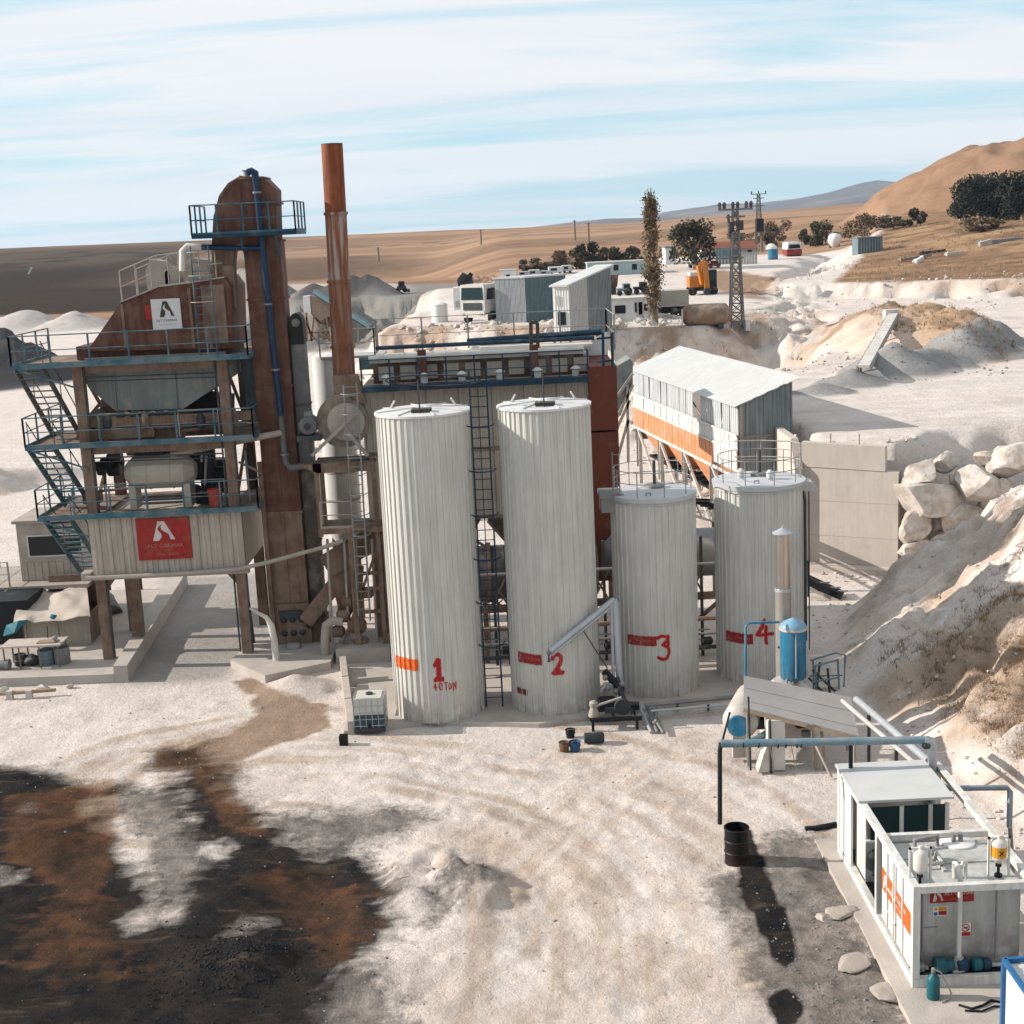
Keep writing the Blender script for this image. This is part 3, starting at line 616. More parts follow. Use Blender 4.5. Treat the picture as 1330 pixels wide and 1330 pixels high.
    oilc = mix(rng(math_('ADD', brn, math_('SUBTRACT', math_('MULTIPLY', drag, 1.2), 0.6)), 0.45, 0.8, 0, 0.92), dcol, bcol)
    light_brn = math_('MULTIPLY', rng(brn, 0.30, 0.75, 0, 0.85), 1.0)
    col = mix(light_brn, col, (0.225, 0.15, 0.10))
    col = mix(math_('MULTIPLY', blk, 0.97), col, oilc)
    L(col, b.inputs['Base Color'])
    bp = N('ShaderNodeBump'); bp.inputs['Distance'].default_value = 0.12; bp.inputs['Strength'].default_value = 0.9
    hh = math_('ADD', math_('MULTIPLY', noise(3.2, 9, 0.7), 1.0), math_('MULTIPLY', noise(22, 4, 0.6), 0.25))
    L(hh, bp.inputs['Height']); L(bp.outputs[0], b.inputs['Normal'])
    me.materials.append(m)
    return o
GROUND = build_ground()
def build_mountains():
    for name, Yd, prof, colm, lab, depth in [
        ('mountain', 4300, [(840,284),(870,274),(900,270),(935,266),(975,266),(1010,261),(1040,257),(1075,250),(1100,243),(1120,237),(1140,234),(1160,236),(1185,236),(1200,238),(1240,244),(1300,250),(1400,258)], 'mountain', 'blue hazy mountain ridge on the horizon', 900),
        ('hill', 3000, [(520,304),(560,303),(600,301),(640,299),(690,295),(740,289),(790,284),(830,283),(870,281),(930,277),(1000,274),(1060,270),(1100,262),(1180,258),(1240,262)], 'mountain', 'low pale hills on the horizon before the mountain', 500)]:
        xs = []; zs = []
        for i in range(len(prof)-1):
            for k in range(14):
                t = k/14; x = prof[i][0]*(1-t)+prof[i+1][0]*t; y = prof[i][1]*(1-t)+prof[i+1][1]*t
                p = A(x, y, Yd); xs.append(p[0]); zs.append(max(p[2], 13.5))
        xs = np.array(xs); zs = np.array(zs); n = len(xs); rows = 14
        mb = MB()
        for r in range(rows*2):
            t = (r-rows+1)/(rows-1); k = max(0, 1-abs(t)**1.3)
            for i in range(n):
                zz = 8+(zs[i]-8)*k; y = Yd+t*depth
                rug = 0.16*(zs[i]-10)*float(fbm(np.array([xs[i]*0.004]), np.array([y*0.004]), 1, 4, 9)[0])*(1 if abs(t) > 0.05 else 0.2)
                mb.v.append((xs[i], y, zz+rug))
        for r in range(rows*2-1):
            for i in range(n-1): mb.f.append((r*n+i, r*n+i+1, (r+1)*n+i+1, (r+1)*n+i))
        o = mb.build(name, colm, smooth=60); struct(o, label=lab)
build_mountains()
# ------------------------------------------------------------------ bitumen tanks
def slab():
    mb = MB().xz([], 0, 0) if False else MB()
    pts = [G(447,955)[:2], G(560,942)[:2], (0.5,40.2), (4.2,41.2), (6.8,41.9), (10.2,42.3), (10.6,46.5), (-5.4,46.5), (-5.6,43)]
    mb.prism(pts, (0,0,-0.1), (1,0,0), (0,1,0), (0,0,0.24))
    tag(mb.build('concrete_slab', 'concrete'), 'dusty concrete slab under the four tanks', 'slab')
slab()
TZ = 0.12
def shell_r(phi, R, N):
    t = (phi*N/(2*math.pi)) % 1.0; h = 0.034
    if t < 0.60: return R
    if t < 0.68: return R+h*(t-0.60)/0.08
    if t < 0.92: return R+h
    return R+h*(1-(t-0.92)/0.08)
def cp(c, phi, r, z): return (c[0]+r*math.sin(phi), c[1]-r*math.cos(phi), z)
def cyl_hit(px, py, c, R):
    d = ray(px, py); a = d[0]**2+d[1]**2; b = -2*(d[0]*c[0]+d[1]*c[1]); k = c[0]**2+c[1]**2-R*R
    t = (-b-math.sqrt(max(0, b*b-4*a*k)))/(2*a); x, y, z = d*t
    return math.atan2(x-c[0], -(y-c[1])), z+CAMH
def shell_patch(c, R, N, p0, p1, z0, z1, inside, m, name, parent, cell=0.016, off=0.007, label=None):
    nx = max(2, int((p1-p0)*R/cell)); nz = max(2, int((z1-z0)/cell)); mb = MB(); ids = {}
    def vid(i, k):
        if (i, k) not in ids:
            ph = p0+(p1-p0)*i/nx; ids[(i,k)] = len(mb.v); mb.v.append(cp(c, ph, shell_r(ph, R, N)+off, z0+(z1-z0)*k/nz))
        return ids[(i,k)]
    for i in range(nx):
        for k in range(nz):
            if inside((i+.5)/nx, (k+.5)/nz): mb.f.append((vid(i,k), vid(i+1,k), vid(i+1,k+1), vid(i,k+1)))
    return mb.build(name, m, parent, label=label)
STROKES = {   # glyph strokes in a unit box
 '1': [[(.12,.74),(.5,1.0)],[(.36,.80),(.58,.98)],[(.58,1.0),(.58,.04)],[(.5,.95),(.5,.05)],[(.12,.03),(.95,.03)],[(.2,.08),(.85,.08)]],
 '2': [[(.10,.78),(.25,.96),(.55,1.0),(.82,.88),(.84,.68),(.62,.42),(.30,.18),(.12,.05),(.5,.05),(.95,.06)],[(.2,.1),(.5,.24),(.8,.10)]],
 '3': [[(.05,.90),(.3,.99),(.88,.96),(.80,.80),(.45,.62),(.85,.50),(.92,.28),(.75,.06),(.4,.0),(.08,.10)],[(.86,.97),(.86,.55)]],
 '4': [[(.52,1.0),(.36,.72),(.08,.36),(.3,.36),(.98,.42)],[(.60,.72),(.58,.35),(.62,.02)],[(.4,.74),(.2,.42)]],
 '0': [[(.3,.95),(.08,.6),(.15,.15),(.5,.02),(.85,.2),(.9,.7),(.6,.95),(.3,.95)]],
 'T': [[(.0,.93),(1,.97)],[(.5,.95),(.45,.0)]],
 'O': [[(.4,.85),(.1,.6),(.15,.15),(.5,.05),(.9,.25),(.85,.7),(.4,.85)]],
 'N': [[(.05,.0),(.08,.95),(.85,.05),(.92,1.0)]],
}
def glyph_inside(strokes, w, h, wd, seed):
    rnd = random.Random(seed)
    segs = [(a, b) for s in strokes for a, b in zip(s, s[1:])]
    def f(u, v):
        u = u*1.24-.12; v = v*1.16-.08
        best = 9
        for (x0, y0), (x1, y1) in segs:
            ex, ey = (x1-x0)*w, (y1-y0)*h; px, py = (u-x0)*w, (v-y0)*h
            t = max(0, min(1, (px*ex+py*ey)/(ex*ex+ey*ey+1e-9))); best = min(best, math.hypot(px-ex*t, py-ey*t))
        return best < wd*(0.78+0.38*rnd.random())
    return f
TANKS = {}
def tank(key, c, R, h, N, num, lab, lid_m, group='vertical bitumen storage tanks'):
    root = thing('storage_tank', lab, 'tank', (c[0], c[1], TZ), group)
    TANKS[key] = (c, R, N, root)
    per = 4
    for k in range(N//per):
        mb = MB(); a0 = 2*math.pi*k*per/N; phis = []
        for j in range(per):
            for t in (0, .60, .68, .92): phis.append(a0+2*math.pi*(j+t)/N)
        phis.append(a0+2*math.pi*per/N)
        e = 1e-5; ring = [cp(c, p, shell_r(p+(e if i < len(phis)-1 else -e), R, N), 0) for i, p in enumerate(phis)]
        n = len(ring); mb.v = [(x, y, TZ) for x, y, _ in ring]+[(x, y, TZ+h) for x, y, _ in ring]
        mb.f = [(i, i+1, n+i+1, n+i) for i in range(n-1)]
        mb.build('cladding_sheet', 'tank', root)
    # tank wall behind cladding, lid
    MB().lathe((c[0], c[1], TZ), [(R-0.02, 0), (R-0.02, h-0.01)], 48).build('inner_wall', 'tank', root, 40)
    zt = TZ+h
    if lid_m == 'lid':
        MB().lathe((c[0], c[1], zt), [(R+0.07, -0.05), (R+0.075, 0.02), (R*0.9, 0.05), (0.1, 0.09)], 28).build('lid', 'lid', root, 30)
        hb = MB(); hb.box(c[0]-0.28, c[1]-0.98, zt+0.07, c[0]+0.32, c[1]-0.55, zt+0.17); hb.build('hatch', 'dark_hatch', root)
        vp = MB(); vp.tube((c[0]-0.02, c[1]-1.05, zt+0.05), (c[0]-0.02, c[1]-1.05, zt+1.05), 0.022, 6); vp.build('vent_rod', 'dgrey', root)
        for s in (-1, 1):
            MB().beam((c[0]+s*R*0.72, c[1]+0.5, zt+0.06), (c[0]+s*R*0.62, c[1]+0.45, zt+0.3), 0.05).build('lifting_lug', 'lid', root)
        fl = MB(); 
        for k in range(8):
            a = k*math.pi/4+0.3; fl.beam(cp(c, a, R*0.15, zt+0.125), cp(c, a, R*1.02, zt+0.055), 0.03, 0.03)
        fl.build('lid_rib', 'lid', root)
    else:
        MB().lathe((c[0], c[1], zt), [(R+0.06, -0.12), (R+0.09, 0.03), (R*0.85, 0.05), (0.1, 0.10)], 36).build('lid', 'lid_blue', root, 30)
        MB().lathe((c[0], c[1], zt-0.20), [(R+0.05, 0), (R+0.05, 0.07)], 36).build('rim_band', 'grey_white', root, 30)
        n = 9; hr = 0.82
        for k in range(n):
            a = 2*math.pi*k/n+0.2; MB().tube(cp(c, a, R*0.93, zt), cp(c, a, R*0.93, zt+hr), 0.016, 6).build('rail_post', 'grey_rail', root)
        for zz in (0.45, hr):
            MB().path([cp(c, 2*math.pi*k/24+0.2, R*0.93, zt+zz) for k in range(24)], 0.014, 6, closed=True).build('guard_rail', 'grey_rail', root)
        MB().lathe((c[0]+0.1, c[1]+0.3, zt+0.05), [(0.32, 0), (0.32, 0.12), (0.26, 0.16)], 16).build('manhole', 'mgrey', root, 40)
        MB().tube((c[0]+0.1, c[1]+0.3, zt+0.1), (c[0]+0.1, c[1]+0.3, zt+0.95), 0.05).build('vent_pipe', 'dgrey', root)
        MB().path([(c[0]-0.3, c[1]-0.9, zt+.04), (c[0]-0.3, c[1]-0.9, zt+.14), (c[0]-0.15, c[1]-0.9, zt+.14), (c[0]-0.15, c[1]-0.9, zt+.04)], 0.018, 6).build('lid_handle', 'mgrey', root)
    # foot brackets
    for k in range(7):
        a = -1.2+k*0.4
        MB().prism([(0,0),(0.10,0),(0,0.32)], cp(c, a, R+0.03, TZ), (math.sin(a), -math.cos(a), 0), (0,0,1), (math.cos(a)*0.03, math.sin(a)*0.03, 0)).build('foot_bracket', 'tank', root)
    return root
def tank_mark(key, digit, box, wd, seed, m='red_paint'):
    c, R, N, root = TANKS[key]; x0, y0, x1, y1 = box
    p0, zt = cyl_hit(x0, y0, c, R+.03); p1, zb = cyl_hit(x1, y1, c, R+.03)
    _, zt2 = cyl_hit((x0+x1)/2, y0, c, R+.03); _, zb2 = cyl_hit((x0+x1)/2, y1, c, R+.03)
    w, h = (p1-p0)*R, zt2-zb2; ex = 0.12*w/R; ez = 0.08*h
    shell_patch(c, R, N, p0-ex, p1+ex, zb2-ez, zt2+ez, glyph_inside(STROKES[digit], w, h, wd, seed), m, 'painted_number' if digit.isdigit() else 'painted_letter', root)
def tank_label(key, corners, m, seed):
    c, R, N, root = TANKS[key]; x0, yt, x1, yb = corners
    p0, z0 = cyl_hit(x0, yt, c, R+.03); p1, z1 = cyl_hit(x1, yb, c, R+.03)
    _, zt = cyl_hit((x0+x1)/2, yt, c, R+.03); _, zb = cyl_hit((x0+x1)/2, yb, c, R+.03)
    rnd = random.Random(seed)
    shell_patch(c, R, N, p0, p1, zb, zt, lambda u, v: not (rnd.random() < 0.4 and (u < .03 or v < .06 or v > .94)), m, 'label', root, cell=0.013, off=0.012)
    # emblem and small lettering
    def emb(u, v):
        uu = (u-.05)/.2; vv = (v-.18)/.64
        if not (0 < uu < 1 and 0 < vv < 1): return False
        half = 0.5*(1-vv)*0.9+0.08
        return abs(uu-0.5) < half and abs(uu-0.5-0.22*math.sin(vv*5)) > 0.14
    def txt(u, v):
        if u < .34 or u > .94 or v < .42 or v > .62: return False
        k = (u-.34)/.60*9; return (k % 1) < 0.55 and ((k % 1) < 0.2 or abs(((v-.42)/.20)-[1,.1,.5,.9,.5,.1,1,.5,.2][int(k)]) < 0.25)
    for fn, nm in ((emb, 'emblem'), (txt, 'lettering')):
        shell_patch(c, R, N, p0, p1, zb, zt, fn, 'label_faded' if m == 'label_red' else 'label_orange_pale', nm, root, cell=0.013, off=0.017)
M['label_faded'] = mat('label_faded', (0.42, 0.22, 0.20), 0.6)
M['label_orange_pale'] = mat('label_orange_pale', (0.72, 0.30, 0.12), 0.6)
tank('1', (-2.585, 42.12), 1.405, 9.55, 44, '1', 'tall white ribbed tank painted with a red 1 and 40TON', 'lid')
tank('2', (1.13, 42.28), 1.385, 9.55, 44, '2', 'tall white ribbed tank painted with a red 2', 'lid')
tank('3', (4.50, 43.34), 1.325, 6.45, 40, '3', 'short railed tank marked with a red 3, behind the loading arm', 'lid_blue')
tank('4', (8.05, 44.25), 1.42, 6.5, 44, '4', 'short railed tank marked with a red 4, behind the steel flue', 'lid_blue')
tank_mark('1', '1', (563, 857, 576, 884), 0.068, 1); tank_mark('2', '2', (716, 850, 732, 876), 0.066, 2)
tank_mark('3', '3', (853, 826, 871, 857), 0.055, 3); tank_mark('4', '4', (981, 806, 1004, 836), 0.055, 4)
for k, (ch, x) in enumerate(zip('40TON', (563, 570, 577, 582, 588.5))): tank_mark('1', ch, (x, 887-k*0.3, x+5, 897-k*0.3), 0.018, 20+k)
tank_label('1', (514, 855, 543, 870), 'label_orange', 5); tank_label('2', (672, 849, 704, 863), 'label_red', 6)
tank_label('3', (815, 826, 853, 839), 'label_red', 7); tank_label('4', (943, 822, 978, 836), 'label_red', 8)
# sample door at the foot of tank 2
def door2():
    c, R, N, root = TANKS['2']; p0, zt = cyl_hit(672, 892, c, R+.03); p1, zb = cyl_hit(685, 904, c, R+.03)
    shell_patch(c, R, N, p0, p1, zb, zt, lambda u, v: True, 'dark_hatch', 'access_door', root, cell=0.05, off=0.012)
    shell_patch(c, R, N, p0+.02, p1-.06, zb+0.02, zb+0.12, lambda u, v: True, 'label_red', 'door_plate', root, cell=0.05, off=0.018)
door2()
# side boxes and drain pipes of tanks 3 and 4
def sidebox():
    c, R, N, r = TANKS['3']; zt = TZ+6.45
    MB().box(c[0]-R-0.35, c[1]-0.55, zt-0.50, c[0]-R*0.75, c[1]+0.3, zt-0.04).build('junction_box', 'mgrey', r)
    MB().prism([(0,0),(0.95,0),(0.62,0.16),(0,0.16)], (c[0]-R-0.4, c[1]-0.6, zt-0.035), (1,0,0), (0,0,1), (0,1.0,0)).build('box_cover', 'mgrey', r)
    z = TZ+6.45
    for a, b in (((c[0]-R*0.95, c[1]-.1, z), (c[0]-R*0.95, c[1]-.1, z+1.35)), ((c[0]-R*0.80, c[1]-.3, z), (c[0]-R*0.80, c[1]-.3, z+1.35))): MB().tube(a, b, 0.02, 6).build('ladder_rail', 'grey_rail', r)
    for k in range(4): MB().tube((c[0]-R*.95, c[1]-.1, z+.3+k*.33), (c[0]-R*.80, c[1]-.3, z+.3+k*.33), 0.015, 5).build('ladder_rung', 'grey_rail', r)
    c, R, N, r = TANKS['4']; zt = TZ+6.5
    MB().prism([(0,0),(0.85,-0.02),(0.6,0.30),(0.25,0.32)], (c[0]+R*0.72, c[1]-0.65, zt-0.32), (1,0,0), (0,0,1), (0,0.6,0)).build('junction_box', 'grey_white', r)
    MB().path([(c[0]+R*0.93, c[1]-0.62, zt-0.3), (c[0]+R*0.96, c[1]-0.66, zt-0.6), (c[0]+R*0.97, c[1]-0.66, TZ+1.2)], 0.045, 8).build('level_pipe', 'dgrey', r)
    MB().tube((c[0]+R*1.09, c[1]-0.4, zt-0.3), (c[0]+R*1.09, c[1]-0.4, TZ+0.8), 0.02, 6).build('cable', 'black', r)
    # access rails on the roof of tank 4
    for dx, dy in ((0.25, 0.9), (1.15, 0.4), (1.35, -0.1)):
        MB().tube((c[0]+dx, c[1]+dy, zt+.03), (c[0]+dx, c[1]+dy, zt+1.15), 0.025, 6).build('gate_post', 'pale_rail', r)
    for a, b in (((-.6,1.0),(0.25,0.9)), ((0.25,.9),(1.15,.4)), ((1.15,.4),(1.35,-.1))):
        for zz in (0.62, 1.15): MB().tube((c[0]+a[0], c[1]+a[1], zt+zz), (c[0]+b[0], c[1]+b[1], zt+zz), 0.02, 6).build('gate_rail', 'pale_rail', r)
    for k, x in enumerate((-0.55, 0.3)):
        MB().lathe((c[0]+x, c[1]+0.15-k*.5, zt+.08), [(0.10, 0), (0.12, .22), (0.05, .30)], 10).build('vent_cap', 'lid', r, 40)
sidebox()
def cage_ladder():
    p = A(641, 890, 41.9); x0 = p[0]-0.26; x1 = p[0]+0.26; y = 41.95
    r = thing('caged_ladder', 'dark blue caged ladder standing between the two tall tanks', 'ladder', (x0, y, 0.14))
    zt = 10.85
    for x in (x0, x1): MB().beam((x, y, 0.14), (x, y, zt), 0.055, 0.05).build('rail', 'teal_dark', r)
    g = MB().tube((x0, y, 0), (x1, y, 0), 0.016, 5); first = None
    m0 = MB().tube((x0, y, 0.45), (x1, y, 0.45), 0.016, 5).build('rung', 'teal_dark', r); rep(m0, [(0,0,0.32*k) for k in range(1, 32)])
    cx = (x0+x1)/2
    def arc(z): return [(cx+0.42*math.cos(t), y-0.05-0.62*abs(math.sin(t))**0.9, z) for t in [math.pi*k/12 for k in range(13)]]
    h0 = MB().path(arc(2.3), 0.022, 5).build('hoop', 'teal_dark', r); rep(h0, [(0,0,1.38*k) for k in range(1, 7)])
    for t in (0.28, 0.5, 0.72):
        a = math.pi*t; MB().beam((cx+0.40*math.cos(a), y-0.05-0.62*math.sin(a), 2.3), (cx+0.40*math.cos(a), y-0.05-0.62*math.sin(a), 10.6), 0.03, 0.012).build('cage_strap', 'teal_dark', r)
cage_ladder()
# ------------------------------------------------------------------ asphalt mixing tower
def rail_run(parent, pts, z, h=1.0, m='teal', step=1.35, toe=True, r=0.024, mids=(0.5,)):
    for a, b in zip(pts, pts[1:]):
        L = math.dist(a, b); n = max(1, round(L/step))
        for k in range(n+1):
            t = k/n; x, y = a[0]+(b[0]-a[0])*t, a[1]+(b[1]-a[1])*t
            MB().beam((x, y, z), (x, y, z+h), 0.055, 0.055).build('rail_post', m, parent)
        MB().tube((a[0], a[1], z+h), (b[0], b[1], z+h), r, 6).build('handrail', m, parent)
        for q in mids: MB().tube((a[0], a[1], z+h*q), (b[0], b[1], z+h*q), r*0.8, 6).build('mid_rail', m, parent)
        if toe: MB().beam((a[0], a[1], z-0.02), (b[0], b[1], z-0.02), 0.05, 0.19).build('edge_beam', m, parent)
def hcol(parent, x, y, z0, z1, w=0.34, m='dusty'):
    MB().box(x-w/2, y-w/2, z0, x+w/2, y-w/2+0.035, z1).box(x-w/2, y+w/2-0.035, z0, x+w/2, y+w/2, z1).box(x-0.025, y-w/2+0.034, z0, x+0.025, y+w/2-0.034, z1).build('column', m, parent)
def stair(parent, a, b, w, m, n=10, wdir=(1,0,0)):
    a, b, wd = V3(a), V3(b), V3(wdir)*w
    for s in (0, 1): MB().beam(a+wd*s, b+wd*s, 0.05, 0.22).build('stringer', m, parent)
    for s in (0, 1):
        up = Vector((0,0,0.95)); MB().tube(a+wd*s+up, b+wd*s+up, 0.022, 6).build('stair_rail', m, parent)
        for t in (0.02, 0.5, 0.98):
            p = a+(b-a)*t+wd*s; MB().tube(p, p+up, 0.02, 6).build('stair_post', m, parent)
    d = (b-a); fl = Vector((d.x, d.y, 0)); fl.normalize()
    for k in range(n):
        p = a+d*((k+0.5)/n); mb = MB(); q = p+wd; mb.beam(p, q, 0.24, 0.035); mb.build('tread', m, parent)
def tower():
    T = thing('mixing_tower', 'tall asphalt mixing tower with blue railed platforms, brown screen house and red sign', 'mixing tower', (-12.4, 50.4, 0))
    XL, XR, YF, YB = -14.92, -9.86, 48.65, 52.3
    for x in (XL, XR):
        hcol(T, x, YF, 0.3, 11.05, 0.36); hcol(T, x, YB, 0.3, 11.05, 0.36)
    MB().beam((XL+0.65, YB-1.9, 0.3), (XL+0.65, YB-1.9, 3.4), 0.42, 0.3).build('column', 'dusty', T)
    # corner gussets
    for x, s in ((XL, 1), (XR, -1)):
        for z in (3.4, 5.55): MB().xz([(x+s*.1, z), (x+s*.62, z), (x+s*.1, z-.6)], YF-.03, YF+.03).build('gusset', 'dusty', T)
    LV = [(11.12, -17.05, -8.86), (8.28, -16.9, -8.9), (5.74, -16.75, -8.95)]
    for i, (z, x0, x1) in enumerate(LV):
        fy = 48.12
        for bx in ((x0, fy, x1, YF+.3), (x0, YF+.3, XL+.3, 52.6), (XR-.2, YF+.3, x1, 52.6)):
            MB().box(bx[0], bx[1], z-.10, bx[2], bx[3], z-0.02).build('deck', 'dusty', T)
        rail_run(T, [(x0, 52.4), (x0, fy), (x1, fy), (x1, 52.4)], z, 1.02, 'teal', 1.38)
        # main floor beams
        MB().box(XL, YF-.12, z-.42, XR, YF+.12, z-.11).build('floor_beam', 'dusty', T)
        MB().box(XL, YB-.12, z-.42, XR, YB+.12, z-.11).build('floor_beam', 'dusty', T)
        for x in (XL, XR): MB().box(x-.1, YF+.13, z-.42, x+.1, YB-.13, z-.11).build('floor_beam', 'dusty', T)
        for k in range(4):
            xx = x0+.3+(XL-x0-.6)*k/3; MB().beam((XL, YF-.2, z-.9), (x0+.2, YF-.6, z-.12), 0.06).build('bracket', 'teal', T) if k == 0 else None
    stair(T, (-16.98, 48.3, 11.0), (-16.50, 50.1, 8.35), 0.95, 'guard', 11)
    stair(T, (-16.85, 48.3, 8.2), (-16.35, 50.1, 5.8), 0.90, 'teal', 10)
    stair(T, (-16.55, 48.3, 5.6), (-16.0, 50.2, 3.0), 0.90, 'teal', 12)
    # screen house
    Y0 = 49.25; f = lambda *ps: [A(x, y, Y0)[::2] for x, y in ps]
    poly = f((113,456),(157,393),(178,385),(206,373),(240,369),(292,361),(300,372),(303,452))
    MB().xz(poly, Y0, 52.0).build('screen_house', 'rust', T)
    cap = MB()
    for a, b in zip(poly[1:5], poly[2:6]): cap.beam((a[0], 50.6, a[1]+.03), (b[0], 50.6, b[1]+.03), 2.9, 0.05)
    cap.build('roof_plate', 'pale_rail', T)
    for px in (158, 245, 268): 
        a = f((px, 372 if px > 200 else 393), (px+9, 452)); MB().beam((a[0][0], Y0-.03, a[0][1]-.05), (a[0][0], Y0-.03, a[1][1]), 0.10, 0.05).build('stiffener', 'dusty', T)
    MB().box(A(264,410,Y0)[0]-.0, Y0-.06, 11.5, A(297,440,Y0)[0], Y0-.02, 13.55).build('side_panel', 'dusty', T)
    MB().box(A(95,450,Y0)[0], Y0+.3, 11.12, A(300,450,Y0)[0], 51.8, 11.6).build('screen_base', 'rust', T)
    # top sign
    o = A(199.5, 428, Y0-.05); wv = A(237, 425, Y0-.05)[0]-o[0]; hv = 1.05
    S = MB().box(o[0], Y0-.09, o[2], o[0]+wv, Y0-.045, o[2]+hv).build('sign', 'sign_white', T)
    so_ = (o[0], Y0-.095, o[2])
    put_logo(so_, (1,0,0), (0,0,1), wv*.27, hv*.40, wv*.5, hv*.52, 'sign_brown', S, (0,-1,0))
    put_text('ALT CAKMAK', so_, (1,0,0), (0,0,1), wv*.5, hv*.25, 0.12, 'sign_brown', S, 1.0); put_text('ASFALT PLENTI', so_, (1,0,0), (0,0,1), wv*.5, hv*.12, 0.085, 'grey_white', S)
    MB().box(o[0]-.24, Y0-.04, o[2]+.35, o[0]-.02, Y0-.015, o[2]+.85).build('red_plate', 'label_red', T)
    # inclined guard rail on the screen house roof, catwalk and ladders
    pr = [A(159,393,Y0+.2), A(206,373,Y0+.2), A(240,369,Y0+.2), A(290,362,Y0+.2)]
    for yy in (0, 2.3):
        q = [(p[0], p[1]+yy, p[2]) for p in pr]
        for a, b in zip(q, q[1:]):
            for zz in (0.55, 1.1): MB().tube((a[0],a[1],a[2]+zz), (b[0],b[1],b[2]+zz), 0.022, 6).build('handrail', 'pale_rail', T)
            for k in range(3):
                t = k/2.4; p = [a[i]+(b[i]-a[i])*t for i in range(3)]; MB().tube(p, (p[0],p[1],p[2]+1.1), 0.024, 6).build('rail_post', 'pale_rail', T)
    # shaker drive heads
    for px, w, h in ((208, 0.85, 0.95), (226, 0.5, 0.7), (262, 0.8, 1.0)):
        b = A(px, 371, 50.4); mb = MB(); mb.xz([(b[0]-w/2, b[2]-.1), (b[0]-w/2, b[2]+h*.6), (b[0]-w/4, b[2]+h), (b[0]+w/4, b[2]+h*.9), (b[0]+w/2, b[2]+h*.4), (b[0]+w/2, b[2]-.1)], 50.2, 51.2); mb.build('shaker_head', 'pale_rail', T)
    lad = lambda x0, x1, za, zb, y, m: ([MB().tube((x, y, za), (x, y, zb), 0.026, 6).build('ladder_rail', m, T) for x in (x0, x1)], rep(MB().tube((x0, y, za+.2), (x1, y, za+.2), 0.016, 5).build('ladder_rung', m, T), [(0,0,.3*k) for k in range(1, int((zb-za-.3)/.3))]))
    a = A(259, 455, Y0-.25); lad(a[0], a[0]+.62, 11.15, 14.9, Y0-.25, 'teal')
    for z in (13.0, 13.9, 14.7): MB().path([(a[0]+.31+.42*math.cos(t), Y0-.3-.55*math.sin(t), z) for t in [math.pi*k/8 for k in range(9)]], 0.016, 5).build('hoop', 'pale_rail', T)
    # chute from the elevator head
    c0 = A(293, 322, 50.2); c1 = A(288, 372, 50.2)
    MB().beam(c0, c1, 0.75, 0.75).build('chute', 'dusty', T); MB().beam(A(296,345,49.9), A(300,400,49.9), 0.5, 0.5).build('chute', 'dusty', T)
    # hot bin
    hp = f((113,466),(292,457),(296,492),(238,531),(150,533),(114,502))
    H = MB().xz(hp, Y0-.05, 51.9).build('hot_bin', 'hopper', T)
    for px in (150, 229): 
        a = f((px-3, 468), (px+2, 530)); MB().beam((a[0][0], Y0-.08, a[0][1]), (a[1][0], Y0-.08, a[1][1]), 0.05, 0.07).build('stiffener', 'hopper', T)
    MB().beam((hp[0][0]-.05, Y0-.1, hp[0][1]-.04), (hp[1][0]+.05, Y0-.1, hp[1][1]-.04), 0.12, 0.12).build('flange', 'hopper', T)
    MB().xz(f((126,506),(152,534),(150,548),(122,548)), 50.0, 51.2).build('overflow_chute', 'dusty', T)
    # discharge gates under the bin
    for k in range(5):
        x = A(160+k*17, 534, Y0)[0]; z = A(160, 534, Y0)[2]
        MB().box(x-.17, Y0-.02, z-.22, x+.17, 51, z+.05).build('gate', 'truck_rust', T)
        MB().lathe((x-.2, Y0-.25, z-.10), [(0.07,0),(0.09,.05),(0.09,.3),(0.05,.34)], 10, 'x').build('gate_cylinder', 'dgrey', T, 40)
    # weigh hopper level: beams, drive, dark machinery
    for y0, y1, x0, x1 in ((545,556,105,330), (566,572,100,200)):
        a = A(x0, y1, 49.0); b = A(x1, y0, 49.0); MB().box(a[0], 49.0, a[2], b[0], 49.25, a[2]+.32).build('cross_beam', 'dusty', T)
    wh = lambda *ps: [A(x, y, 49.6)[::2] for x, y in ps]
    MB().xz(wh((150,545),(235,540),(225,592),(165,592)), 49.6, 51.2).build('weigh_hopper', 'dusty', T)
    MB().xz(wh((152,528),(160,528),(160,556),(152,556)), 49.55, 51).build('hanger', 'dusty', T)
    MB().xz(wh((112,545),(130,530),(144,545),(138,556),(118,556)), 49.3, 50.4).build('screw_inlet', 'guard', T)
    MB().xz(wh((178,580),(205,578),(216,586),(214,600),(180,600)), 49.2, 50.2).build('gear_box', 'black', T)
    for px, py in ((188,593),(197,593)): MB().lathe(A(px, py, 49.2), [(.05,-.05),(.05,.02)], 10, 'y').build('gauge', 'white', T)
    # motors left of the drum
    for k, (px, py, s) in enumerate(((128,606,.30),(140,602,.36),(150,610,.4),(133,612,.26),(146,595,.28),(156,600,.3))):
        p = A(px, py, 49.5+.15*k); MB().lathe((p[0]-s*.7, p[1], p[2]), [(s*.5,0),(s*.6,.06),(s*.6,s*1.1),(s*.3,s*1.2)], 12, 'x').build('drive_motor', 'black', T, 40)
    MB().beam(A(150,570,50), A(150,598,50), .45, .4).build('feed_pipe', 'dgrey', T)
    MB().beam(A(136,612,49.5), A(137,637,49.5), .09).build('support_leg', 'dgrey', T)
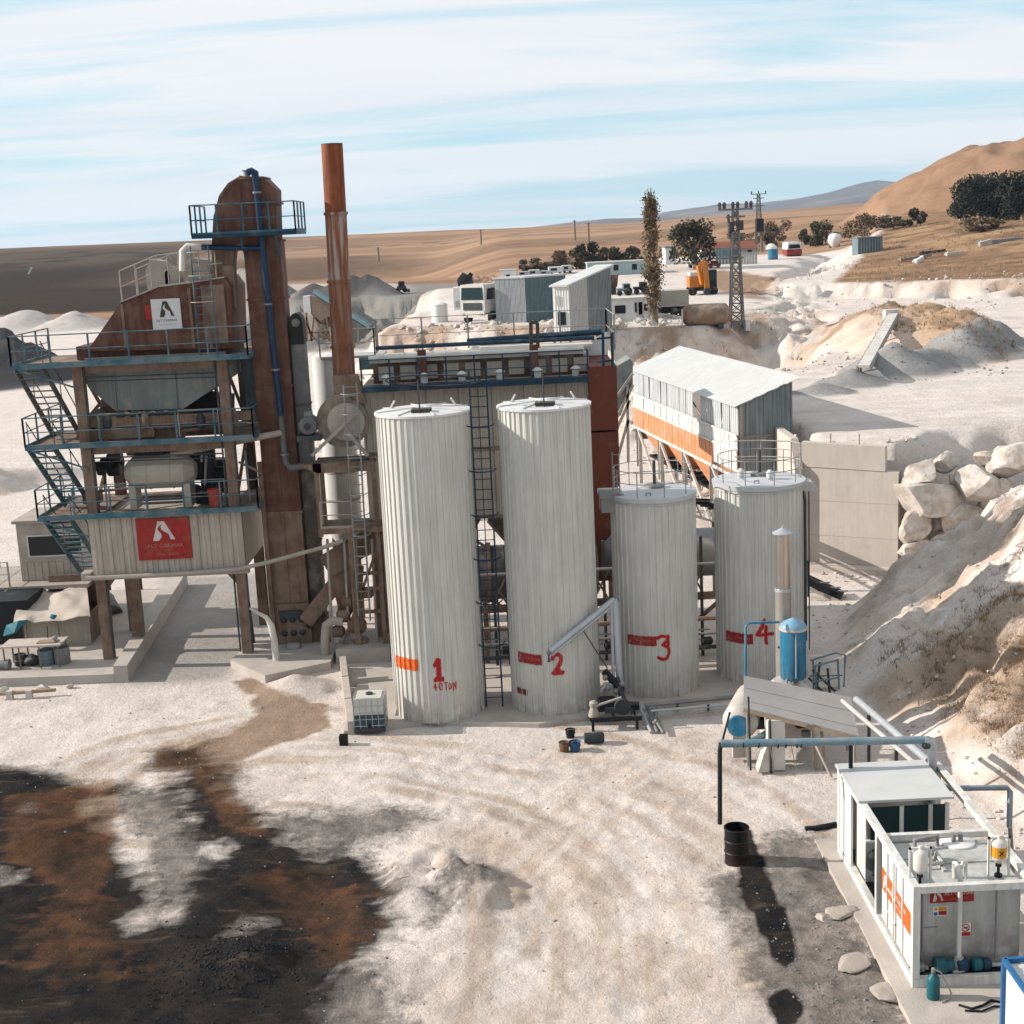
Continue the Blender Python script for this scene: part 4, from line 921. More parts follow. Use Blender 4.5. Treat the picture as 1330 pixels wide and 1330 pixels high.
    # bitumen weigh kettle and pipes right of the drum
    for px, py, w, h, m in ((258,605,.55,1.0,'black'),(272,600,.5,1.3,'dgrey'),(285,622,.6,.9,'black'),(240,592,.5,.4,'dgrey'),(300,628,.5,.7,'black'),(250,635,.8,.3,'dgrey')):
        p = A(px, py, 50.2); MB().lathe((p[0], p[1], p[2]-h/2), [(w*.3,0),(w*.5,.12),(w*.5,h-.12),(w*.25,h)], 14).build('kettle', m, T, 40)
    for a, b in (((268,592),(266,630)),((262,590),(262,600)),((305,590),(306,650)),((318,585),(325,655)),((310,600),(335,612))):
        MB().tube(A(*a, 49.3), A(*b, 49.3), 0.045, 6).build('oil_pipe', 'grey_rail', T)
    MB().tube(A(306,655,49.3), A(330,835,49.3), .05, 6).build('down_pipe', 'dgrey', T)
    # dark machines beyond the hopper on the right
    MB().xz(wh((238,528),(252,516),(290,520),(290,540),(236,545)), 50.6, 51.8).build('air_tank', 'black', T)
    for k in range(3): MB().lathe(A(253+14*k, 512, 51), [(0.06,0),(0.06,.35)], 8).build('valve', 'dgrey', T)
    MB().box(A(314,462,51.2)[0], 51.2, 8.4, A(330,462,51.2)[0], 51.9, 11.0).build('control_cabinet', 'teal_metal', T)
    # more of the brown clutter between the decks
    for x0_,x1_,y0_,y1_,Yc,m in ((105,175,548,566,51.0,'dusty'),(225,300,545,562,51.2,'dusty'),(115,150,556,566,50.2,'truck_rust'),(240,300,575,584,50.8,'dgrey'),(262,300,596,640,51.2,'dgrey'),(108,128,640,655,49.5,'dgrey'),(170,240,640,652,50.6,'dusty'),(255,285,640,655,49.8,'black')):
        a = A(x0_, y1_, Yc); b = A(x1_, y0_, Yc); MB().box(a[0], Yc, min(a[2],b[2]), b[0], Yc+.5, max(a[2],b[2])).build('machine_frame', m, T)
    for a, b, r_ in (((108,560),(250,552),.07),((112,640),(168,634),.05),((236,560),(320,548),.06),((100,520),(130,560),.09),((292,470),(300,560),.06)): MB().tube(A(*a,49.2), A(*b,49.2), r_, 8).build('air_line', 'dusty', T)
    for a, b in (((92,570),(150,500)),((300,585),(300,650))): MB().beam(A(*a,52.2), A(*b,52.2), .12).build('brace', 'dusty', T)
    # conduits, cable runs and inner rails
    for x in (XL+.24, XR-.24, XR+.22): MB().tube((x, YF-.2, .4), (x, YF-.2, 11.0), .035, 6).build('conduit', 'dgrey', T)
    for z in (10.6, 7.75, 5.3): MB().tube((XL+.2, YF-.22, z), (XR-.2, YF-.22, z-.05), .03, 6).tube((XL+.2, YF-.22, z-.14), (XR-.2, YF-.22, z-.2), .022, 6).build('cable_run', 'dgrey', T)
    for z in (8.28, 5.74): rail_run(T, [(XL+.4, YF+.35), (XR-.4, YF+.35)], z, .95, 'pale_rail', 1.7, toe=False, r=.018)
    for x in (XL, XR): MB().beam((x, YF+.2, 5.8), (x, YB-.2, 8.0), .1).beam((x, YB-.2, 8.4), (x, YF+.2, 10.9), .1).build('side_brace', 'dusty', T)
    for k, (px, py, h_) in enumerate(((140,556,.5),(190,556,.6),(262,556,.55),(305,556,.7))): MB().lathe(A(px, py, 49.0), [(.1,0),(.16,.05),(.16,h_*.7),(.07,h_)], 10).build('air_receiver', 'dusty' if k % 2 else 'dgrey', T, 40)
    # pugmill drum
    p0 = A(161, 615, 49.0); p1 = A(252, 611, 49.0); L = p1[0]-p0[0]
    D = MB().lathe((p0[0], 49.3, p0[2]-.03), [(.30,0),(.60,.32),(.62,.34),(.62,L-.34),(.60,L-.32),(.30,L)], 12, 'x').build('mixer_drum', 'drum', T)
    for x in (p0[0]+.25, p1[0]-.3): MB().box(x-.12, 48.9, 5.75, x+.12, 49.7, p0[2]-.4).build('drum_foot', 'drum', D)
    for k in (0.33, 0.66): MB().lathe((p0[0]+L*k, 49.3, p0[2]-.03), [(.64,0),(.64,.04)], 12, 'x').build('drum_band', 'drum', D)
    # lower enclosure in cream sheet
    zb, zt = 3.52, 5.60; x0, x1 = -15.08, -9.62
    n = 14
    for k in range(n):
        a = x0+(x1-x0)*k/n; b = x0+(x1-x0)*(k+1)/n-0.012; mb = MB()
        w = b-a; prof = [(a,0),(a+w*.25,0),(a+w*.3,-.03),(a+w*.5,-.03),(a+w*.55,0),(a+w*.9,0),(a+w*.93,-.03),(b,-.03)]
        mb.v = [(x, 48.35+y, zb) for x, y in prof]+[(x, 48.35+y, zt) for x, y in prof]; m_ = len(prof); mb.f = [(i, i+1, m_+i+1, m_+i) for i in range(m_-1)]
        mb.build('cladding_sheet', 'cabin', T)
    MB().box(x0, 48.37, zb, x1, 52.2, zt).build('enclosure', 'cabin', T)
    MB().box(x0-.1, 48.22, zb-.16, x1+.12, 48.5, zb-.005).build('bottom_flange', 'pale_rail', T)
    MB().box(x0-.45, 48.3, zb-.17, x0-.1, 48.9, zb+.1).build('end_plate', 'pale_rail', T)
    o = A(181, 728, 48.27); wv = A(250, 725, 48.27)[0]-o[0]; hv = 1.5
    S = MB().box(o[0], 48.25, o[2], o[0]+wv, 48.31, o[2]+hv).build('sign', 'sign_red', T)
    so_ = (o[0], 48.245, o[2])
    put_logo(so_, (1,0,0), (0,0,1), wv*.30, hv*.46, wv*.42, hv*.47, 'label_white', S, (0,-1,0))
    put_text('ALT CAKMAK', so_, (1,0,0), (0,0,1), wv*.52, hv*.30, 0.17, 'label_faded', S, 1.25); put_text('ASFALT PLENTI', so_, (1,0,0), (0,0,1), wv*.55, hv*.1, 0.12, 'label_pale_red', S)
    # long sagging dust hose from the enclosure to the fan frame
    pts = [A(x, y, 48.1) for x, y in ((112,751),(180,748),(250,744),(310,739),(350,730),(390,719),(420,711),(446,702))]
    MB().path(pts, [.075]*8, 8).build('dust_pipe', 'pale_rail', T, 40)
M['label_pale_red'] = mat('label_pale_red', (0.48, 0.2, 0.18), 0.6)
tower()
def drum_on_platform():
    p = A(284, 650, 48.5)
    o = MB().lathe((p[0]-.12, p[1], 5.73), [(.20,0),(.21,.02),(.255,.66),(.27,.68),(.27,.70),(.22,.70),(.20,.6)], 16).build('bucket', mat('red_plastic', (0.42,.075,.05), .6, dust=.35), None, 40)
    tag(o, 'dusty red bucket on the lowest platform of the mixing tower', 'bucket')
drum_on_platform()

def elevator():
    T = thing('bucket_elevator', 'tall red brown bucket elevator with blue railed head platform', 'elevator', (-8.3, 50, 0))
    x0, x1, y0, y1 = -8.95, -7.66, 49.5, 50.5
    zs = [1.85, 5.3, 9.9, 13.0, 15.0]
    for i, (a, b) in enumerate(zip(zs, zs[1:])):
        m = 'dusty' if i == 0 else 'rust'
        xm = (x0+x1)/2
        MB().box(x0, y0, a, xm-.012, y1, b-.02).box(xm+.012, y0, a, x1, y1, b-.02).build('casing', m, T)
        MB().box(x0-.05, y0-.05, b-.08, x1+.05, y1+.05, b).build('flange', m, T)
        MB().box(x0+.02, y0+.03, a, x1-.02, y1-.03, b).build('seam', 'dusty', T)
        for x in (x0, x1-.05): MB().box(x, y0-.035, a, x+.05, y0-.001, b-.1).build('corner_angle', m, T)
    # head
    Y0 = 49.42; f = lambda *ps: [A(x, y, Y0)[::2] for x, y in ps]
    MB().xz(f((275,318),(277,282),(284,255),(296,238),(308,231),(343,231),(358,246),(360,318)), Y0, 50.7).build('head_casing', 'rust', T)
    MB().xz(f((276,308),(306,306),(300,322),(275,323)), Y0+.1, 50.5).build('discharge_spout', 'black', T)
    MB().xz(f((311,228),(311,316),(313,316),(313,228)), Y0-.04, 50.7).build('head_rib', 'rust', T)
    MB().xz(f((312,262),(361,262),(361,265),(312,265)), Y0-.05, 50.72).build('head_rib', 'rust', T)
    MB().xz(f((284,255),(296,238),(311,229),(343,229),(345,231),(308,233),(298,241),(287,256)), Y0-.05, 50.73).build('head_cover', 'dusty', T)
    # platform round the head
    z = A(310, 303, 48.9)[2]; xa, xb = A(250,300,48.9)[0], A(385,300,48.9)[0]
    MB().box(xa, 48.7, z-.12, xb, 49.4, z).box(xa, 49.4, z-.12, -10.05, 51.2, z).box(-7.6, 49.4, z-.12, xb, 51.2, z).build('deck', 'teal_dark', T)
    rail_run(T, [(xa, 51.2), (xa, 48.75), (xb, 48.75), (xb, 51.2)], z, 1.0, 'teal2', 0.95)
    MB().box(xa, 51.1, z-.12, xb, 51.25, z+.02).build('edge_beam', 'teal2', T)
    for x in (-8.9, -7.7): MB().beam((x, 49.5, z-.9), (x, 48.8, z-.12), .06).build('bracket', 'teal2', T)
    # blue drain pipe
    yy = 49.2
    pts = [A(321,224,yy), A(327,222,yy), A(331,224,yy), A(333,240,yy), A(339,300,yy), A(349,395,yy), A(357,470,yy), A(365,540,yy)]
    MB().path(pts, .115, 10).build('blue_pipe', 'blue', T, 50)
    MB().path([A(365,540,yy), A(369,580,yy), A(371,600,yy), A(377,608,yy), A(404,604,yy)], .11, 10).build('dust_pipe', 'guard', T, 50)
    MB().tube(A(366,562,yy), A(222,590,yy-.2), .12, 10).build('dust_pipe', 'pale_rail', T, 50)
    MB().path([A(342,322,yy), A(300,322,yy), A(262,321,yy)], .10, 10).build('blue_pipe', 'blue', T, 50)
    MB().path([A(262,321,yy), A(243,320,yy), A(237,326,yy), A(237,352,yy)], .11, 10).build('elbow_pipe', 'white_old', T, 50)
    for x, y in ((334,250),(348,395),(358,480),(370,590)): 
        p = A(x, y, yy); MB().lathe((p[0],p[1],p[2]), [(.16,-.03),(.16,.03)], 12).build('pipe_flange', 'mgrey', T)
    MB().lathe(A(321,232,49.9), [(.12,-.2),(.12,.25),(.2,.28)], 10).build('vent_cap', 'mgrey', T)
    # boot
    MB().box(-9.02, 49.4, 0.2, -7.62, 50.6, 1.84).build('boot', 'dusty', T)
    MB().box(-9.08, 49.3, 0.02, -7.55, 50.7, 0.2).build('base_plate', 'dusty', T)
    for k in range(3):
        for j in range(2): MB().lathe((-8.6+.33*k, 49.4, 0.75+.5*j), [(.09,0),(.12,-.06),(.05,-.14)], 10, 'y').build('bearing', 'dgrey', T, 40)
    MB().box(-8.75, 49.33, 1.25, -7.9, 49.39, 1.6).build('clean_out_door', 'dgrey', T)
    p = A(383, 838, 48.9); MB().lathe((p[0]-.3, 48.9, .32), [(.12,0),(.2,.03),(.2,.42),(.14,.5)], 14, 'x').build('drive_motor', 'mgrey', T, 40); MB().box(p[0]-.35, 48.7, .02, p[0]+.35, 49.1, .14).build('motor_base', 'dusty', T)
    # side post with rail left of the casing
    MB().beam(A(337,600,49.3), A(358,846,49.3), .16, .16).build('guide_post', 'dusty', T)
M['teal2'] = mat('platform_blue', (0.03, 0.13, 0.18), 0.5, var=0.2, dust=0.25, dustcol=(0.4,.4,.38))
elevator()
def filler_elevator():
    T = thing('filler_elevator', 'slim grey elevator leg with black rounded top beside the brown elevator', 'elevator', (-7.3, 50.2, 0))
    xa, xb = -7.60, -7.12
    MB().box(xa, 49.75, 1.2, xb, 50.4, 6.9).build('casing', 'dusty_dark', T); MB().box(xa, 49.75, 6.92, xb, 50.4, 11.3).build('casing', 'guard', T)
    n = 10; z0 = 11.32; pts = [(xa, z0), (xb, z0)]+[((xa+xb)/2+(xb-xa)/2*math.cos(math.pi*k/n), z0+.75+(xb-xa)/2*math.sin(math.pi*k/n)*1.4) for k in range(n+1)]
    MB().xz(pts, 49.7, 50.45).build('head_guard', 'black', T)
    MB().lathe(((xa+xb)/2, 49.7, z0+.75), [(.15,-.03),(.15,0.01)], 14, 'y').build('pulley', 'guard', T)
    MB().box(xa-.05, 49.7, 0.0, xb+.05, 50.5, 1.2).build('boot', 'dusty', T)
    for z in (4, 6.9, 9.1): MB().box(xa-.03, 49.72, z, xb+.03, 50.43, z+.06).build('flange', 'dusty_dark', T)
    # reject chute falling into the boot
    a, b = A(444, 748, 49.2), A(398, 806, 49.2)
    MB().beam(a, b, 0.5, 0.55).build('reject_chute', 'dusty', T); MB().beam((a[0],a[1]+.35,a[2]-.25), (b[0],b[1]+.35,b[2]-.3), .5, .2).build('chute_guard', 'black', T)
M['dusty_dark'] = mat('dusty_dark_steel', (0.14, 0.115, 0.10), .75, var=.15, dust=.3, streak=.3)
filler_elevator()
# ------------------------------------------------------------------ stack, fan, bag house, dryer
def stack():
    Y = 49.6
    T = thing('chimney_stack', 'tall rusty orange exhaust stack with peeling paint', 'chimney', (-5.68, Y, 7.5))
    pts = [(431,187),(436,277),(440.5,365),(445,450),(448.5,512)]; W = [A(x, y, Y) for x, y in pts]
    xc = -5.66
    for i, m in enumerate(('stack_rust','stack_mix','stack_brown','stack_brown')):
        za, zb = W[i+1][2], W[i][2]; r = 0.375+0.008*i; xt, xb_ = W[i][0], W[i+1][0]
        prof = [(r,0),(r,zb-za-.012)]
        mb = MB().path([(xb_, Y, za), (xt, Y, zb-.012)], r, 20); mb.build('stack_section', m, T, 40)
        if i: MB().lathe((xt, Y, zb-.06), [(r+.045,0),(r+.045,.10)], 20).build('flange_ring', m, T, 30)
    MB().lathe((W[0][0], Y, W[0][2]), [(.35,-.4),(.35,.01),(.375,.01),(.375,-.02)], 20).build('stack_mouth', 'black', T)
    # transition to the fan
    b = W[-1]; MB().xz([(b[0]-.42, b[2]), (b[0]+.42, b[2]), (b[0]+.5, b[2]-.9), (b[0]-.55, b[2]-.9)], Y-.4, Y+.4).build('stack_boot', 'dusty', T)
stack()
def fan():
    Y = 48.6; c = A(446, 548, Y)
    T = thing('exhaust_fan', 'dusty round exhaust fan with grey electric motor under the stack', 'fan', (c[0], Y, 7.4))
    n = 30; pts = []
    for k in range(n):
        a = 2*math.pi*k/n; r = 0.86+0.14*k/n; pts.append((c[0]+r*math.cos(-a+1.2), c[2]+r*math.sin(-a+1.2)))
    MB().xz(pts, Y, Y+.8).build('volute', 'guard_dusty', T)
    MB().lathe((c[0]+.10, Y-.10, c[2]), [(.68,.10),(.66,0.0),(.3,-.05),(.02,-.06)], 24, 'y').build('inlet_cover', 'beige', T, 30)
    MB().xz([(c[0]-.2, c[2]+.6), (c[0]+.85, c[2]+.6), (c[0]+.55, c[2]+1.6), (c[0]-.3, c[2]+1.6)], Y+.1, Y+.75).build('outlet_duct', 'dusty', T)
    for k, (a, b) in enumerate((((405,592),(460,538)),((478,592),(450,560)))): MB().beam(A(*a, Y-.3), A(*b, Y-.3), .14, .12).build('stay', 'pale_rail', T)
    m = A(401, 552, Y)
    mo = MB().lathe((m[0], Y-.35, m[2]), [(.14,0),(.30,.04),(.33,.10),(.33,.8),(.2,.9)], 18, 'y').build('motor', 'guard', T, 40)
    MB().lathe((m[0], Y-.36, m[2]), [(.10,0),(.13,-.05),(.04,-.07)], 14, 'y').build('motor_cap', 'dgrey', mo)
    rep(MB().box(m[0]-.34, Y-.2, m[2]-.012, m[0]+.34, Y+.4, m[2]+.012).build('cooling_fin', 'guard', mo), [(0,0,.09),(0,0,-.09)])
    MB().box(m[0]-.12, Y-.1, m[2]+.31, m[0]+.14, Y+.25, m[2]+.46).build('terminal_box', 'mgrey', mo)
    MB().box(m[0]-.4, Y-.4, m[2]-.52, m[0]+.45, Y+.7, m[2]-.34).build('motor_base', 'dgrey', T)
M['guard_dusty'] = mat('volute_dusty', (.24,.19,.15), .75, var=.15, dust=.45)
fan()
def fan_frame():
    T = thing('fan_frame', 'dusty brown steel frame carrying the fan beside the first tank', 'steel frame', (-6, 48.6, 0))
    x0, x1 = A(407,600,48.3)[0], A(476,600,48.3)[0]; z1 = A(440,600,48.3)[2]
    MB().box(x0, 48.0, z1-.32, x1+.3, 48.15, z1).box(x0, 49.4, z1-.32, x1+.3, 49.55, z1).build('main_beam', 'dusty', T)
    MB().box(x0, 48.16, z1-.10, x1+.3, 49.39, z1-.02).build('deck', 'dusty', T)
    MB().xz([(x0-.55, z1),(x0+.3,z1),(x0+.3,z1-.38)], 48.0, 48.5).build('bracket', 'dusty', T)
    z2 = A(440,684,48.3)[2]
    MB().box(x0+.1, 48.0, z2-.2, x1+.6, 49.6, z2).build('lower_deck', 'dusty', T)
    rail_run(T, [(x0+.15, 48.05), (x1-.6, 48.05)], z2, .95, 'pale_rail', .9)
    for x in (x0+.1, x1+.25):
        for y in (48.15, 49.5): MB().beam((x, y, .55 if x > x0+.2 else z2-.3), (x, y, z1-.3), .16, .16).build('column', 'dusty', T)
    for x, za, zb in ((x0+1.15, .55, z2-.2), (x1+.5, .55, z2-.2)): MB().beam((x, 48.1, za), (x, 48.1, zb), .2, .16).build('column', 'dusty', T)
    MB().beam((x0+.6,48.2,.6),(x1+.4,48.2,z2-.3),.1).beam((x1+.5,48.2,2.5),(x1+1.0,48.2,z2-.2),.08).build('brace', 'dusty', T)
    MB().beam(A(434,605,48.5), A(480,596,48.5), .14, .12).build('brace', 'dgrey', T)
    # collector screw and gear boxes at the foot
    a, b = A(424,735,49), A(500,690,49); MB().beam(a, b, .55, .8).build('screw_trough', 'dusty', T)
    MB().xz([A(x,y,48.9)[::2] for x,y in ((425,728),(470,742),(468,780),(455,800),(440,790),(430,760))], 48.9, 49.7).build('rotary_valve', 'dusty', T)
    for px, py, s in ((446,800,.5),(465,812,.6),(452,780,.45),(478,770,.4),(470,835,.5),(440,820,.45)):
        p = A(px, py, 48.4); MB().lathe((p[0]-s/2, 48.4, p[2]), [(s*.3,0),(s*.5,.06),(s*.5,s*.8),(s*.25,s)], 12, 'x').build('gear_motor', 'dusty', T, 40)
    for px in (425, 447, 462, 483, 492): MB().tube(A(px, 700, 48.3), A(px+7, 835, 48.3), .05, 6).build('pipe', 'pale_rail', T)
    for py in (765, 795, 745): MB().beam(A(470, py, 48.2), A(500, py-2, 48.2), .1, .12).build('cross_beam', 'dusty', T)
    # plinth
    MB().box(A(437,860,47.6)[0], 47.6, -.1, A(507,860,47.6)[0], 49.9, .55).build('plinth', 'concrete', T)
    # big curved return pipe
    MB().path([A(423,855,47.9), A(422,830,47.9), A(424,812,47.9), A(432,806,47.9), A(445,808,47.9)], .16, 10).build('return_pipe', 'pale_rail', T, 50)
    MB().path([A(360,865,47.6), A(356,830,47.6), A(352,812,47.6), A(346,802,47.6), A(324,790,47.6)], [.13,.13,.12,.08,.03], 10).build('white_pipe', 'white_old', T, 50)
    # access ladder
    r0, r1 = (446,498), (482,818); q0, q1 = (462,496), (486+10,808)
    for a, b in (((446,500),(466,800)),((463,498),(481,806))): MB().tube(A(*a, 47.75), A(*b, 47.75), .032, 6).build('ladder_rail', 'grey_rail', T)
    for k in range(26):
        t = k/26+.01; a = A(446+20*t, 500+300*t, 47.75); b = A(463+18*t, 498+308*t, 47.75); MB().tube(a, (b[0], b[1], a[2]), .018, 5).build('ladder_rung', 'grey_rail', T)
    for k in range(9):
        p = A(455+19*k/9, 510+26*k, 47.75); MB().path([(p[0]+.33*math.cos(t), 47.7-.55*math.sin(t), p[2]) for t in [math.pi*j/8 for j in range(9)]], .016, 5).build('hoop', 'grey_rail', T)
fan_frame()
def filler_silo():
    c = A(424, 500, 53.0); 
    T = thing('filler_silo', 'slim white cylindrical filler silo behind the rusty stack', 'silo', (c[0], 53, 3))
    zt = A(427, 462, 53)[2]; zm = A(430,540,53)[2]; zb = A(440, 705, 53)[2]
    MB().lathe((c[0]+.1, 53.2, zm), [(.62,0),(.62,zt-zm),(.1,zt-zm+.1)], 24).build('upper_barrel', 'white', T, 30)
    MB().lathe((c[0]+.3, 53.2, zb+.3), [(.15,-1.2),(.68,0),(.68,zm-zb-.5)], 24).build('lower_barrel', 'white', T, 30)
    for k in range(3):
        z = zb+.6+k*1.1; MB().lathe((c[0]+.3, 53.2, z), [(.70,0),(.70,.08)], 24).build('band', 'drum', T)
    x0, x1 = A(415,420,53)[0], A(486,420,53)[0]
    rail_run(T, [(x0, 52.5), (x1, 52.5), (x1, 54)], zt, 1.0, 'pale_rail', 1.0, toe=False)
    MB().box(x0, 52.5, zt-.1, x1+.3, 54, zt-.01).build('deck', 'grey_white', T); MB().box(A(466,470,52.4)[0], 52.45, zt-.55, x1+.35, 54, zt-.11).build('side_tank', 'teal_metal', T)
    for a in (.8, 2.3, 3.9, 5.5): MB().tube((c[0]+.3+.6*math.cos(a), 53.2+.6*math.sin(a), 0), (c[0]+.3+.6*math.cos(a), 53.2+.6*math.sin(a), zb+.4), .07, 6).build('leg', 'dusty', T)
filler_silo()
def baghouse():
    X0, X1, Y0, Y1 = -5.15, 3.92, 48.9, 53.2
    T = thing('bag_house', 'long beige bag filter house with blue roof walkway behind the tall tanks', 'filter house', (-.6, 51, 0))
    zr = 9.75; zmid = 7.35; zb = 4.95; xe = 2.92
    MB().box(X0+.05, Y0+.05, zb, xe, Y1, zr-.01).build('body', 'beige', T)
    n = 7
    for row, (a, b) in enumerate(((zb, zmid-.06), (zmid+.06, zr-.05))):
        for k in range(n):
            xa = X0+(xe-X0)*k/n+.015; xb = X0+(xe-X0)*(k+1)/n-.015; mb = MB(); w = xb-xa
            pr = [(xa,0)]
            for j in range(5):
                s = xa+w*(j+.35)/5; pr += [(s,0),(s+.03,-.04),(s+w*.06,-.04),(s+w*.06+.03,0)]
            pr += [(xb,0)]; m_ = len(pr)
            mb.v = [(x, Y0+y, a) for x, y in pr]+[(x, Y0+y, b) for x, y in pr]; mb.f = [(i, i+1, m_+i+1, m_+i) for i in range(m_-1)]
            mb.build('wall_panel', 'beige', T)
    MB().box(X0, Y0-.08, zmid-.05, xe, Y0+.04, zmid+.05).build('waist_beam', 'dusty', T)
    MB().box(X0, Y0-.06, zb-.14, xe, Y1, zb-.005).build('bottom_beam', 'dusty', T)
    # red brown end plenum
    zt2 = A(783, 475, Y0)[2]
    MB().box(xe+.01, Y0-.15, A(783,560,Y0)[2]+.05, X1, Y1, zt2).build('end_plenum', 'rust_end', T)
    MB().box(xe+.01, Y0-.10, 2.3, X1, Y1-.5, A(783,560,Y0)[2]-.03).build('end_plenum', 'rust_end', T)
    # hoppers and legs below
    for k in range(4):
        a = X0+.2+(xe-X0)*k/4; b = a+(xe-X0)/4-.2
        mb = MB(); mx = (a+b)/2; my = (Y0+Y1)/2
        mb.v = [(a,Y0+.1,zb-.15),(b,Y0+.1,zb-.15),(b,Y1-.1,zb-.15),(a,Y1-.1,zb-.15),(mx-.2,my-.3,3.3),(mx+.2,my-.3,3.3),(mx+.2,my+.3,3.3),(mx-.2,my+.3,3.3)]
        mb.f = [(0,1,5,4),(1,2,6,5),(2,3,7,6),(3,0,4,7),(4,5,6,7)]; mb.build('dust_hopper', 'dusty', T)
    for x in (X0+.1, -2.4, .3, xe-.1, X1-.15):
        for y in (Y0+.1, Y1-.2): MB().beam((x, y, 0), (x, y, zb-.14), .2, .2).build('leg', 'dusty', T)
    for a, b in (((X0+.1,.6),(-2.4,3.4)),((-2.4,3.4),(.3,.6)),((.3,3.6),(xe-.1,.6)),((-2.4,4.7),(-.2,3.2)),((.3,3.2),(-.9,4.7))):
        MB().beam((a[0],Y0+.05,a[1]), (b[0],Y0+.05,b[1]), .09).build('brace', 'dusty', T)
    MB().beam((X0,Y0+.05,2.4),(xe,Y0+.05,2.4),.12,.14).build('cross_beam', 'dusty', T)
    # roof: walkway, upper doors, pipes
    xw1 = A(796, 505, Y0-.6)[0]
    MB().box(X0+.1, Y0-.75, zr-.12, xe-.02, Y0+.5, zr).build('deck', 'teal_dark', T)
    rail_run(T, [(X0+.15, Y0-.72), (xe-.05, Y0-.72)], zr, 1.0, 'teal_dark', .95)
    MB().box(X0+.4, Y0+1.0, zr, xe-.1, Y1-.3, zr+.72).build('upper_box', 'truck_rust', T)
    MB().box(X0+.3, Y0+.9, zr+.73, xe, Y1-.2, zr+.80).build('roof_plate', 'white_old', T)
    d0 = MB().box(X0+.6, Y0+.93, zr+.1, X0+1.15, Y0+.995, zr+.6).build('access_door', 'beige', T); rep(d0, [(.78*k, 0, 0) for k in range(1, 10)])
    for x in (-3.1, .9): MB().box(x, Y0+.6, zr, x+.3, Y0+.85, zr+1.15).build('duct', 'rust', T)
    for k in range(6): MB().lathe((X0+.9+1.35*k, Y0+.45, zr), [(.13,0),(.13,.22),(.2,.26),(.06,.36)], 10).build('roof_vent', 'white_old', T, 40)
    MB().tube((X0+.3, Y0+.7, zr+.92), (xe-.1, Y0+.7, zr+.92), .11, 10).build('air_pipe', 'white_old', T, 40)
    MB().tube((X0+.3, Y1-.6, zr+1.05), (xe+.5, Y1-.6, zr+1.05), .08, 8).build('air_pipe', 'teal_dark', T, 40)
    MB().tube((-1.4, Y1-.2, zr+1.1), (xe+.8, Y1-.4, zr+1.25), .12, 8).build('air_pipe', 'teal_dark', T, 40)
    MB().box(-.9, Y1-1.2, zr+.82, 1.2, Y1-.3, zr+.95).box(1.4, Y1-1.6, zr+.82, 3.3, Y1-.5, zr+.92).build('roof_sheet', 'white_old', T)
    rail_run(T, [(X0+.3, Y1-.15), (X1, Y1-.15), (X1, Y0+.4)], zr+.85, 1.25, 'grey_thin', 1.6, toe=False, r=.016)
    # tilted white lids at the right end and teal corner posts
    MB().prism([(0,0),(2.0,0),(2.0,.9)], A(722,468,53), (1,0,.05), (0,0,1), (0,.08,0)).build('open_lid', 'white', T)
    for px in (784, 796): MB().tube(A(px, 488, Y0-.1), A(px-1, 432, Y0-.1), .05, 6).build('corner_post', 'teal_dark', T)
    for y in (470, 440): MB().tube(A(775, y, Y0-.1), A(797, y-2, Y0-.1), .04, 6).build('corner_rail', 'teal_dark', T)
    # tall black hoist frame on the roof
    for px in (691, 699.5): MB().beam(A(px, 500, 50.4), A(px-1.5, 419, 50.4), .13, .10).build('hoist_post', 'dark_hatch', T)
    MB().beam(A(689, 419, 50.4), A(699, 419, 50.4), .14, .12).build('hoist_beam', 'dark_hatch', T)
    # oval ring rail over tank roofs (roof monorail)
    MB().path([A(562+62*math.cos(t), 494+7*math.sin(t), 47.9) for t in [2*math.pi*k/24 for k in range(24)]], .03, 6, closed=True).build('ring_rail', 'dgrey', T)
M['rust_end'] = mat('plenum_red_oxide', (0.20, 0.058, 0.03), .65, var=.1, scale=.8, streak=.15, dust=.08)
M['grey_thin'] = M['grey_rail']
baghouse()
def dryer():
    T = thing('dryer_drum', 'long dark grey dryer drum lying behind the tanks', 'dryer', (2, 51, 0))
    a = (-3.6, 47.4, 2.55); L = 13.5
    c = (-1.2, 54.6, 3.0)
    MB().lathe((-4.2, 47.3, 3.2), [(.6,0),(.95,.2),(.95,5.2),(.95,7.0),(.8,7.1)], 28, 'x').build('shell', 'drum_grey', T, 30)
    for k in range(3): MB().lathe((-3.6+2.6*k, 47.3, 3.2), [(1.06,0),(1.06,.18)], 28, 'x').build('tyre_ring', 'dusty', T, 30)
    MB().lathe((3.2, 47.6, 3.5), [(.5,0),(.8,.3),(.85,.32),(.85,5.2),(.5,5.4)], 24, 'x').build('burner_duct', 'mgrey', T, 30)
    for x in (-3.4, -1.1, 1.6, 5.0, 7.4):
        MB().beam((x, 46.7, .1), (x, 46.7, 2.4), .16).beam((x, 48.0, .1), (x, 48.0, 2.4), .16).beam((x, 46.6, 2.4), (x, 48.1, 2.4), .2).build('support', 'dusty', T)
    MB().beam((-4, 46.6, 2.0), (8, 46.6, 2.2), .15, .25).beam((5.0,46.7,.2),(7.4,46.7,2.2),.12).beam((5.0,46.7,2.2),(6.4,46.7,.2),.12).build('chassis_beam', 'dusty', T)
M['drum_grey'] = mat('dryer_grey', (.15,.14,.135), .6, var=.15, dust=.35)
dryer()
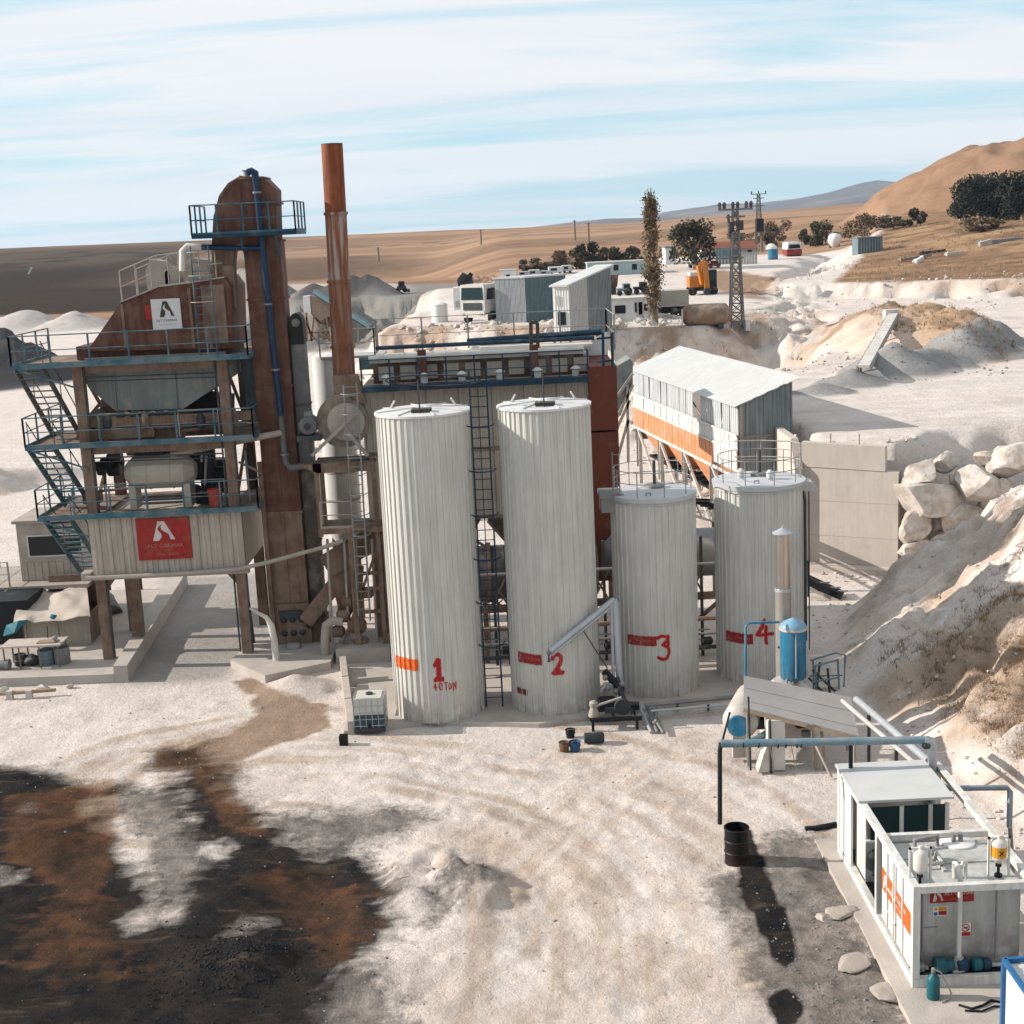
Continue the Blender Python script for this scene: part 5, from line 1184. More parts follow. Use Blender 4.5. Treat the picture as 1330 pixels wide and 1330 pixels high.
def pipe_rack():
    T = thing('pipe_rack', 'dark pipes and valves on a rack in the gaps between the tanks', 'pipe rack', (2, 45.5, .1))
    for z, r_, m, y in ((.7,.07,'dgrey',45.2),(1.15,.05,'mgrey',45.3),(1.7,.08,'dusty',45.25),(3.6,.05,'mgrey',45.3)): MB().tube((-4.0, y, z), (7.0, y, z+.05), r_, 8).build('pipe', m, T, 40)
    for x in (-.75,-.3,2.75,3.05,6.05,6.4): MB().beam((x, 46.2, 0), (x, 46.2, 4.4), .1).build('stanchion', 'dgrey', T)
    for x in (-.6,2.9,6.2):
        MB().lathe((x, 45.1, 1.0), [(.05,0),(.14,.06),(.14,.34),(.05,.4)], 10, 'x').build('valve', 'black', T, 40)
        MB().beam((x-.3,46.2,2.2),(x+.35,46.2,3.4),.07).beam((x+.35,46.25,2.2),(x-.3,46.25,3.4),.07).build('cross_brace', 'dusty', T)
        for k in range(3): MB().beam((x-.45,46.1,.4+.35*k),(x+.45,46.1,.4+.35*k),.05).build('rack_bar', 'pale_rail', T)
pipe_rack()
def cold_conveyor():
    # white lattice conveyor that climbs from under the feed bins to the dryer
    T = thing('belt_conveyor', 'white lattice belt conveyor running beneath the orange feed bin shed', 'conveyor', (8.5, 62, 0))
    p, q = Vector((11.4, 60.5, 1.0)), Vector((7.2, 52.0, 3.9))
    p2, q2 = Vector((11.0,62.5,2.2)), Vector((5.2,78,3.6))
    for a, b in ((p, q), ):
        d = (b-a); s = d.cross(Vector((0,0,1))).normalized()*.45
        for k in (-1, 1):
            for z in (0, .55): MB().beam(a+s*k+Vector((0,0,z)), b+s*k+Vector((0,0,z)), .09).build('chord', 'white_old', T)
            for i in range(12):
                t0, t1 = i/12, (i+1)/12; MB().beam(a+d*t0+s*k+Vector((0,0,0.55*(i % 2))), a+d*t1+s*k+Vector((0,0,.55*((i+1) % 2))), .05).build('lattice', 'white_old', T)
        MB().beam(a+Vector((0,0,.62)), b+Vector((0,0,.62)), .75, .05).build('belt', 'black', T)
        for i in range(10):
            c = a+d*((i+.5)/10); MB().tube(c-s+Vector((0,0,.5)), c+s+Vector((0,0,.5)), .06, 6).build('roller', 'dgrey', T)
        for t in (.3, .7): 
            c = a+d*t; MB().beam((c.x-.4, c.y, 0), (c.x-.4, c.y, c.z), .1).beam((c.x+.4, c.y, 0), (c.x+.4, c.y, c.z), .1).build('trestle', 'dusty', T)
cold_conveyor()
# ------------------------------------------------------------------ feed bin shed, retaining wall, boulders
def corr_sheet(o, u, w, width, height, m, parent, ribs=4, depth=0.03, name='cladding_sheet', nrm=None, skew=0.0):
    o, u, w = V3(o), V3(u), V3(w); n = V3(nrm) if nrm is not None else u.cross(w).normalized()
    pr = []
    for j in range(ribs):
        a = j/ribs; s = 1/ribs
        pr += [(a, 0), (a+s*.45, 0), (a+s*.55, depth), (a+s*.9, depth)]
    pr.append((1, 0)); k = len(pr); mb = MB()
    mb.v = [tuple(o+u*(t*width)+n*d) for t, d in pr]+[tuple(o+u*(t*width+skew)+w*height+n*d) for t, d in pr]
    mb.f = [(i, i+1, k+i+1, k+i) for i in range(k-1)]
    return mb.build(name, m, parent)
def shed():
    rnd = random.Random(3)
    T = thing('feed_bin_shed', 'corrugated zinc shed with orange lower panels over the feed bins', 'shed', (9, 70, 0))
    P0 = Vector((10.42, 62, 0)); P1 = Vector((7.40, 80, 0)); d = (P1-P0); L = d.length; d.normalize(); p = Vector((d.y, -d.x, 0))   # p points right/back
    Wd = 2.55; ze, zr = 6.72, 7.68
    def q(s, t, z): v = P0+d*s+p*t; return Vector((v.x, v.y, z))
    n = 16
    for k in range(n):
        a = L*k/n; w = L/n-.03
        if k not in (5,):
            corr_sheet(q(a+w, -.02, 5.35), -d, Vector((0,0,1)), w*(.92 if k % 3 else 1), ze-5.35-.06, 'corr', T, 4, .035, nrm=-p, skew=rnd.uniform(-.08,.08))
        corr_sheet(q(a+w, -.06-.03*rnd.random(), 4.62), -d, Vector((0,0,1)), w*1.0, .66, 'white_corr', T, 4, .03, nrm=-p, skew=rnd.uniform(-.05,.05))
        if k > 2: corr_sheet(q(a+w, -.10, 3.45), -d, Vector((0,0,1)), w, 1.12, 'orange_panel', T, 2, .04, name='orange_panel', nrm=-p)
        else: corr_sheet(q(a+w, -.10, 3.65), -d, Vector((0,0,1)), w, .95, 'white_corr', T, 3, .04, nrm=-p)
    for z, w in ((5.33, .10), (4.60, .09), (3.42, .14), (ze-.04, .10)): MB().beam(q(-.05,-.13,z), q(L,-.13,z), .06, w).build('rail_beam', 'white_old', T)
    for s in (0, .25, .5, .75, 1): MB().beam(q(L*s,-.01+.12,1.0), q(L*s,.11,ze), .14).build('post', 'pale_rail', T)
    for s in (.05, .3, .55, .8): MB().beam(q(L*s,.14,5.3), q(L*(s+.2),.14,ze), .06).build('brace', 'timber', T)
    # end wall facing the tanks, its shade put into darker sheets
    m = 4
    for k in range(m):
        a = Wd*k/m; zt = ze+(zr-ze)*(k+.5)/m
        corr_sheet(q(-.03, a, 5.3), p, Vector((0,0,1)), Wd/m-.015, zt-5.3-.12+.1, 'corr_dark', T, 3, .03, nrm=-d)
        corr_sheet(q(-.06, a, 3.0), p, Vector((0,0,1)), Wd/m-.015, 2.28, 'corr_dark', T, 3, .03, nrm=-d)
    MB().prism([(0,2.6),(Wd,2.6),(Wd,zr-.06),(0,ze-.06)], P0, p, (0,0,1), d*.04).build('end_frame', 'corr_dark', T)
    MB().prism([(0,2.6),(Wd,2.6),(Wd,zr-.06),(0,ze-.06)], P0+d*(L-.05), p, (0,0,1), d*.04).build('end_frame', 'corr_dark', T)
    MB().beam(q(-.09,0,5.28), q(-.09,Wd,5.28), .05, .07).build('rail_beam', 'timber', T)
    # roof sheets
    sl = Vector((p.x*Wd, p.y*Wd, zr-ze)).normalized(); ln = math.hypot(Wd+.5, zr-ze)
    nr = d.cross(sl); nr = nr if nr.z > 0 else -nr
    for k in range(13):
        a = -.22+(L+.4)*k/13; corr_sheet(q(a, -.30, ze-.06+rnd.uniform(0,.02)), d, sl, (L+.4)/13+.02, ln+.15, 'corr_roof', T, 5, .025, name='roof_sheet', nrm=nr)
    MB().prism([(0,0),(L,0),(L,.05),(0,.05)], q(0,0,ze-.15), d, p, (0,0,.02)).build('purlin', 'timber', T)
    # feed bins hidden below, legs
    for k in range(4):
        a = L*(k+.1)/4; b = L*(k+.9)/4; mb = MB(); mid = (a+b)/2
        mb.v = [q(a,.15,3.5),q(b,.15,3.5),q(b,2.4,3.5),q(a,2.4,3.5),q(mid-.5,.9,1.9),q(mid+.5,.9,1.9),q(mid+.5,1.7,1.9),q(mid-.5,1.7,1.9)]
        mb.v = [tuple(v) for v in mb.v]; mb.f = [(0,1,5,4),(1,2,6,5),(2,3,7,6),(3,0,4,7),(4,5,6,7)]; mb.build('feed_bin', 'orange_panel', T)
    for k in range(5):
        for t in (.2, 2.3): MB().beam(q(L*k/4*.98+.1,t,0), q(L*k/4*.98+.1,t,3.5), .2).build('leg', 'white_old', T)
    for k in range(4): MB().beam(q(L*k/4+.2,.15,.3), q(L*(k+1)/4,.15,3.3), .12).build('brace', 'white_old', T)
    MB().beam(q(0,1.2,1.6), q(L,1.2,1.6), .8, .12).build('collecting_belt', 'black', T)
    for k in range(14): MB().tube(q(L*k/14+.3,.7,1.75), q(L*k/14+.3,1.7,1.75), .07, 6).build('roller', 'dgrey', T)
M['white_corr'] = mat('white_corrugated', (.66,.67,.67), .5, var=.08, streak=.2, dust=.15)
shed()
def gantry_bins():
    # grey-green steel silo frame seen between the brown plenum and the shed
    T = thing('aggregate_hopper', 'grey green steel hopper on lattice legs between bag house and shed', 'hopper', (6.0, 66, 0))
    f = lambda *ps: [A(x, y, 66)[::2] for x, y in ps]
    MB().xz(f((797,478),(818,466),(822,470),(822,500),(806,540),(799,540)), 66, 68).build('hopper_wall', 'hopper', T)
    for a, b in (((801,540),(802,610)),((815,500),(816,600)),((800,545),(822,500)),((800,560),(818,520)),((801,600),(816,545)),((798,520),(822,485))):
        MB().beam(A(*a,65.9), A(*b,65.9), .13).build('lattice_bar', 'pale_rail', T)
gantry_bins()
def retaining_wall():
    T = thing('retaining_wall', 'pale concrete retaining wall behind the fourth tank', 'wall', (14, 57.4, 0))
    P = Vector((12.45, 58.25, 0)); Q = Vector((16.05, 56.35, 0)); d = (Q-P); L = d.length; d.normalize(); b = Vector((-d.y, d.x, 0)); up = (0,0,1)
    MB().prism([(0,-.3),(L,-.3),(L,4.35),(0,4.45)], P, d, up, b*.45).build('lower_lift', 'wall_conc', T)
    MB().prism([(0,4.47),(L-.55,4.38),(L-.55,5.42),(0,5.52)], P-b*.03, d, up, b*.43).build('upper_lift', 'wall_conc', T)
    MB().yz([(58.0,-.3),(58.0,4.4),(58.8,5.6),(63,5.6),(63,-.3)], 12.1, 12.43).build('wing_wall', 'wall_conc', T)
    for t in (1.2, 2.4): p = P+d*t+b*.2; MB().tube((p.x, p.y, 5.4), (p.x, p.y, 5.9), .02, 5).build('rebar', 'rust', T)
    for z in (1.5, 3.0): MB().prism([(0.02,z),(L-.02,z),(L-.02,z+.02),(0.02,z+.02)], P-b*.008, d, up, b*.0075).build('pour_joint', 'concrete', T)
    MB().prism([(0,-.3),(L-.3,-.3),(L-.3,.30),(0,.30)], P-b*.65, d, up, b*.64).build('footing', 'wall_conc', T)
retaining_wall()
import bmesh
def rock_mesh(dims, seed, sub=3, cuts=13, rough=.05):
    rnd = random.Random(seed); bm = bmesh.new(); bmesh.ops.create_icosphere(bm, subdivisions=sub, radius=1.0)
    pl_ = []
    for _ in range(cuts):
        v = Vector((rnd.gauss(0,1), rnd.gauss(0,1), rnd.gauss(0,1))).normalized(); pl_.append((v, rnd.uniform(.52,.84)))
    for v in bm.verts:
        p = v.co.copy()
        for _k in range(2):
            for n, dd in pl_:
                k = p.dot(n)
                if k > dd: p -= n*(k-dd)*.99
        q = p*2.1; jit = float(fbm(np.array([q.x+q.z*.7+seed]), np.array([q.y-q.z*.6]), 1.3, 3, seed % 50)[0])
        p *= 1+rough*jit*2
        v.co = Vector((p.x*dims[0]/2, p.y*dims[1]/2, p.z*dims[2]/2))
    vs = [tuple(v.co) for v in bm.verts]; fs = [tuple(x.index for x in f.verts) for f in bm.faces]; bm.free()
    return vs, fs
def rock(name, c, dims, seed, m, label, cat='boulder', group=None, rot=(0,0,0), **k):
    from mathutils import Euler
    vs, fs = rock_mesh(dims, seed, **k); R = Euler(rot).to_matrix(); mb = MB(); mb.v = [tuple(R @ Vector(v)) for v in vs]; mb.f = fs
    o = mb.build(name, m, None, 17); o.location = c; return tag(o, label, cat, group)
def boulders():
    Y = 56.4
    B = [(1193,617,62,36,'long pale boulder at the wall corner, topmost beside the retaining wall',(0,-.45,0)),
         (1205,648,84,54,'largest pointed pale boulder, second up beside the retaining wall',(0,.1,.2)),
         (1246,622,30,42,'narrow tilted brown boulder wedged above the big pointed one',(0,.55,.3)),
         (1268,630,70,52,'long white boulder leaning up to the right of the narrow brown one',(0,-.75,.1)),
         (1191,685,46,48,'rounded pale boulder under the largest one beside the wall',(0,.2,0)),
         (1220,680,26,28,'small blocky boulder between the two bottom boulders',(0,.1,0)),
         (1250,671,62,44,'grey boulder half buried in the bank under the long white one',(0,-.5,.4)),
         (1298,642,54,52,'shaded boulder on the bank, right of the long white one',(0,-.7,.2)),
         (1313,600,62,52,'big white boulder at the right end of the row by the haul road',(0,-.3,.1)),
         (1188,712,50,30,'low pale boulder at the bottom of the pile by the wall foot',(0,-.3,0)),
         (1225,600,40,26,'flat white boulder above the narrow brown one, under the road edge',(0,-.2,.5)),
         (1285,596,44,30,'white boulder left of the big one under the road edge',(0,.3,.8)),
         (1222,708,40,30,'dusty boulder lowest on the bank, right of the bottom pale one',(0,-.4,.2))]
    for i, (px, py, w, h, lab, rot) in enumerate(B):
        s = Y/1800*1.04; p = A(px, py, Y-(.4 if i in (1,3,7) else 0)-(.5 if i in (4,6,9,12) else 0)+(.7 if i in (10,11) else 0)); rock('boulder', p, (w*s*1.12, w*s*.9, h*s*1.12), 11+i*7, 'stone', lab, group='boulders stacked beside the retaining wall', rot=rot, rough=.06)
boulders()
def black_belt():
    a, b = A(1047,752,53.6), A(1094,774,53.0)
    T = thing('feed_conveyor', 'short black feed conveyor poking out below the concrete wall', 'conveyor', b)
    MB().beam(a, b, .5, .28).build('belt_trough', 'black', T)
    for t in (.45,.75,.95):
        c = [a[i]+(b[i]-a[i])*t for i in range(3)]; MB().beam((c[0]-.3,c[1],c[2]+.16),(c[0]+.3,c[1],c[2]+.16),.06).build('roller', 'galv', T)
    MB().beam((a[0],a[1]-.3,a[2]-.3),(b[0],b[1]-.3,b[2]-.22),.1,.12).build('side_rail', 'pale_rail', T)
    MB().tube(A(1049,728,53),A(1050,775,53),.05,6).build('post', 'dgrey', T)
black_belt()

# ------------------------------------------------------------------ hot oil heater group
def heater():
    Y = 38.6
    T = thing('hot_oil_heater', 'white hot oil heater with blue end disc beneath the sloping tin roof', 'heater', (7, 37.5, 0))
    c = A(960, 940, 36.6)
    MB().path([(c[0], 36.6, c[2]), (c[0]+.05, 36.75, c[2]), (c[0]+.7, 38.4, c[2]+.03)], [.30,.50,.52], 22).build('shell', 'insul', T, 40)
    MB().path([(c[0]-.05, 36.5, c[2]-.05), (c[0]-.02, 36.62, c[2]-.05)], .30, 20).build('end_disc', 'sky_blue', T, 30)
    b = A(1022, 884, Y); 
    MB().lathe((b[0], Y, b[2]-.75), [(.85,0),(.80,.4),(.45,.72),(.40,.78)], 20).build('furnace_dome', 'insul', T, 30)
    MB().lathe((b[0], Y, .1), [(.80,0),(.80,b[2]-.85)], 20).build('furnace_body', 'insul', T, 30)
    MB().beam((c[0]+.1, 36.9, .1), (c[0]+.1, 36.9, c[2]-.4), .5, .2).build('saddle', 'concrete', T)
    for a, e in (((935,975),(948,925)),((975,1000),(972,905)),((1002,1005),(1000,935))): MB().beam(A(*a,35.9), A(*e,35.9), .05).build('stay', 'dgrey', T)
    # burner and pipework mess under the roof
    for k, (px, py, s, m) in enumerate(((985,935,.35,'dgrey'),(1000,945,.25,'mgrey'),(1040,935,.3,'black'),(1046,948,.22,'mgrey'),(990,955,.3,'blue_pipe2'),(1075,940,.2,'pale_rail'))):
        p = A(px, py, 36.9); MB().lathe((p[0]-s/2, p[1], p[2]-.1), [(s*.35,0),(s*.5,.05),(s*.5,s),(s*.3,s*1.2)], 10, 'x').build('burner_part', m, T, 40)
    MB().path([A(968,962,36.3), A(985,958,36.3), A(1000,948,36.6)], .07, 8).build('gas_train', 'blue_pipe2', T, 40)
    c2 = G(1011, 1003); MB().box(c2[0]-.25, 36.0, 0, c2[0]+.22, 36.5, 1.45).build('brick_pier', 'white_old', T)
    MB().xz([(c2[0]-.55,0),(c2[0]-.25,0),(c2[0]-.25,.9),(c2[0]-.4,.5)], 35.9, 36.4).build('rubble_fill', 'stone', T)
heater()
def flue():
    Y = 39.2; b, t = A(1018,872,Y), A(1020,690,Y)
    T = thing('flue_pipe', 'shiny steel flue pipe with conical rain cap before the fourth tank', 'flue', (b[0], Y, b[2]))
    zm = A(1019,765,Y)[2]
    MB().lathe((b[0], Y, b[2]-.4), [(.235,0),(.235,zm-b[2]+.38)], 20).build('lower_pipe', 'galv_dull', T, 30)
    MB().lathe((b[0], Y, zm), [(.215,0),(.215,t[2]-zm-.08)], 20).build('upper_pipe', 'stainless', T, 30)
    MB().lathe((b[0], Y, zm-.06), [(.25,0),(.25,.09)], 20).build('joint_ring', 'galv', T)
    MB().lathe((b[0], Y, t[2]-.06), [(.30,0),(.30,.03),(.03,.17),(.02,.24)], 20).build('rain_cap', 'galv', T, 30)
    for k in range(3): MB().tube((b[0]+.2*math.cos(k*2.1), Y+.2*math.sin(k*2.1), t[2]-.2), (b[0]+.24*math.cos(k*2.1), Y+.24*math.sin(k*2.1), t[2]-.05), .015, 5).build('cap_stay', 'galv', T)
    for s in (-1, 1): MB().lathe((b[0]+s*.18, Y-.16, A(1019,838,Y)[2]), [(.02,-.03),(.03,.0)], 8, 'y').build('sample_port', 'black', T)
M['galv_dull'] = mat('flue_dull', (.44,.41,.38), .45, metal=.5, var=.1, dust=.3)
flue()
def blue_tank():
    Y = 38.4; b, t = A(1030.5,880,Y), A(1031,815,Y)
    T = thing('expansion_tank', 'upright faded blue expansion tank with domed top on the heater', 'tank', (b[0], Y, b[2]))
    MB().lathe((b[0], Y, b[2]), [(.36,0),(.37,.02),(.37,t[2]-b[2]),(.35,t[2]-b[2]+.02)], 26).build('barrel', 'sky_blue', T, 30)
    MB().lathe((b[0], Y, t[2]+.02), [(.38,-.02),(.385,.03),(.30,.14),(.08,.25),(.03,.27)], 26).build('dome', 'blue_dome', T, 50)
    MB().lathe((b[0], Y, t[2]-.02), [(.40,-.03),(.40,.04)], 26).build('rim', 'insul', T, 30)
    MB().tube((b[0]+.0, Y-.39, b[2]+.1), (b[0]+.0, Y-.39, t[2]-.1), .02, 6).build('level_glass', 'galv', T)
    for k in range(4): MB().tube((b[0]-.25+.17*k, Y-.33+.03*abs(k-1.5), b[2]-.08), (b[0]-.25+.17*k, Y-.33+.03*abs(k-1.5), b[2]+.06), .03, 6).build('bolt', 'galv', T)
    MB().path([A(968.5,905,38), A(968.5,814,38), A(973,809,38), A(1012,808,38.2)], .035, 8).build('loop_pipe', 'sky_blue', T, 50)
blue_tank()
def tin_roof():
    T = thing('tin_roof', 'sloping grey corrugated tin roof on posts over the heater', 'shelter', (8, 36.8, 0))
    BL, BR, FL, FR = [V3(A(*p)) for p in ((966,878,38.0),(1105,906,37.2),(966,919,36.4),(1115,956,35.3))]
    for k in range(5):
        a, b = k/5, (k+1)/5-.008; mb = MB(); n = 5
        v0 = [];
        for j in range(n*2+1):
            t = a+(b-a)*j/(n*2); up = Vector((0,0,(.035 if j % 2 else 0)+.02*(k%2))); v0.append((BL.lerp(FL, t)+up, BR.lerp(FR, t)+up))
        m_ = len(v0); mb.v = [tuple(p[0]) for p in v0]+[tuple(p[1]) for p in v0]; mb.f = [(i, i+1, m_+i+1, m_+i) for i in range(m_-1)]
        mb.v += [(x, y, z-.03) for x, y, z in mb.v]; mb.f += [(2*m_+i, 3*m_+i, 3*m_+i+1, 2*m_+i+1) for i in range(m_-1)]
        mb.build('roof_sheet', 'shelter', T)
    for p, q in ((FL, .03), (FR, .03), (BL, .03), (BR, .03)):
        MB().beam((p.x+(.1 if p.x < 8 else -.1), p.y, 0), (p.x+(.1 if p.x < 8 else -.1), p.y, p.z-.05), .06).build('post', 'pale_rail', T)
    MB().beam(FL-Vector((0,0,.08)), FR-Vector((0,0,.08)), .06, .08).beam(BL-Vector((0,0,.08)), BR-Vector((0,0,.08)), .06, .08).build('purlin', 'timber', T)
    for px in (1060, 1072): MB().beam(A(px,1000,35.8), A(px-5,950,35.8), .07).build('prop', 'timber', T)
    MB().beam(A(1056,960,35.6), A(1080,1010,35.2), .06).build('prop', 'pale_rail', T)
tin_roof()
def rails_right():
    T = thing('hand_rail', 'teal tubular guard rail on the bank side of the heater', 'railing', (10, 41, 0))
    for Y, pts in ((41.6, [(1052,858),(1085,848),(1098,851),(1096,892)]), (40.6, [(1055,866),(1088,857),(1090,895)])):
        MB().path([A(x,y,Y) for x,y in pts], .03, 6).build('rail', 'teal_rail2', T)
        MB().tube(A(pts[0][0], pts[0][1]+20, Y), A(pts[-1][0]-2, pts[-1][1]-15, Y), .025, 6).build('mid_rail', 'teal_rail2', T)
        MB().tube(A(pts[0][0]+4, pts[0][1], Y), A(pts[0][0]+5, pts[0][1]+45, Y), .03, 6).build('post', 'teal_rail2', T)
    for a, b in (((1050,880),(1075,905)),((1055,870),(1085,898)),((1065,860),(1060,900)),((1075,868),(1078,905))): MB().tube(A(*a,41.2), A(*b,41.0), .04, 6).build('pipe', 'dgrey', T)
M['teal_rail2'] = mat('faded_teal_rail', (.17,.26,.29), .5, var=.2, dust=.2)
rails_right()
def long_pipes():
    a = G(1112,908,2.25); b = G(1185,984,2.25)
    T = thing('oil_pipeline', 'pair of long grey pipes running from the heater to the fuel skid', 'pipe', (a[0], a[1], 2.2))
    MB().tube(a, (9.56, 30.85, 2.2), .09, 10).build('pipe', 'galv', T, 40)
    MB().tube((a[0]-.32, a[1]+.2, a[2]-.1), (9.30, 30.85, 2.1), .06, 8).build('pipe', 'grey_white', T, 40)
    for t in (.2,.6): 
        MB().beam((a[0]+(9.5-a[0])*t, a[1]+(30.8-a[1])*t, 0), (a[0]+(9.5-a[0])*t, a[1]+(30.8-a[1])*t, 2.1), .08).build('stand', 'dgrey', T)
long_pipes()
def overhead_pipe():
    Y = 30.9
    T = thing('overhead_pipe', 'pale blue overhead pipe with black drop leg above the oil drum', 'pipe', (7, Y, 0))
    y0 = 30.45
    l, r = A(936,966,y0), A(1207,961,y0)
    MB().tube(l, r, .095, 14).build('header', 'blue_pipe2', T, 40)
    MB().path([A(944,966,y0), A(936,967,y0), A(935,975,y0), A(935,1070,y0)], .055, 8).build('drop_leg', 'black', T, 50)
    MB().tube(A(1105,962,y0), (A(1105,962,y0)[0], y0, 2.15), .05, 8).build('drop_leg', 'black', T, 50)
    MB().path([A(1200,961,y0), A(1209,963,y0), A(1211,970,y0), (A(1211,970,y0)[0]+.03, y0, .4)], .105, 12).build('riser', 'galv', T, 50)
    MB().lathe(A(1203,968,y0-.05), [(.05,-.09),(.09,-.05),(.09,.05),(.05,.09)], 10, 'x').build('valve', 'dgrey', T, 40)
    for px in (965,985,1010,1020,1035,1040): p = A(px, 966, y0); MB().lathe(p, [(.101,-.012),(.101,.012)], 12, 'x').build('tar_band', 'black', T)
    for px in (1000, 1028): MB().path([A(px,970,y0-.1), A(px+3,985,y0-.12), A(px+6,1000,y0-.1)], .012, 4).build('hanging_wire', 'pale_rail', T)
overhead_pipe()

# ------------------------------------------------------------------ fuel skid
def skid_pad():
    mb = MB().prism([(7.02,17.5),(10.4,17.5),(10.4,31.4),(6.98,31.4)], (0,0,-.1), (1,0,0), (0,1,0), (0,0,.2)); tag(mb.build('concrete_pad', 'concrete'), 'long concrete strip beneath the white fuel skid', 'slab')
skid_pad()
def skid():
    X0, X1, YF, YB, z0, z1 = 7.37, 9.78, 24.6, 30.72, .10, 2.23
    T = thing('fuel_skid', 'white container frame with fuel tank, windowed cabin and orange label', 'fuel skid', (8.6, 27.6, z0))
    w = .14
    for x in (X0, X1-w):
        for y in (YF, YB-w): MB().box(x, y, z0+.19, x+w, y+w, z1-w-.003).build('corner_post', 'frame_white', T)
        MB().box(x, YF, z1-w, x+w, YB, z1).build('top_rail', 'frame_white', T); MB().box(x, YF, z0, x+w, YB, z0+.18).build('base_rail', 'frame_white', T)
    for y in (YF, YB-w):
        MB().box(X0+w+.003, y, z1-w-.004, X1-w-.003, y+w, z1-.006).build('end_rail', 'frame_white', T); MB().box(X0+w+.003, y, z0, X1-w-.003, y+w, z0+.18).build('end_rail', 'frame_white', T)
    for y in (27.25,): MB().box(X0, y, z0+.19, X0+.11, y+.12, z1-w-.003).build('mid_post', 'frame_white', T)
    MB().box(X0+w+.003, 27.0, z1-w-.04, X1-w-.003, 27.13, z1-.05).build('cross_rail', 'frame_white', T)
    MB().box(X0+w, YF+w, z0+.02, X1-w, YB-w, z0+.08).build('floor', 'dgrey', T)
    # fuel tank
    ty0, ty1, zt = YF+.42, 26.95, 2.02
    K = MB().box(X0+.05, ty0, z0+.19, X1-.18, ty1, zt).build('fuel_tank', 'skid_grey', T)
    MB().box(X0+.04, YF+w+.02, z0+.28, X0+.09, ty1, z1-w-.01).build('side_panel', 'white', T)
    for y in (25.35, 25.85, 26.0, 26.45): MB().box(X0+.005, y, z0+.3, X0+.039, y+.05, z1-w-.01).build('panel_rib', 'frame_white', T)
    for z in (1.25, .75): MB().box(X0+.008, 25.85, z, X0+.036, 26.5, z+.035).build('panel_rib', 'frame_white', T)
    lb = MB().prism([(0,0),(ty1-YF-w-.05,0),(ty1-YF-w-.05,.48),(0,.48)], (X0+.036, ty1-.01, 1.05), (0,-1,0), (0,0,1), (-.003,0,0)).build('orange_label', 'label_orange', T)
    put_logo((X0+.032, ty1-.01, 1.05), (0,-1,0), (0,0,1), .12, .08, .34, .32, 'white', lb, (-1,0,0))
    put_text('ALT CAKMAK', (X0+.028, ty1-.01, 1.05), (0,-1,0), (0,0,1), 1.25, .26, .15, 'white', lb, 1.1)
    put_text('ASFALT PLENTI', (X0+.028, ty1-.01, 1.05), (0,-1,0), (0,0,1), 1.25, .12, .08, 'white', lb, 1.0)
    # front face: signs, pipes, pumps
    fy = ty0
    s = MB().box(A(1217,0,fy)[0], fy-.012, 1.62, A(1281,0,fy)[0], fy-.002, 1.95)
    s = MB().box(7.82, fy-.012, 1.66, 8.68, fy-.002, 1.98).build('sign', 'label_red', T)
    put_logo((7.82, fy-.013, 1.66), (1,0,0), (0,0,1), .05, .04, .21, .25, 'label_white', s, (0,-1,0)); put_text('ALT CAKMAK', (7.82, fy-.017, 1.66), (1,0,0), (0,0,1), .57, .16, .11, 'label_white', s, .85); put_text('ASFALT PLENTI', (7.82, fy-.017, 1.66), (1,0,0), (0,0,1), .57, .06, .06, 'label_pale_red', s, .85)
    s = MB().box(7.88, fy-.012, 1.38, 8.16, fy-.002, 1.58).build('safety_sign', 'white', T)
    MB().box(7.99, fy-.016, 1.40, 8.15, fy-.013, 1.49).build('sign_field', 'label_red', s); MB().box(7.99, fy-.016, 1.50, 8.15, fy-.013, 1.57).build('sign_field', 'yellow', s)
    MB().lathe((7.935, fy-.0125, 1.43), [(.042,0),(.042,-.003)], 14, 'y').build('mandatory_disc', 'sky_blue', s); MB().xz([(7.89,1.51),(7.98,1.51),(7.935,1.575)], fy-.016, fy-.013).build('warning_triangle', 'yellow', s)
    s = MB().box(8.42, fy-.012, .92, 8.63, fy-.002, 1.20).build('no_smoking_sign', 'white', T)
    MB().box(8.425, fy-.016, .93, 8.625, fy-.013, 1.01).build('sign_field', 'red_paint', s)
    MB().path([(8.525+.075*math.cos(t), fy-.016, 1.105+.075*math.sin(t)) for t in [2*math.pi*k/18 for k in range(18)]], .010, 5, closed=True).build('ban_ring', 'red_paint', s)
    MB().beam((8.475, fy-.016, 1.155), (8.575, fy-.016, 1.055), .018, .008).build('ban_bar', 'red_paint', s); MB().box(8.49, fy-.015, 1.09, 8.575, fy-.0125, 1.115).build('cigarette', 'black', s)
    MB().path([(8.40, fy+.3, zt), (8.40, fy+.3, zt+.30), (8.38, fy+.1, zt+.36), (8.36, fy-.14, zt+.28), (8.36, fy-.16, zt+.1), (8.36, fy-.16, .55)], .048, 10).build('filler_pipe', 'frame_white', T, 50)
    for x in (7.65, 9.1): MB().tube((x, fy-.08, .45), (x, fy-.08, zt-.05), .022, 6).build('vent_pipe', 'mgrey', T)
    MB().box(7.66, fy-.01, 1.14, 7.98, fy-.002, 1.155).build('weld_seam', 'mgrey', T)
    for x, s_, m in ((7.62,.10,'mgrey'),(8.0,.17,'gas'),(8.18,.13,'gas'),(8.32,.12,'mgrey'),(8.42,.16,'sky_dark'),(8.72,.14,'gas'),(8.9,.12,'sky_dark')):
        MB().lathe((x-s_*.8, fy-.16, .36+s_*.3), [(s_*.6,0),(s_,.03),(s_,s_*1.2),(s_*.6,s_*1.6)], 12, 'x').build('pump', m, T, 40)
    MB().path([(8.2,fy-.2,.35),(8.26,fy-.26,.30),(8.42,fy-.26,.34),(8.5,fy-.2,.42)], .045, 8).build('bent_pipe', 'pale_rail', T, 50)
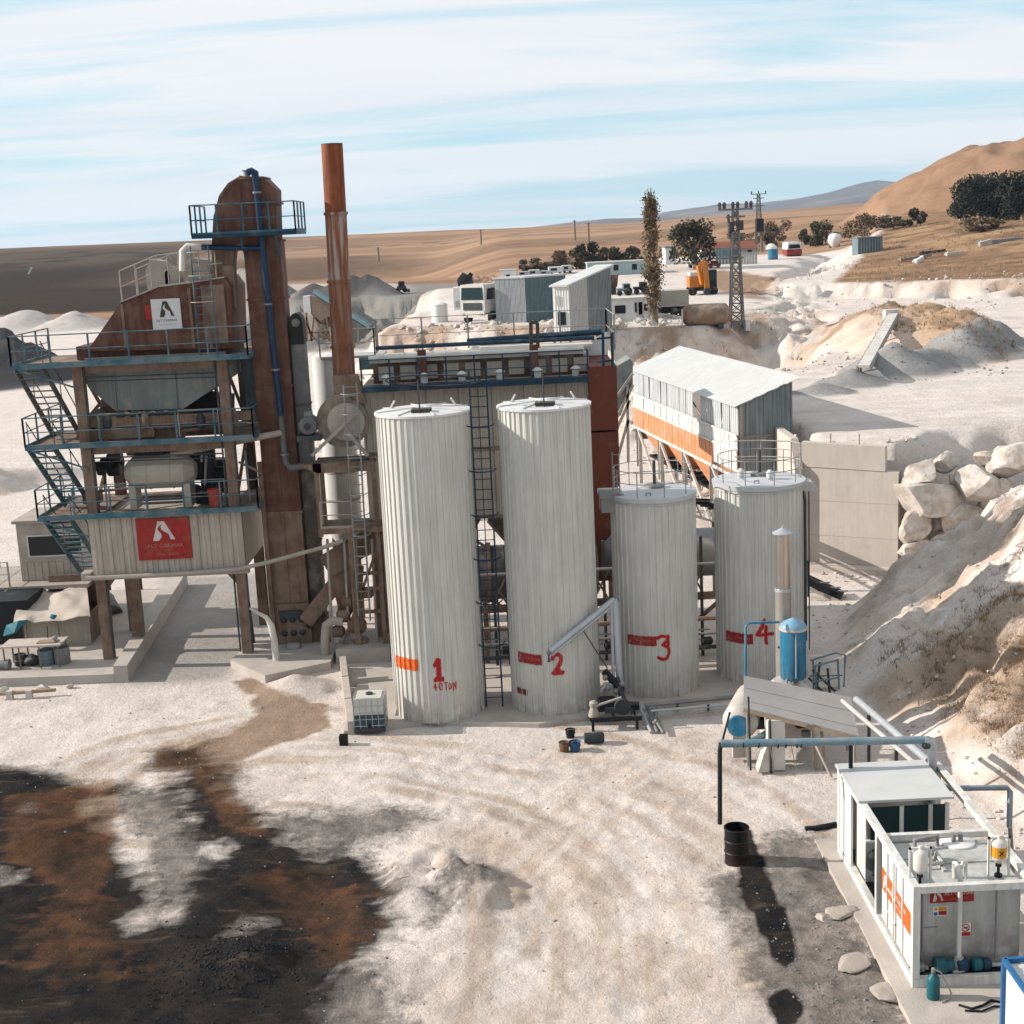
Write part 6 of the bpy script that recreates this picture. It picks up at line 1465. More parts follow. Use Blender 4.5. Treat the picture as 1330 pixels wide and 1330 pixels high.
    MB().lathe((8.36, fy-.16, .52), [(.09,-.04),(.09,.05)], 12).build('flange', 'grey_white', T)
    for x in (7.5, 9.0): MB().box(x, fy-.12, .30, x+.28, fy-.04, .34).build('pump_bracket', 'frame_white', T)
    # tank roof: hatch, filters, pipes
    hc = G(1243, 1092, 2.06); MB().lathe((hc[0], hc[1], zt), [(.36,0),(.36,.035),(.33,.05),(.02,.07)], 24).build('manhole_lid', 'white', T, 40)
    hc2 = G(1168, 1106, 2.06); MB().lathe((hc2[0]+.1, hc2[1], zt), [(.30,0),(.30,.02),(.02,.04)], 24).build('manhole_lid', 'skid_grey', T, 40)
    MB().box(8.25, ty0+.55, zt, 8.32, ty1-.2, zt+.05).box(X0+.2, ty0+.9, zt, X1-.3, ty0+.95, zt+.03).build('roof_rib', 'skid_grey', T)
    for nm, px, py, yl in (('filter_housing',1195,1132,False),('filter_housing',1297,1118,True)):
        c = G(px, py, 2.35); 
        Fh = MB().lathe((c[0], c[1], 2.42), [(.04,-.12),(.14,-.02),(.15,0),(.15,.34),(.12,.38),(.05,.41),(.035,.47)], 18).build(nm, 'white_old', T, 40)
        if yl:
            MB().lathe((c[0], c[1], 2.46), [(.153,0),(.153,.22)], 18).build('warning_label', 'yellow', Fh)
            MB().beam((c[0]-.05, c[1]-.158, 2.52), (c[0]+.05, c[1]-.158, 2.62), .02, .01).beam((c[0]+.05, c[1]-.158, 2.52), (c[0]-.05, c[1]-.158, 2.62), .02, .01).build('warning_mark', 'black', Fh)
        MB().lathe((c[0], c[1], zt), [(.08,0),(.08,.05),(.03,.06),(.03,.2),(.06,.22),(.06,.28)], 10).build('filter_valve', 'black', T, 40)
        for dx in (-.2, .2):
            MB().beam((c[0]+dx, c[1], zt), (c[0]+dx, c[1], 2.86), .04).build('bracket_post', 'frame_white', T)
        MB().beam((c[0]-.22, c[1], 2.84), (c[0]+.22, c[1], 2.84), .04).build('bracket_bar', 'frame_white', T)
    MB().path([(8.0,ty1-.3,zt),(8.0,ty1-.3,zt+.2),(8.25,ty1-.25,zt+.22),(8.5,ty1-.2,zt+.22),(8.5,ty1-.2,zt)], .04, 8).build('oil_pipe', 'mgrey', T, 50)
    MB().path([(7.9,ty0+.7,zt+.1),(8.3,ty0+.75,zt+.1),(8.3,ty0+1.2,zt+.1)], .035, 8).build('oil_pipe', 'grey_white', T, 50)
    MB().lathe((7.98, ty0+1.1, zt+.16), [(.06,0),(.09,.04),(.09,.2),(.05,.24)], 10, 'x').build('pump', 'hopper', T, 40)
    for x in (8.85, 9.0): MB().lathe((x, ty1-.15, zt), [(.05,0),(.05,.22),(.07,.24)], 10).build('valve', 'mgrey', T, 40)
    MB().path([(8.6,ty0+.25,zt),(8.6,ty0+.25,zt+.32),(8.52,ty0+.2,zt+.36),(8.46,ty0+.1,zt+.3)], .03, 8).build('oil_pipe', 'frame_white', T, 50)
    # rear cabin with three windows
    cy0 = 28.62
    MB().box(X0-.05, cy0-.06, z1+.004, X1-.35, YB+.02, z1+.06).build('cabin_roof', 'cabin_top', T)
    MB().box(X0+.02, cy0+.9, z0+.2, X0+.07, YB-w, z1-w).build('side_panel', 'white', T)
    MB().box(X0+.02, YB-.1, z0+.2, X1-w, YB-.05, z1-w).build('back_panel', 'white', T)
    MB().box(X0+w, cy0+.05, z0+.2, X1-.4, cy0+.10, 1.25).build('front_panel', 'skid_grey', T)
    xs = [X0+.25, X0+.98, X0+1.62, X1-.42]
    for a, b in zip(xs, xs[1:]): 
        MB().box(a, cy0+.06, 1.29, b-.09, cy0+.08, z1-w-.02).build('window', 'teal_glass', T); MB().box(b-.09, cy0+.03, 1.25, b, cy0+.11, z1-w).build('window_post', 'frame_white', T)
    MB().box(X0+w, cy0+.03, 1.24, X1-.42, cy0+.12, 1.29).build('window_sill', 'frame_white', T)
    MB().box(X0+.16, cy0+.13, z0+.2, X0+.20, cy0+1.0, 1.9).build('door', 'white_old', T)
    s = MB().box(X0+.30, cy0+.035, .86, X0+.66, cy0+.048, 1.02).build('sign', 'sign_brown', T); MB().xz([(X0+.40,.88),(X0+.52,.88),(X0+.46,.99)], cy0+.028, cy0+.034).build('warning_triangle', 'yellow', s)
    # black burner pumps in the open bay
    for k, (y, x, s_) in enumerate(((27.6,7.62,.2),(27.9,7.7,.24),(28.25,7.62,.2),(27.7,8.1,.25),(28.3,8.2,.22),(27.1,7.62,.2))):
        MB().lathe((x, y, .55+.12*(k % 3)), [(s_*.6,0),(s_,.05),(s_,.35),(s_*.5,.45)], 12, 'x' if k % 2 else 'z').build('pump', 'black' if k != 1 else 'sky_dark', T, 40)
    MB().path([(7.5,27.5,.5),(7.55,27.9,1.0),(7.6,28.4,.6)], .035, 6).path([(7.6,27.2,.4),(7.5,27.6,.8),(7.7,28.1,.9)], .03, 6).build('hose', 'black', T, 50)
    # outer pipe on the bank side and front stair rail
    MB().path([A(1218,1024,29.6), A(1308,1023,29.6), A(1312,1028,29.6), A(1311,1075,29.2)], .06, 10).build('bypass_pipe', 'blue_grey', T, 50)
    MB().tube(A(1312,1075,28.6), A(1316,1140,28.6), .05, 8).build('bypass_pipe', 'mgrey', T)
    for k in range(3): MB().beam((X1+.05+.25*k, YF+.3, 0), (X1+.05+.25*k, YF+.3, 1.7), .05).build('side_post', 'frame_white', T)
M['frame_white'] = mat('skid_frame_white', (.72,.71,.68), .5, var=.10, scale=3, dust=.3, streak=.3, streakcol=(.36,.31,.26))
M['skid_grey'] = mat('skid_tank_grey', (.52,.52,.50), .5, var=.12, dust=.2, base=.8, dustcol=(.20,.18,.165), streak=.4, streakcol=(.33,.31,.28))
M['cabin_top'] = mat('skid_roof_white', (.60,.60,.59), .6, var=.06, dust=.2, dustcol=(.55,.53,.5))
M['blue_grey'] = mat('blue_grey_pipe', (.26,.31,.35), .45, var=.15, dust=.2)
M['sky_dark'] = mat('pump_dark_blue', (.02,.07,.13), .4, var=.2, dust=.15)
skid()
def cabinet():
    T = thing('container_office', 'white container with blue edges and ribbed grey roof cut by the frame corner', 'container', (9.6, 20.5, .1))
    x0, x1, y0, y1, z0, z1 = 8.30, 10.7, 16.5, 22.3, .1, 1.95
    MB().box(x0+.03, y0, z0+.05, x1-.03, y1-.03, z1-.06).build('body', 'white', T)
    for a, b in (((x0,y0,z1),(x0,y1,z1)),((x1,y0,z1),(x1,y1,z1)),((x0,y1,z1),(x1,y1,z1)),((x0,y1,z0),(x0,y1,z1-.06)),((x1,y1,z0),(x1,y1,z1-.06)),((x0,y0,z0+.05),(x0,y1-.06,z0+.05))):
        MB().beam(a, b, .08).build('edge_trim', 'edge_blue', T)
    n = 12
    for k in range(n): corr_sheet((x0+.06, y0+(y1-.1-y0)*k/n, z1-.05), (0,1,0), (1,0,0), (y1-.1-y0)/n-.02, x1-x0-.12, 'cabin_top', T, 2, .02, name='roof_sheet', nrm=(0,0,1))
M['edge_blue'] = mat('edge_blue', (.03,.16,.34), .4, var=.15, dust=.1)
cabinet()
def gas_bottle():
    x, y = 7.66, 24.22
    T = thing('gas_bottle', 'teal gas bottle with hose standing before the fuel skid', 'gas bottle', (x, y, .1))
    MB().lathe((x, y, .1), [(.115,0),(.125,.03),(.125,.36),(.11,.44),(.05,.50),(.045,.53)], 20).build('cylinder', 'gas', T, 50)
    MB().lathe((x, y, .62), [(.03,0),(.045,.02),(.045,.1),(.02,.12)], 10).build('valve', 'mgrey', T, 40)
    MB().path([(x, y-.03, .72), (x+.12, y-.03, .66), (x+.26, y-.05, .40), (x+.33, y-.06, .22), (x+.28, y-.1, .13), (x+.1,y-.2,.12)], .016, 6).build('hose', 'drum', T, 60)
gas_bottle()
def cable():
    o = MB().path([(8.05,23.9,.125),(8.25,23.75,.125),(8.5,23.85,.125),(8.7,24.0,.125),(8.9,23.9,.13),(9.3,24.1,.13)], .022, 6).path([(8.1,23.7,.125),(8.4,23.65,.125),(8.7,23.8,.125),(9.2,23.7,.125)], .018, 6).build('cable', 'black', None, 60)
    tag(o, 'black cables lying on the pad before the fuel skid', 'cable')
cable()
def oil_drum():
    x, y = 4.93, 30.45; z0 = hz(x, y)-.02
    T = thing('oil_drum', 'tar blackened open oil drum under the drop leg', 'drum', (x, y, z0))
    R = .30
    MB().lathe((x, y, z0), [(R,0),(R,.02),(R*.97,.05),(R*.97,.27),(R*1.02,.29),(R*.97,.31),(R*.97,.56),(R*1.02,.58),(R*.97,.60)], 22).build('lower_shell', 'drum_red', T, 30)
    MB().lathe((x, y, z0+.60), [(R*.97,0),(R*.97,.25),(R*1.02,.27),(R*1.0,.29),(R*.92,.29),(R*.92,-.1)], 22).build('upper_shell', 'tar', T, 30)
    MB().lathe((x, y, z0+.62), [(R*.9,0),(R*.9,.06)], 22).build('tar_fill', 'tar', T)
M['drum_red'] = mat('drum_tarry_red', (.05,.012,.012), .5, var=.4, scale=4, col2=(.012,.012,.014))
M['tar'] = mat('tar_black', (.008,.008,.010), .45, var=.2)
oil_drum()
def black_hose():
    a = G(1046,1077,.07); b = G(1086,1071,.07)
    o = MB().path([a, G(1060,1076,.07), b], .075, 10).build('rubber_hose', 'black', None, 50); tag(o, 'short black rubber hose lying beside the rear of the fuel skid', 'hose')
black_hose()
for i, (px, py, w, d, h, lab) in enumerate(((1092,1185,.85,.55,.16,'flat pale slab of rock nearest the oil drum'),(1108,1252,.85,.6,.15,'flat pale slab of rock between the two others'),(1152,1288,.85,.7,.15,'flat pale slab of rock nearest the gas bottle'),(1070,1190,.45,.4,.15,'small dull lump left of the nearest flat slab'))):
    p = G(px, py, .05); rock('stone_slab', (p[0], p[1], hz(p[0],p[1])+.04), (w, d, h), 90+i, 'slab_stone', lab, 'rock', 'slabs of rock on the dark ground by the fuel skid', rot=(.05,.06*(i-1),i*.7), rough=.10, cuts=7)

# ------------------------------------------------------------------ loading arm, pump, tote, kerbs, buckets
def loading_arm():
    T = thing('loading_arm', 'galvanised loading arm with drop spout in front of the second tank', 'loading arm', (3, 41.3, .1))
    a, b = A(714,846,40.4), A(797,779,41.6)
    MB().tube(a, b, .10, 12).build('arm_tube', 'galv', T, 40)
    MB().tube((a[0]+.05,a[1],a[2]-.12), (b[0]+.05,b[1],b[2]-.12), .05, 8).build('heating_pipe', 'galv', T, 40)
    MB().path([(a[0]+.06,a[1],a[2]+.04), (a[0]-.04,a[1]-.02,a[2]-.03), (a[0]-.03,a[1]-.02,a[2]-.32)], .06, 8).build('spout', 'mgrey', T, 50)
    e = A(806,898,41.3); MB().path([b, (b[0]+.04,b[1],b[2]-.08), e], [.11,.12,.11], 12).build('stand_pipe', 'galv', T, 40)
    e2 = A(797,895,41.3); MB().tube((b[0]-.08,b[1]-.1,b[2]-.1), (e2[0],e2[1],e2[2]), .05, 8).build('return_pipe', 'galv', T, 40)
    MB().tube(A(755,815,41), A(789,868,41), .022, 6).build('stay_rod', 'dgrey', T)
    MB().tube(A(785,872,41), A(808,897,41), .12, 10).build('actuator', 'black', T, 40)
loading_arm()
def pump_skid():
    T = thing('bitumen_pump', 'dark bitumen pump set with pipes on a low frame before the third tank', 'pump', (3, 40.3, 0))
    f = lambda x, y, Y: A(x, y, Y)
    x0, x1 = G(768,948)[0], G(828,948)[0]
    for y in (39.7, 40.6): MB().beam((x0, y, .35), (x1+.15, y, .35), .09, .12).build('skid_rail', 'black', T)
    for x in (x0+.05, x1): 
        for y in (39.7, 40.6): MB().beam((x, y, 0), (x, y, .3), .08).build('skid_leg', 'black', T)
    for x in (x0+.2, (x0+x1)/2, x1-.1): MB().beam((x, 39.7, .36), (x, 40.6, .36), .08, .08).build('cross_member', 'dgrey', T)
    MB().lathe((x0+.10, 39.9, .40), [(.16,0),(.17,.05),(.10,.3),(.13,.34),(.13,.44),(.06,.5)], 12).build('strainer', 'pale_rail', T, 40)
    MB().lathe((x0+.25, 40.3, .66), [(.14,0),(.22,.05),(.22,.5),(.16,.56)], 14, 'x').build('motor', 'black', T, 40)
    MB().lathe((x0+.98, 39.95, .62), [(.24,0),(.25,.03),(.25,.14),(.2,.17)], 18, 'y').build('pump_wheel', 'dgrey', T, 40)
    MB().beam((x0+.12,39.8,.75), (x0+.95,39.85,.98), .07, .05).build('belt_guard', 'pale_rail', T)
    MB().box(x0+.45, 40.0, .43, x0+1.0, 40.5, .6).build('gear_case', 'dgrey', T)
    MB().path([A(788,905,41.2), A(783,898,41.0), A(785,890,41.0), A(800,888,41.0)], .08, 8).build('pipe', 'grey_white', T, 50)
    MB().path([A(800,880,41.1), A(806,898,40.9), A(812,915,40.7), A(830,915,40.7)], .10, 8).build('pipe', 'dgrey', T, 50)
    for px, py in ((790,893),(800,898),(786,880),(808,888)): MB().lathe(A(px,py,40.9), [(.05,-.08),(.1,-.03),(.1,.03),(.05,.08)], 10, 'x').build('valve', 'mgrey', T, 40)
    # pipes along the front of the tanks to the heater
    for dy, z, r, m in ((0,.42,.07,'mgrey'),(-.35,.30,.05,'galv')):
        a = G(838+ -dy*20, 916-dy*22, z); b = G(962, 904-dy*28, z); MB().tube(a, b, r, 8).build('header_pipe', m, T, 40)
    for k, (a, b) in enumerate((((829,915),(846,951)),((840,918),(854,951)),((848,922),(860,948)))): MB().tube(A(*a,40.9), G(b[0], b[1], .05), .055, 8).build('drain_pipe', 'galv' if k == 0 else 'mgrey', T, 40)
    MB().path([G(853,920,.3), G(851,935,.2), G(862,952,.1)], .05, 8).build('bent_pipe', 'mgrey', T, 50)
    for px in (880, 920): MB().beam(G(px, 922, 0), G(px, 916, .35), .07).build('pipe_stand', 'dgrey', T)
pump_skid()
def tote():
    x, y = G(481, 955)[0], 40.75; z = .10
    T = thing('ibc_tote', 'caged plastic liquid tote half full beside the first tank', 'tote', (x, y, z))
    h = .5
    MB().box(x-.48, y-h, z, x+.48, y-h+.1, z+.13).box(x-.48, y+h-.1, z, x+.48, y+h, z+.13).box(x-.48, y-h+.101, z+.09, x+.48, y+h-.101, z+.13).build('pallet', 'dgrey', T)
    MB().box(x-.45, y-.46, z+.135, x+.45, y+.46, z+.55).build('dark_liquid', 'tote_fill', T)
    MB().box(x-.45, y-.46, z+.552, x+.45, y+.46, z+1.02).box(x-.38,y-.4,z+1.021,x+.38,y+.4,z+1.06).build('bottle', 'plastic', T)
    MB().lathe((x, y, z+1.06), [(.11,0),(.11,.05)], 14).build('screw_cap', 'dgrey', T)
    for k in range(6):
        xx = x-.47+.94*k/5
        for yy in (y-.48, y+.48): MB().tube((xx, yy, z+.13), (xx, yy, z+1.05), .011, 5).build('cage_bar', 'galv', T)
    for k in range(5):
        zz = z+.2+.84*k/4; MB().path([(x-.47,y-.48,zz),(x+.47,y-.48,zz),(x+.47,y+.48,zz),(x-.47,y+.48,zz)], .011, 5, closed=True).build('cage_hoop', 'galv', T)
    for k in range(4):
        yy = y-.48+.96*k/3
        for xx in (x-.47, x+.47): MB().tube((xx, yy, z+.13), (xx, yy, z+1.05), .011, 5).build('cage_bar', 'galv', T)
    MB().lathe((x, y-.47, z+.2), [(.05,-.08),(.05,0)], 10, 'y').build('outlet', 'black', T)
tote()
def kerbs():
    T = thing('kerb_wall', 'low concrete kerb with missing end left of the liquid tote', 'kerb', (-5.6, 43, 0))
    a, b = G(446,868), G(457,955)
    for t0, t1 in ((0,.33),(.345,.67),(.685,1)):
        p = [a[i]+(b[i]-a[i])*t0 for i in range(2)]; q = [a[i]+(b[i]-a[i])*t1 for i in range(2)]; MB().beam((*p,.2), (*q,.2), .22, .5).build('kerb_block', 'concrete', T)
    MB().beam((*G(460,892)[:2],.15), (*G(505,888)[:2],.15), .15, .3).build('kerb_block', 'concrete', T)
    h = G(450,968); MB().box(h[0]-.2, h[1]-.1, -.05, h[0]+.05, h[1]+.15, .32).build('dark_hole', 'tar', T)  # last box is solid black, standing in for the darkness of a hole
kerbs()
def bucket(px, py, m, lab, r=.16, h=.3):
    p = G(px, py); z = hz(p[0], p[1])
    T = thing('bucket', lab, 'bucket', (p[0], p[1], z))
    MB().lathe((p[0], p[1], z), [(r*.8,0),(r,h),(r*1.05,h),(r*.98,h),(r*.95,h-.02),(r*.78,.03)], 16).build('pail', m, T, 40)
    MB().path([(p[0]+r*math.cos(t), p[1]-.05, z+h*.55+.0+r*.9*math.sin(t)) for t in [math.pi*k/8 for k in range(9)]], .008, 4).build('handle', 'mgrey', T)
M['bucket_brown'] = mat('bucket_brown', (.20,.10,.06), .6, var=.2, dust=.3); M['bucket_blue'] = mat('bucket_blue', (.05,.13,.24), .5, var=.2, dust=.25)
bucket(733, 975, 'bucket_brown', 'brown bucket in front of the second tank'); bucket(747, 974, 'bucket_blue', 'blue bucket in front of the second tank', .17, .3); bucket(741, 958, 'black', 'black bucket behind the brown and blue ones', .15, .26)
p = G(772, 966); o = MB().lathe((p[0]-.3, p[1]+.05, .17), [(.12,0),(.16,.03),(.16,.55),(.12,.6)], 14, 'x').build('canister', 'dgrey', None, 40); tag(o, 'dark canister lying on its side right of the buckets', 'canister')
# ------------------------------------------------------------------ left yard: pad, cabin, sheds, bench
def left_pad():
    o = MB().prism([(-27,47.1),(-14.25,46.7),(-14.6,58.5),(-27,60)], (0,0,-.2), (1,0,0), (0,1,0), (0,0,.52)).build('concrete_pad', 'concrete')
    tag(o, 'raised concrete pad left of the truck lane under the tower', 'slab')
    o = MB().prism([(-14.24,46.7),(-13.75,46.68),(-14.7,60.5),(-15.4,60.5)], (0,0,-.2), (1,0,0), (0,1,0), (0,0,.82)).build('lane_wall', 'concrete')
    tag(o, 'low concrete wall along the left of the truck lane', 'wall')
    o = MB().prism([G(300,868)[:2],G(345,888)[:2],G(430,870)[:2],G(440,845)[:2],G(330,838)[:2]], (0,0,-.2), (1,0,0), (0,1,0), (0,0,.5)).build('concrete_footing', 'concrete'); tag(o, 'rough concrete footing below the bucket elevator', 'slab')
left_pad()
def control_cabin():
    Y = 54.0; f = lambda x, y, yy=Y: A(x, y, yy)
    a, b = f(29,755), f(113,750); zt = f(30,680)[2]; zb = a[2]
    T = thing('control_cabin', 'small cream control cabin with dark window behind the tower stairs', 'cabin', (a[0], Y, zb))
    MB().box(a[0], Y, zb, b[0], Y+2.6, zt).build('wall', 'cabin', T)
    MB().box(a[0]-.12, Y-.12, zt+.005, b[0]+.1, Y+2.7, zt+.12).build('roof', 'pale_rail', T)
    w = MB().box(f(38,710)[0], Y-.045, f(40,722)[2], f(106,708)[0], Y-.004, f(40,697)[2]).build('window', 'glass', T)
    x0, x1, z0, z1 = f(38,710)[0], f(106,708)[0], f(40,722)[2], f(40,697)[2]
    MB().box(x0-.05,Y-.06,z0-.06,x1,Y-.003,z0).box(x0-.05,Y-.06,z1,x1,Y-.003,z1+.06).box(x0-.06,Y-.06,z0,x0,Y-.003,z1).box(x1,Y-.06,z0,x1+.06,Y-.003,z1).build('frame', 'white_old', w)
    n = 9
    for k in range(n):
        xa = a[0]+(b[0]-a[0])*k/n; MB().box(xa+.02, Y-.025, zb+.05, xa+(b[0]-a[0])/n-.02, Y-.004, zb+.75).build('skirt_panel', 'cabin', T)
    # deck on legs with rail
    MB().box(a[0]-1.9, Y-.9, zb-.16, b[0]+.3, Y+2.8, zb-.005).build('deck', 'pale_rail', T)
    for x in (a[0]-1.7, a[0]+.2, b[0]):
        for y in (Y-.7, Y+2.5): MB().beam((x, y, .2), (x, y, zb-.17), .14).build('leg', 'dusty', T)
    rail_run(T, [(a[0]-1.85, Y+2.7), (a[0]-1.85, Y-.85), (a[0]-.2, Y-.85)], zb, 1.0, 'pale_rail', 1.2, toe=False, r=.018)
    MB().beam((a[0]-.3,Y-.8,zb-.1),(a[0]-3.2,Y-1.2,.5),.9,.08).build('ramp', 'pale_rail', T)
control_cabin()
def tarp_shed():
    T = thing('tarp_shed', 'low shed with cream doors under a wrinkled dusty tarpaulin roof', 'shed', (-18, 51, .3))
    Yf = 50.6; z0 = .3
    a, b = A(38,842,Yf), A(118,838,Yf); zt = A(40,803,Yf)[2]
    xm = (a[0]+b[0])/2
    MB().box(a[0], Yf, z0, xm-.02, Yf+.08, zt).build('door', 'beige', T); MB().box(xm+.02, Yf+.01, z0, b[0], Yf+.09, zt).build('door', 'beige', T)
    for x in (a[0]-.06, xm-.02, b[0]): MB().beam((x, Yf-.02, z0), (x, Yf-.02, zt+.05), .08).build('post', 'pale_rail', T)
    MB().box(a[0], Yf+.1, z0, a[0]+.06, Yf+3, zt).box(b[0]-.06, Yf+.1, z0, b[0], Yf+3, zt).box(a[0], Yf+3, z0, b[0], Yf+3.06, zt+.9).build('side_wall', 'dusty', T)
    c = [A(17,806,Yf-.5), A(117,799,Yf-.5), A(113,763,Yf+2.6), A(30,769,Yf+2.6)]
    mb = MB(); n, m = 22, 14; rnd = random.Random(4)
    for j in range(m+1):
        for i in range(n+1):
            u, v = i/n, j/m; p = [ (c[0][k]*(1-u)+c[1][k]*u)*(1-v)+(c[3][k]*(1-u)+c[2][k]*u)*v for k in range(3)]
            w = .16*math.sin(u*9+2*math.sin(v*3))*(.4+.6*v)+.10*float(fbm(np.array([u*7.]), np.array([v*4.]), 1, 3, 5)[0])*2
            mb.v.append((p[0], p[1], p[2]+w*.5-.10*(v < .05)))
    for j in range(m):
        for i in range(n): k = j*(n+1)+i; mb.f.append((k, k+1, k+n+2, k+n+1))
    k = len(mb.v); mb.v += [(x, y, z-.03) for x, y, z in mb.v]; mb.f += [tuple(i+k for i in f)[::-1] for f in mb.f]
    mb.build('tarpaulin', 'tarp', T, 40)
    # teal tarp hanging at the open left end and a teal rag
    mb = MB(); P = [A(8,812,50.2), A(24,806,50.0), A(36,805,50.1), A(18,822,49.9), A(4,826,49.9)]
    mb.v = [tuple(p) for p in P]+[(p[0], p[1]+.12, p[2]-.05) for p in P]; mb.f = [(0,1,3,4),(1,2,3),(5,9,8,6),(6,8,7),(0,4,9,5),(4,3,8,9),(3,2,7,8),(2,1,6,7),(1,0,5,6)]; mb.build('teal_sheet', 'tarp_teal', T)
    r = A(69,801,50.05); vs, fs = rock_mesh((.32,.2,.28), 8, sub=2); mb = MB(); mb.add([(x+r[0], y+r[1], z+r[2]) for x, y, z in vs], fs); mb.build('rag', 'tarp_teal', T, 40)
    MB().box(a[0]-2.2, Yf+.6, z0, a[0]-.1, Yf+2.8, zt+.55).build('dark_opening', 'black', T)  # solid black box stands in for the shade inside the open end
tarp_shed()
def workbench():
    T = thing('workbench', 'long dusty workbench on thin legs at the edge of the pad', 'bench', (-17, 48.3, .32))
    y0, y1, zt = 47.75, 48.75, 1.13
    x0, x1 = A(4,850,48)[0], A(82,850,48)[0]
    MB().box(x0, y0, zt, x1, y1, zt+.06).build('top', 'tarp', T)
    for x in (x0+.1, x0+.65, (x0+x1)/2+.3, x1-.1):
        for y in (y0+.06, y1-.06): MB().beam((x, y, .32), (x, y, zt), .045).build('leg', 'dusty', T)
    for px, h in ((24,.55),(56,.5)): x = A(px,850,48)[0]; MB().beam((x, y1-.05, zt+.06), (x+.02, y1-.05, zt+h), .03).build('upright', 'dgrey', T)
    MB().box(x1-.9, y0+.2, zt+.06, x1-.2, y0+.6, zt+.10).build('plank', 'timber', T)
    MB().lathe((x1-.25, y0+.3, zt+.06), [(.05,0),(.05,.1),(.1,.12),(.1,.2),(.03,.25)], 10).build('vice', 'mgrey', T, 40)
workbench()
def pad_clutter():
    for px, py, m, r, h, lab, cat, nm in ((28,868,'dgrey',.22,.42,'dark pail under the workbench at its left leg','bucket','pail'),(62,868,'teal_metal',.30,.55,'dark grey keg under the workbench','keg','keg'),(82,862,'hopper',.28,.62,'grey drum standing at the right end of the workbench','drum','drum')):
        p = A(px, py, 48.3); T = thing(nm, lab, cat, (p[0], p[1], .32)); MB().lathe((p[0], 48.3, .32), [(r*.85,0),(r,h*.1),(r,h),(r*.9,h),(r*.85,h*.9)], 16).build('shell', m, T, 40); MB().lathe((p[0], 48.3, .32+h*.5), [(r*1.03,0),(r*1.03,.03)], 16).build('hoop', 'mgrey', T)
    p = A(44, 864, 48.2); T = thing('sack', 'dark lumpy sack lying under the workbench', 'sack', (p[0], 48.2, .32)); vs, fs = rock_mesh((.85,.5,.5), 5, sub=3, rough=.1); mb = MB(); mb.add([(x+p[0], y+48.2, z+.55) for x, y, z in vs], fs); mb.build('cloth', 'dgrey', T, 60)
    p = A(8, 872, 47.9); T = thing('cylinder_motor', 'grey motor lying at the left edge of the pad', 'motor', (p[0], 47.9, .32)); MB().lathe((p[0]-.5, 47.9, .5), [(.1,0),(.16,.04),(.16,.5),(.2,.52),(.2,.66),(.1,.7)], 14, 'x').build('housing', 'mgrey', T, 40); MB().box(p[0]-.4, 47.8, .32, p[0], 48.0, .36).build('foot', 'mgrey', T)
    a, b = G(-6,908,.05), G(73,902,.05)
    T = thing('timber_beam', 'weathered timber beam on two blocks in front of the pad', 'beam', ((a[0]+b[0])/2, a[1], 0)); MB().beam((a[0],a[1],.22), (b[0],b[1],.22), .12, .1).build('beam', 'timber', T)
    for t in (.25, .58): x = a[0]+(b[0]-a[0])*t; MB().beam((x, a[1], 0), (x, a[1], .32), .2, .18).build('block', 'wall_conc', T)
    # broken concrete rubble by the lane wall behind the tower
    vs, fs = rock_mesh((2.2,1.6,1.5), 15, sub=3, rough=.12); mb = MB(); p = G(150,810); mb.add([(x+p[0]-.6, y+p[1]+.5, z+.6) for x, y, z in vs], fs); tag(mb.build('rubble_heap', 'gravel', None, 30), 'grey rubble heap in the shade behind the left tower leg', 'rubble')
    T = thing('steel_table', 'small steel frame table beyond the lane wall', 'table', G(158,768)); p = G(158,772); MB().box(p[0]-.8,p[1],.9,p[0]+.8,p[1]+.8,.98).build('top','dgrey',T)
    for x in (-.7,.7): MB().beam((p[0]+x,p[1]+.1,0),(p[0]+x,p[1]+.1,.9),.1).beam((p[0]+x,p[1]+.7,0),(p[0]+x,p[1]+.7,.9),.1).build('leg','dgrey',T)
pad_clutter()
for i, (px, py, w, h) in enumerate(((10,895,.4,.25),(60,893,.5,.3),(95,890,.35,.2))):
    p = G(px, py); rock('stone', (p[0], p[1]-.3, .08), (w,w*.8,h), 200+i, 'stone', ('stone at the left end below the pad edge','stone in the middle below the pad edge','stone at the right below the pad edge')[i], 'stone', 'stones below the pad edge', sub=2)
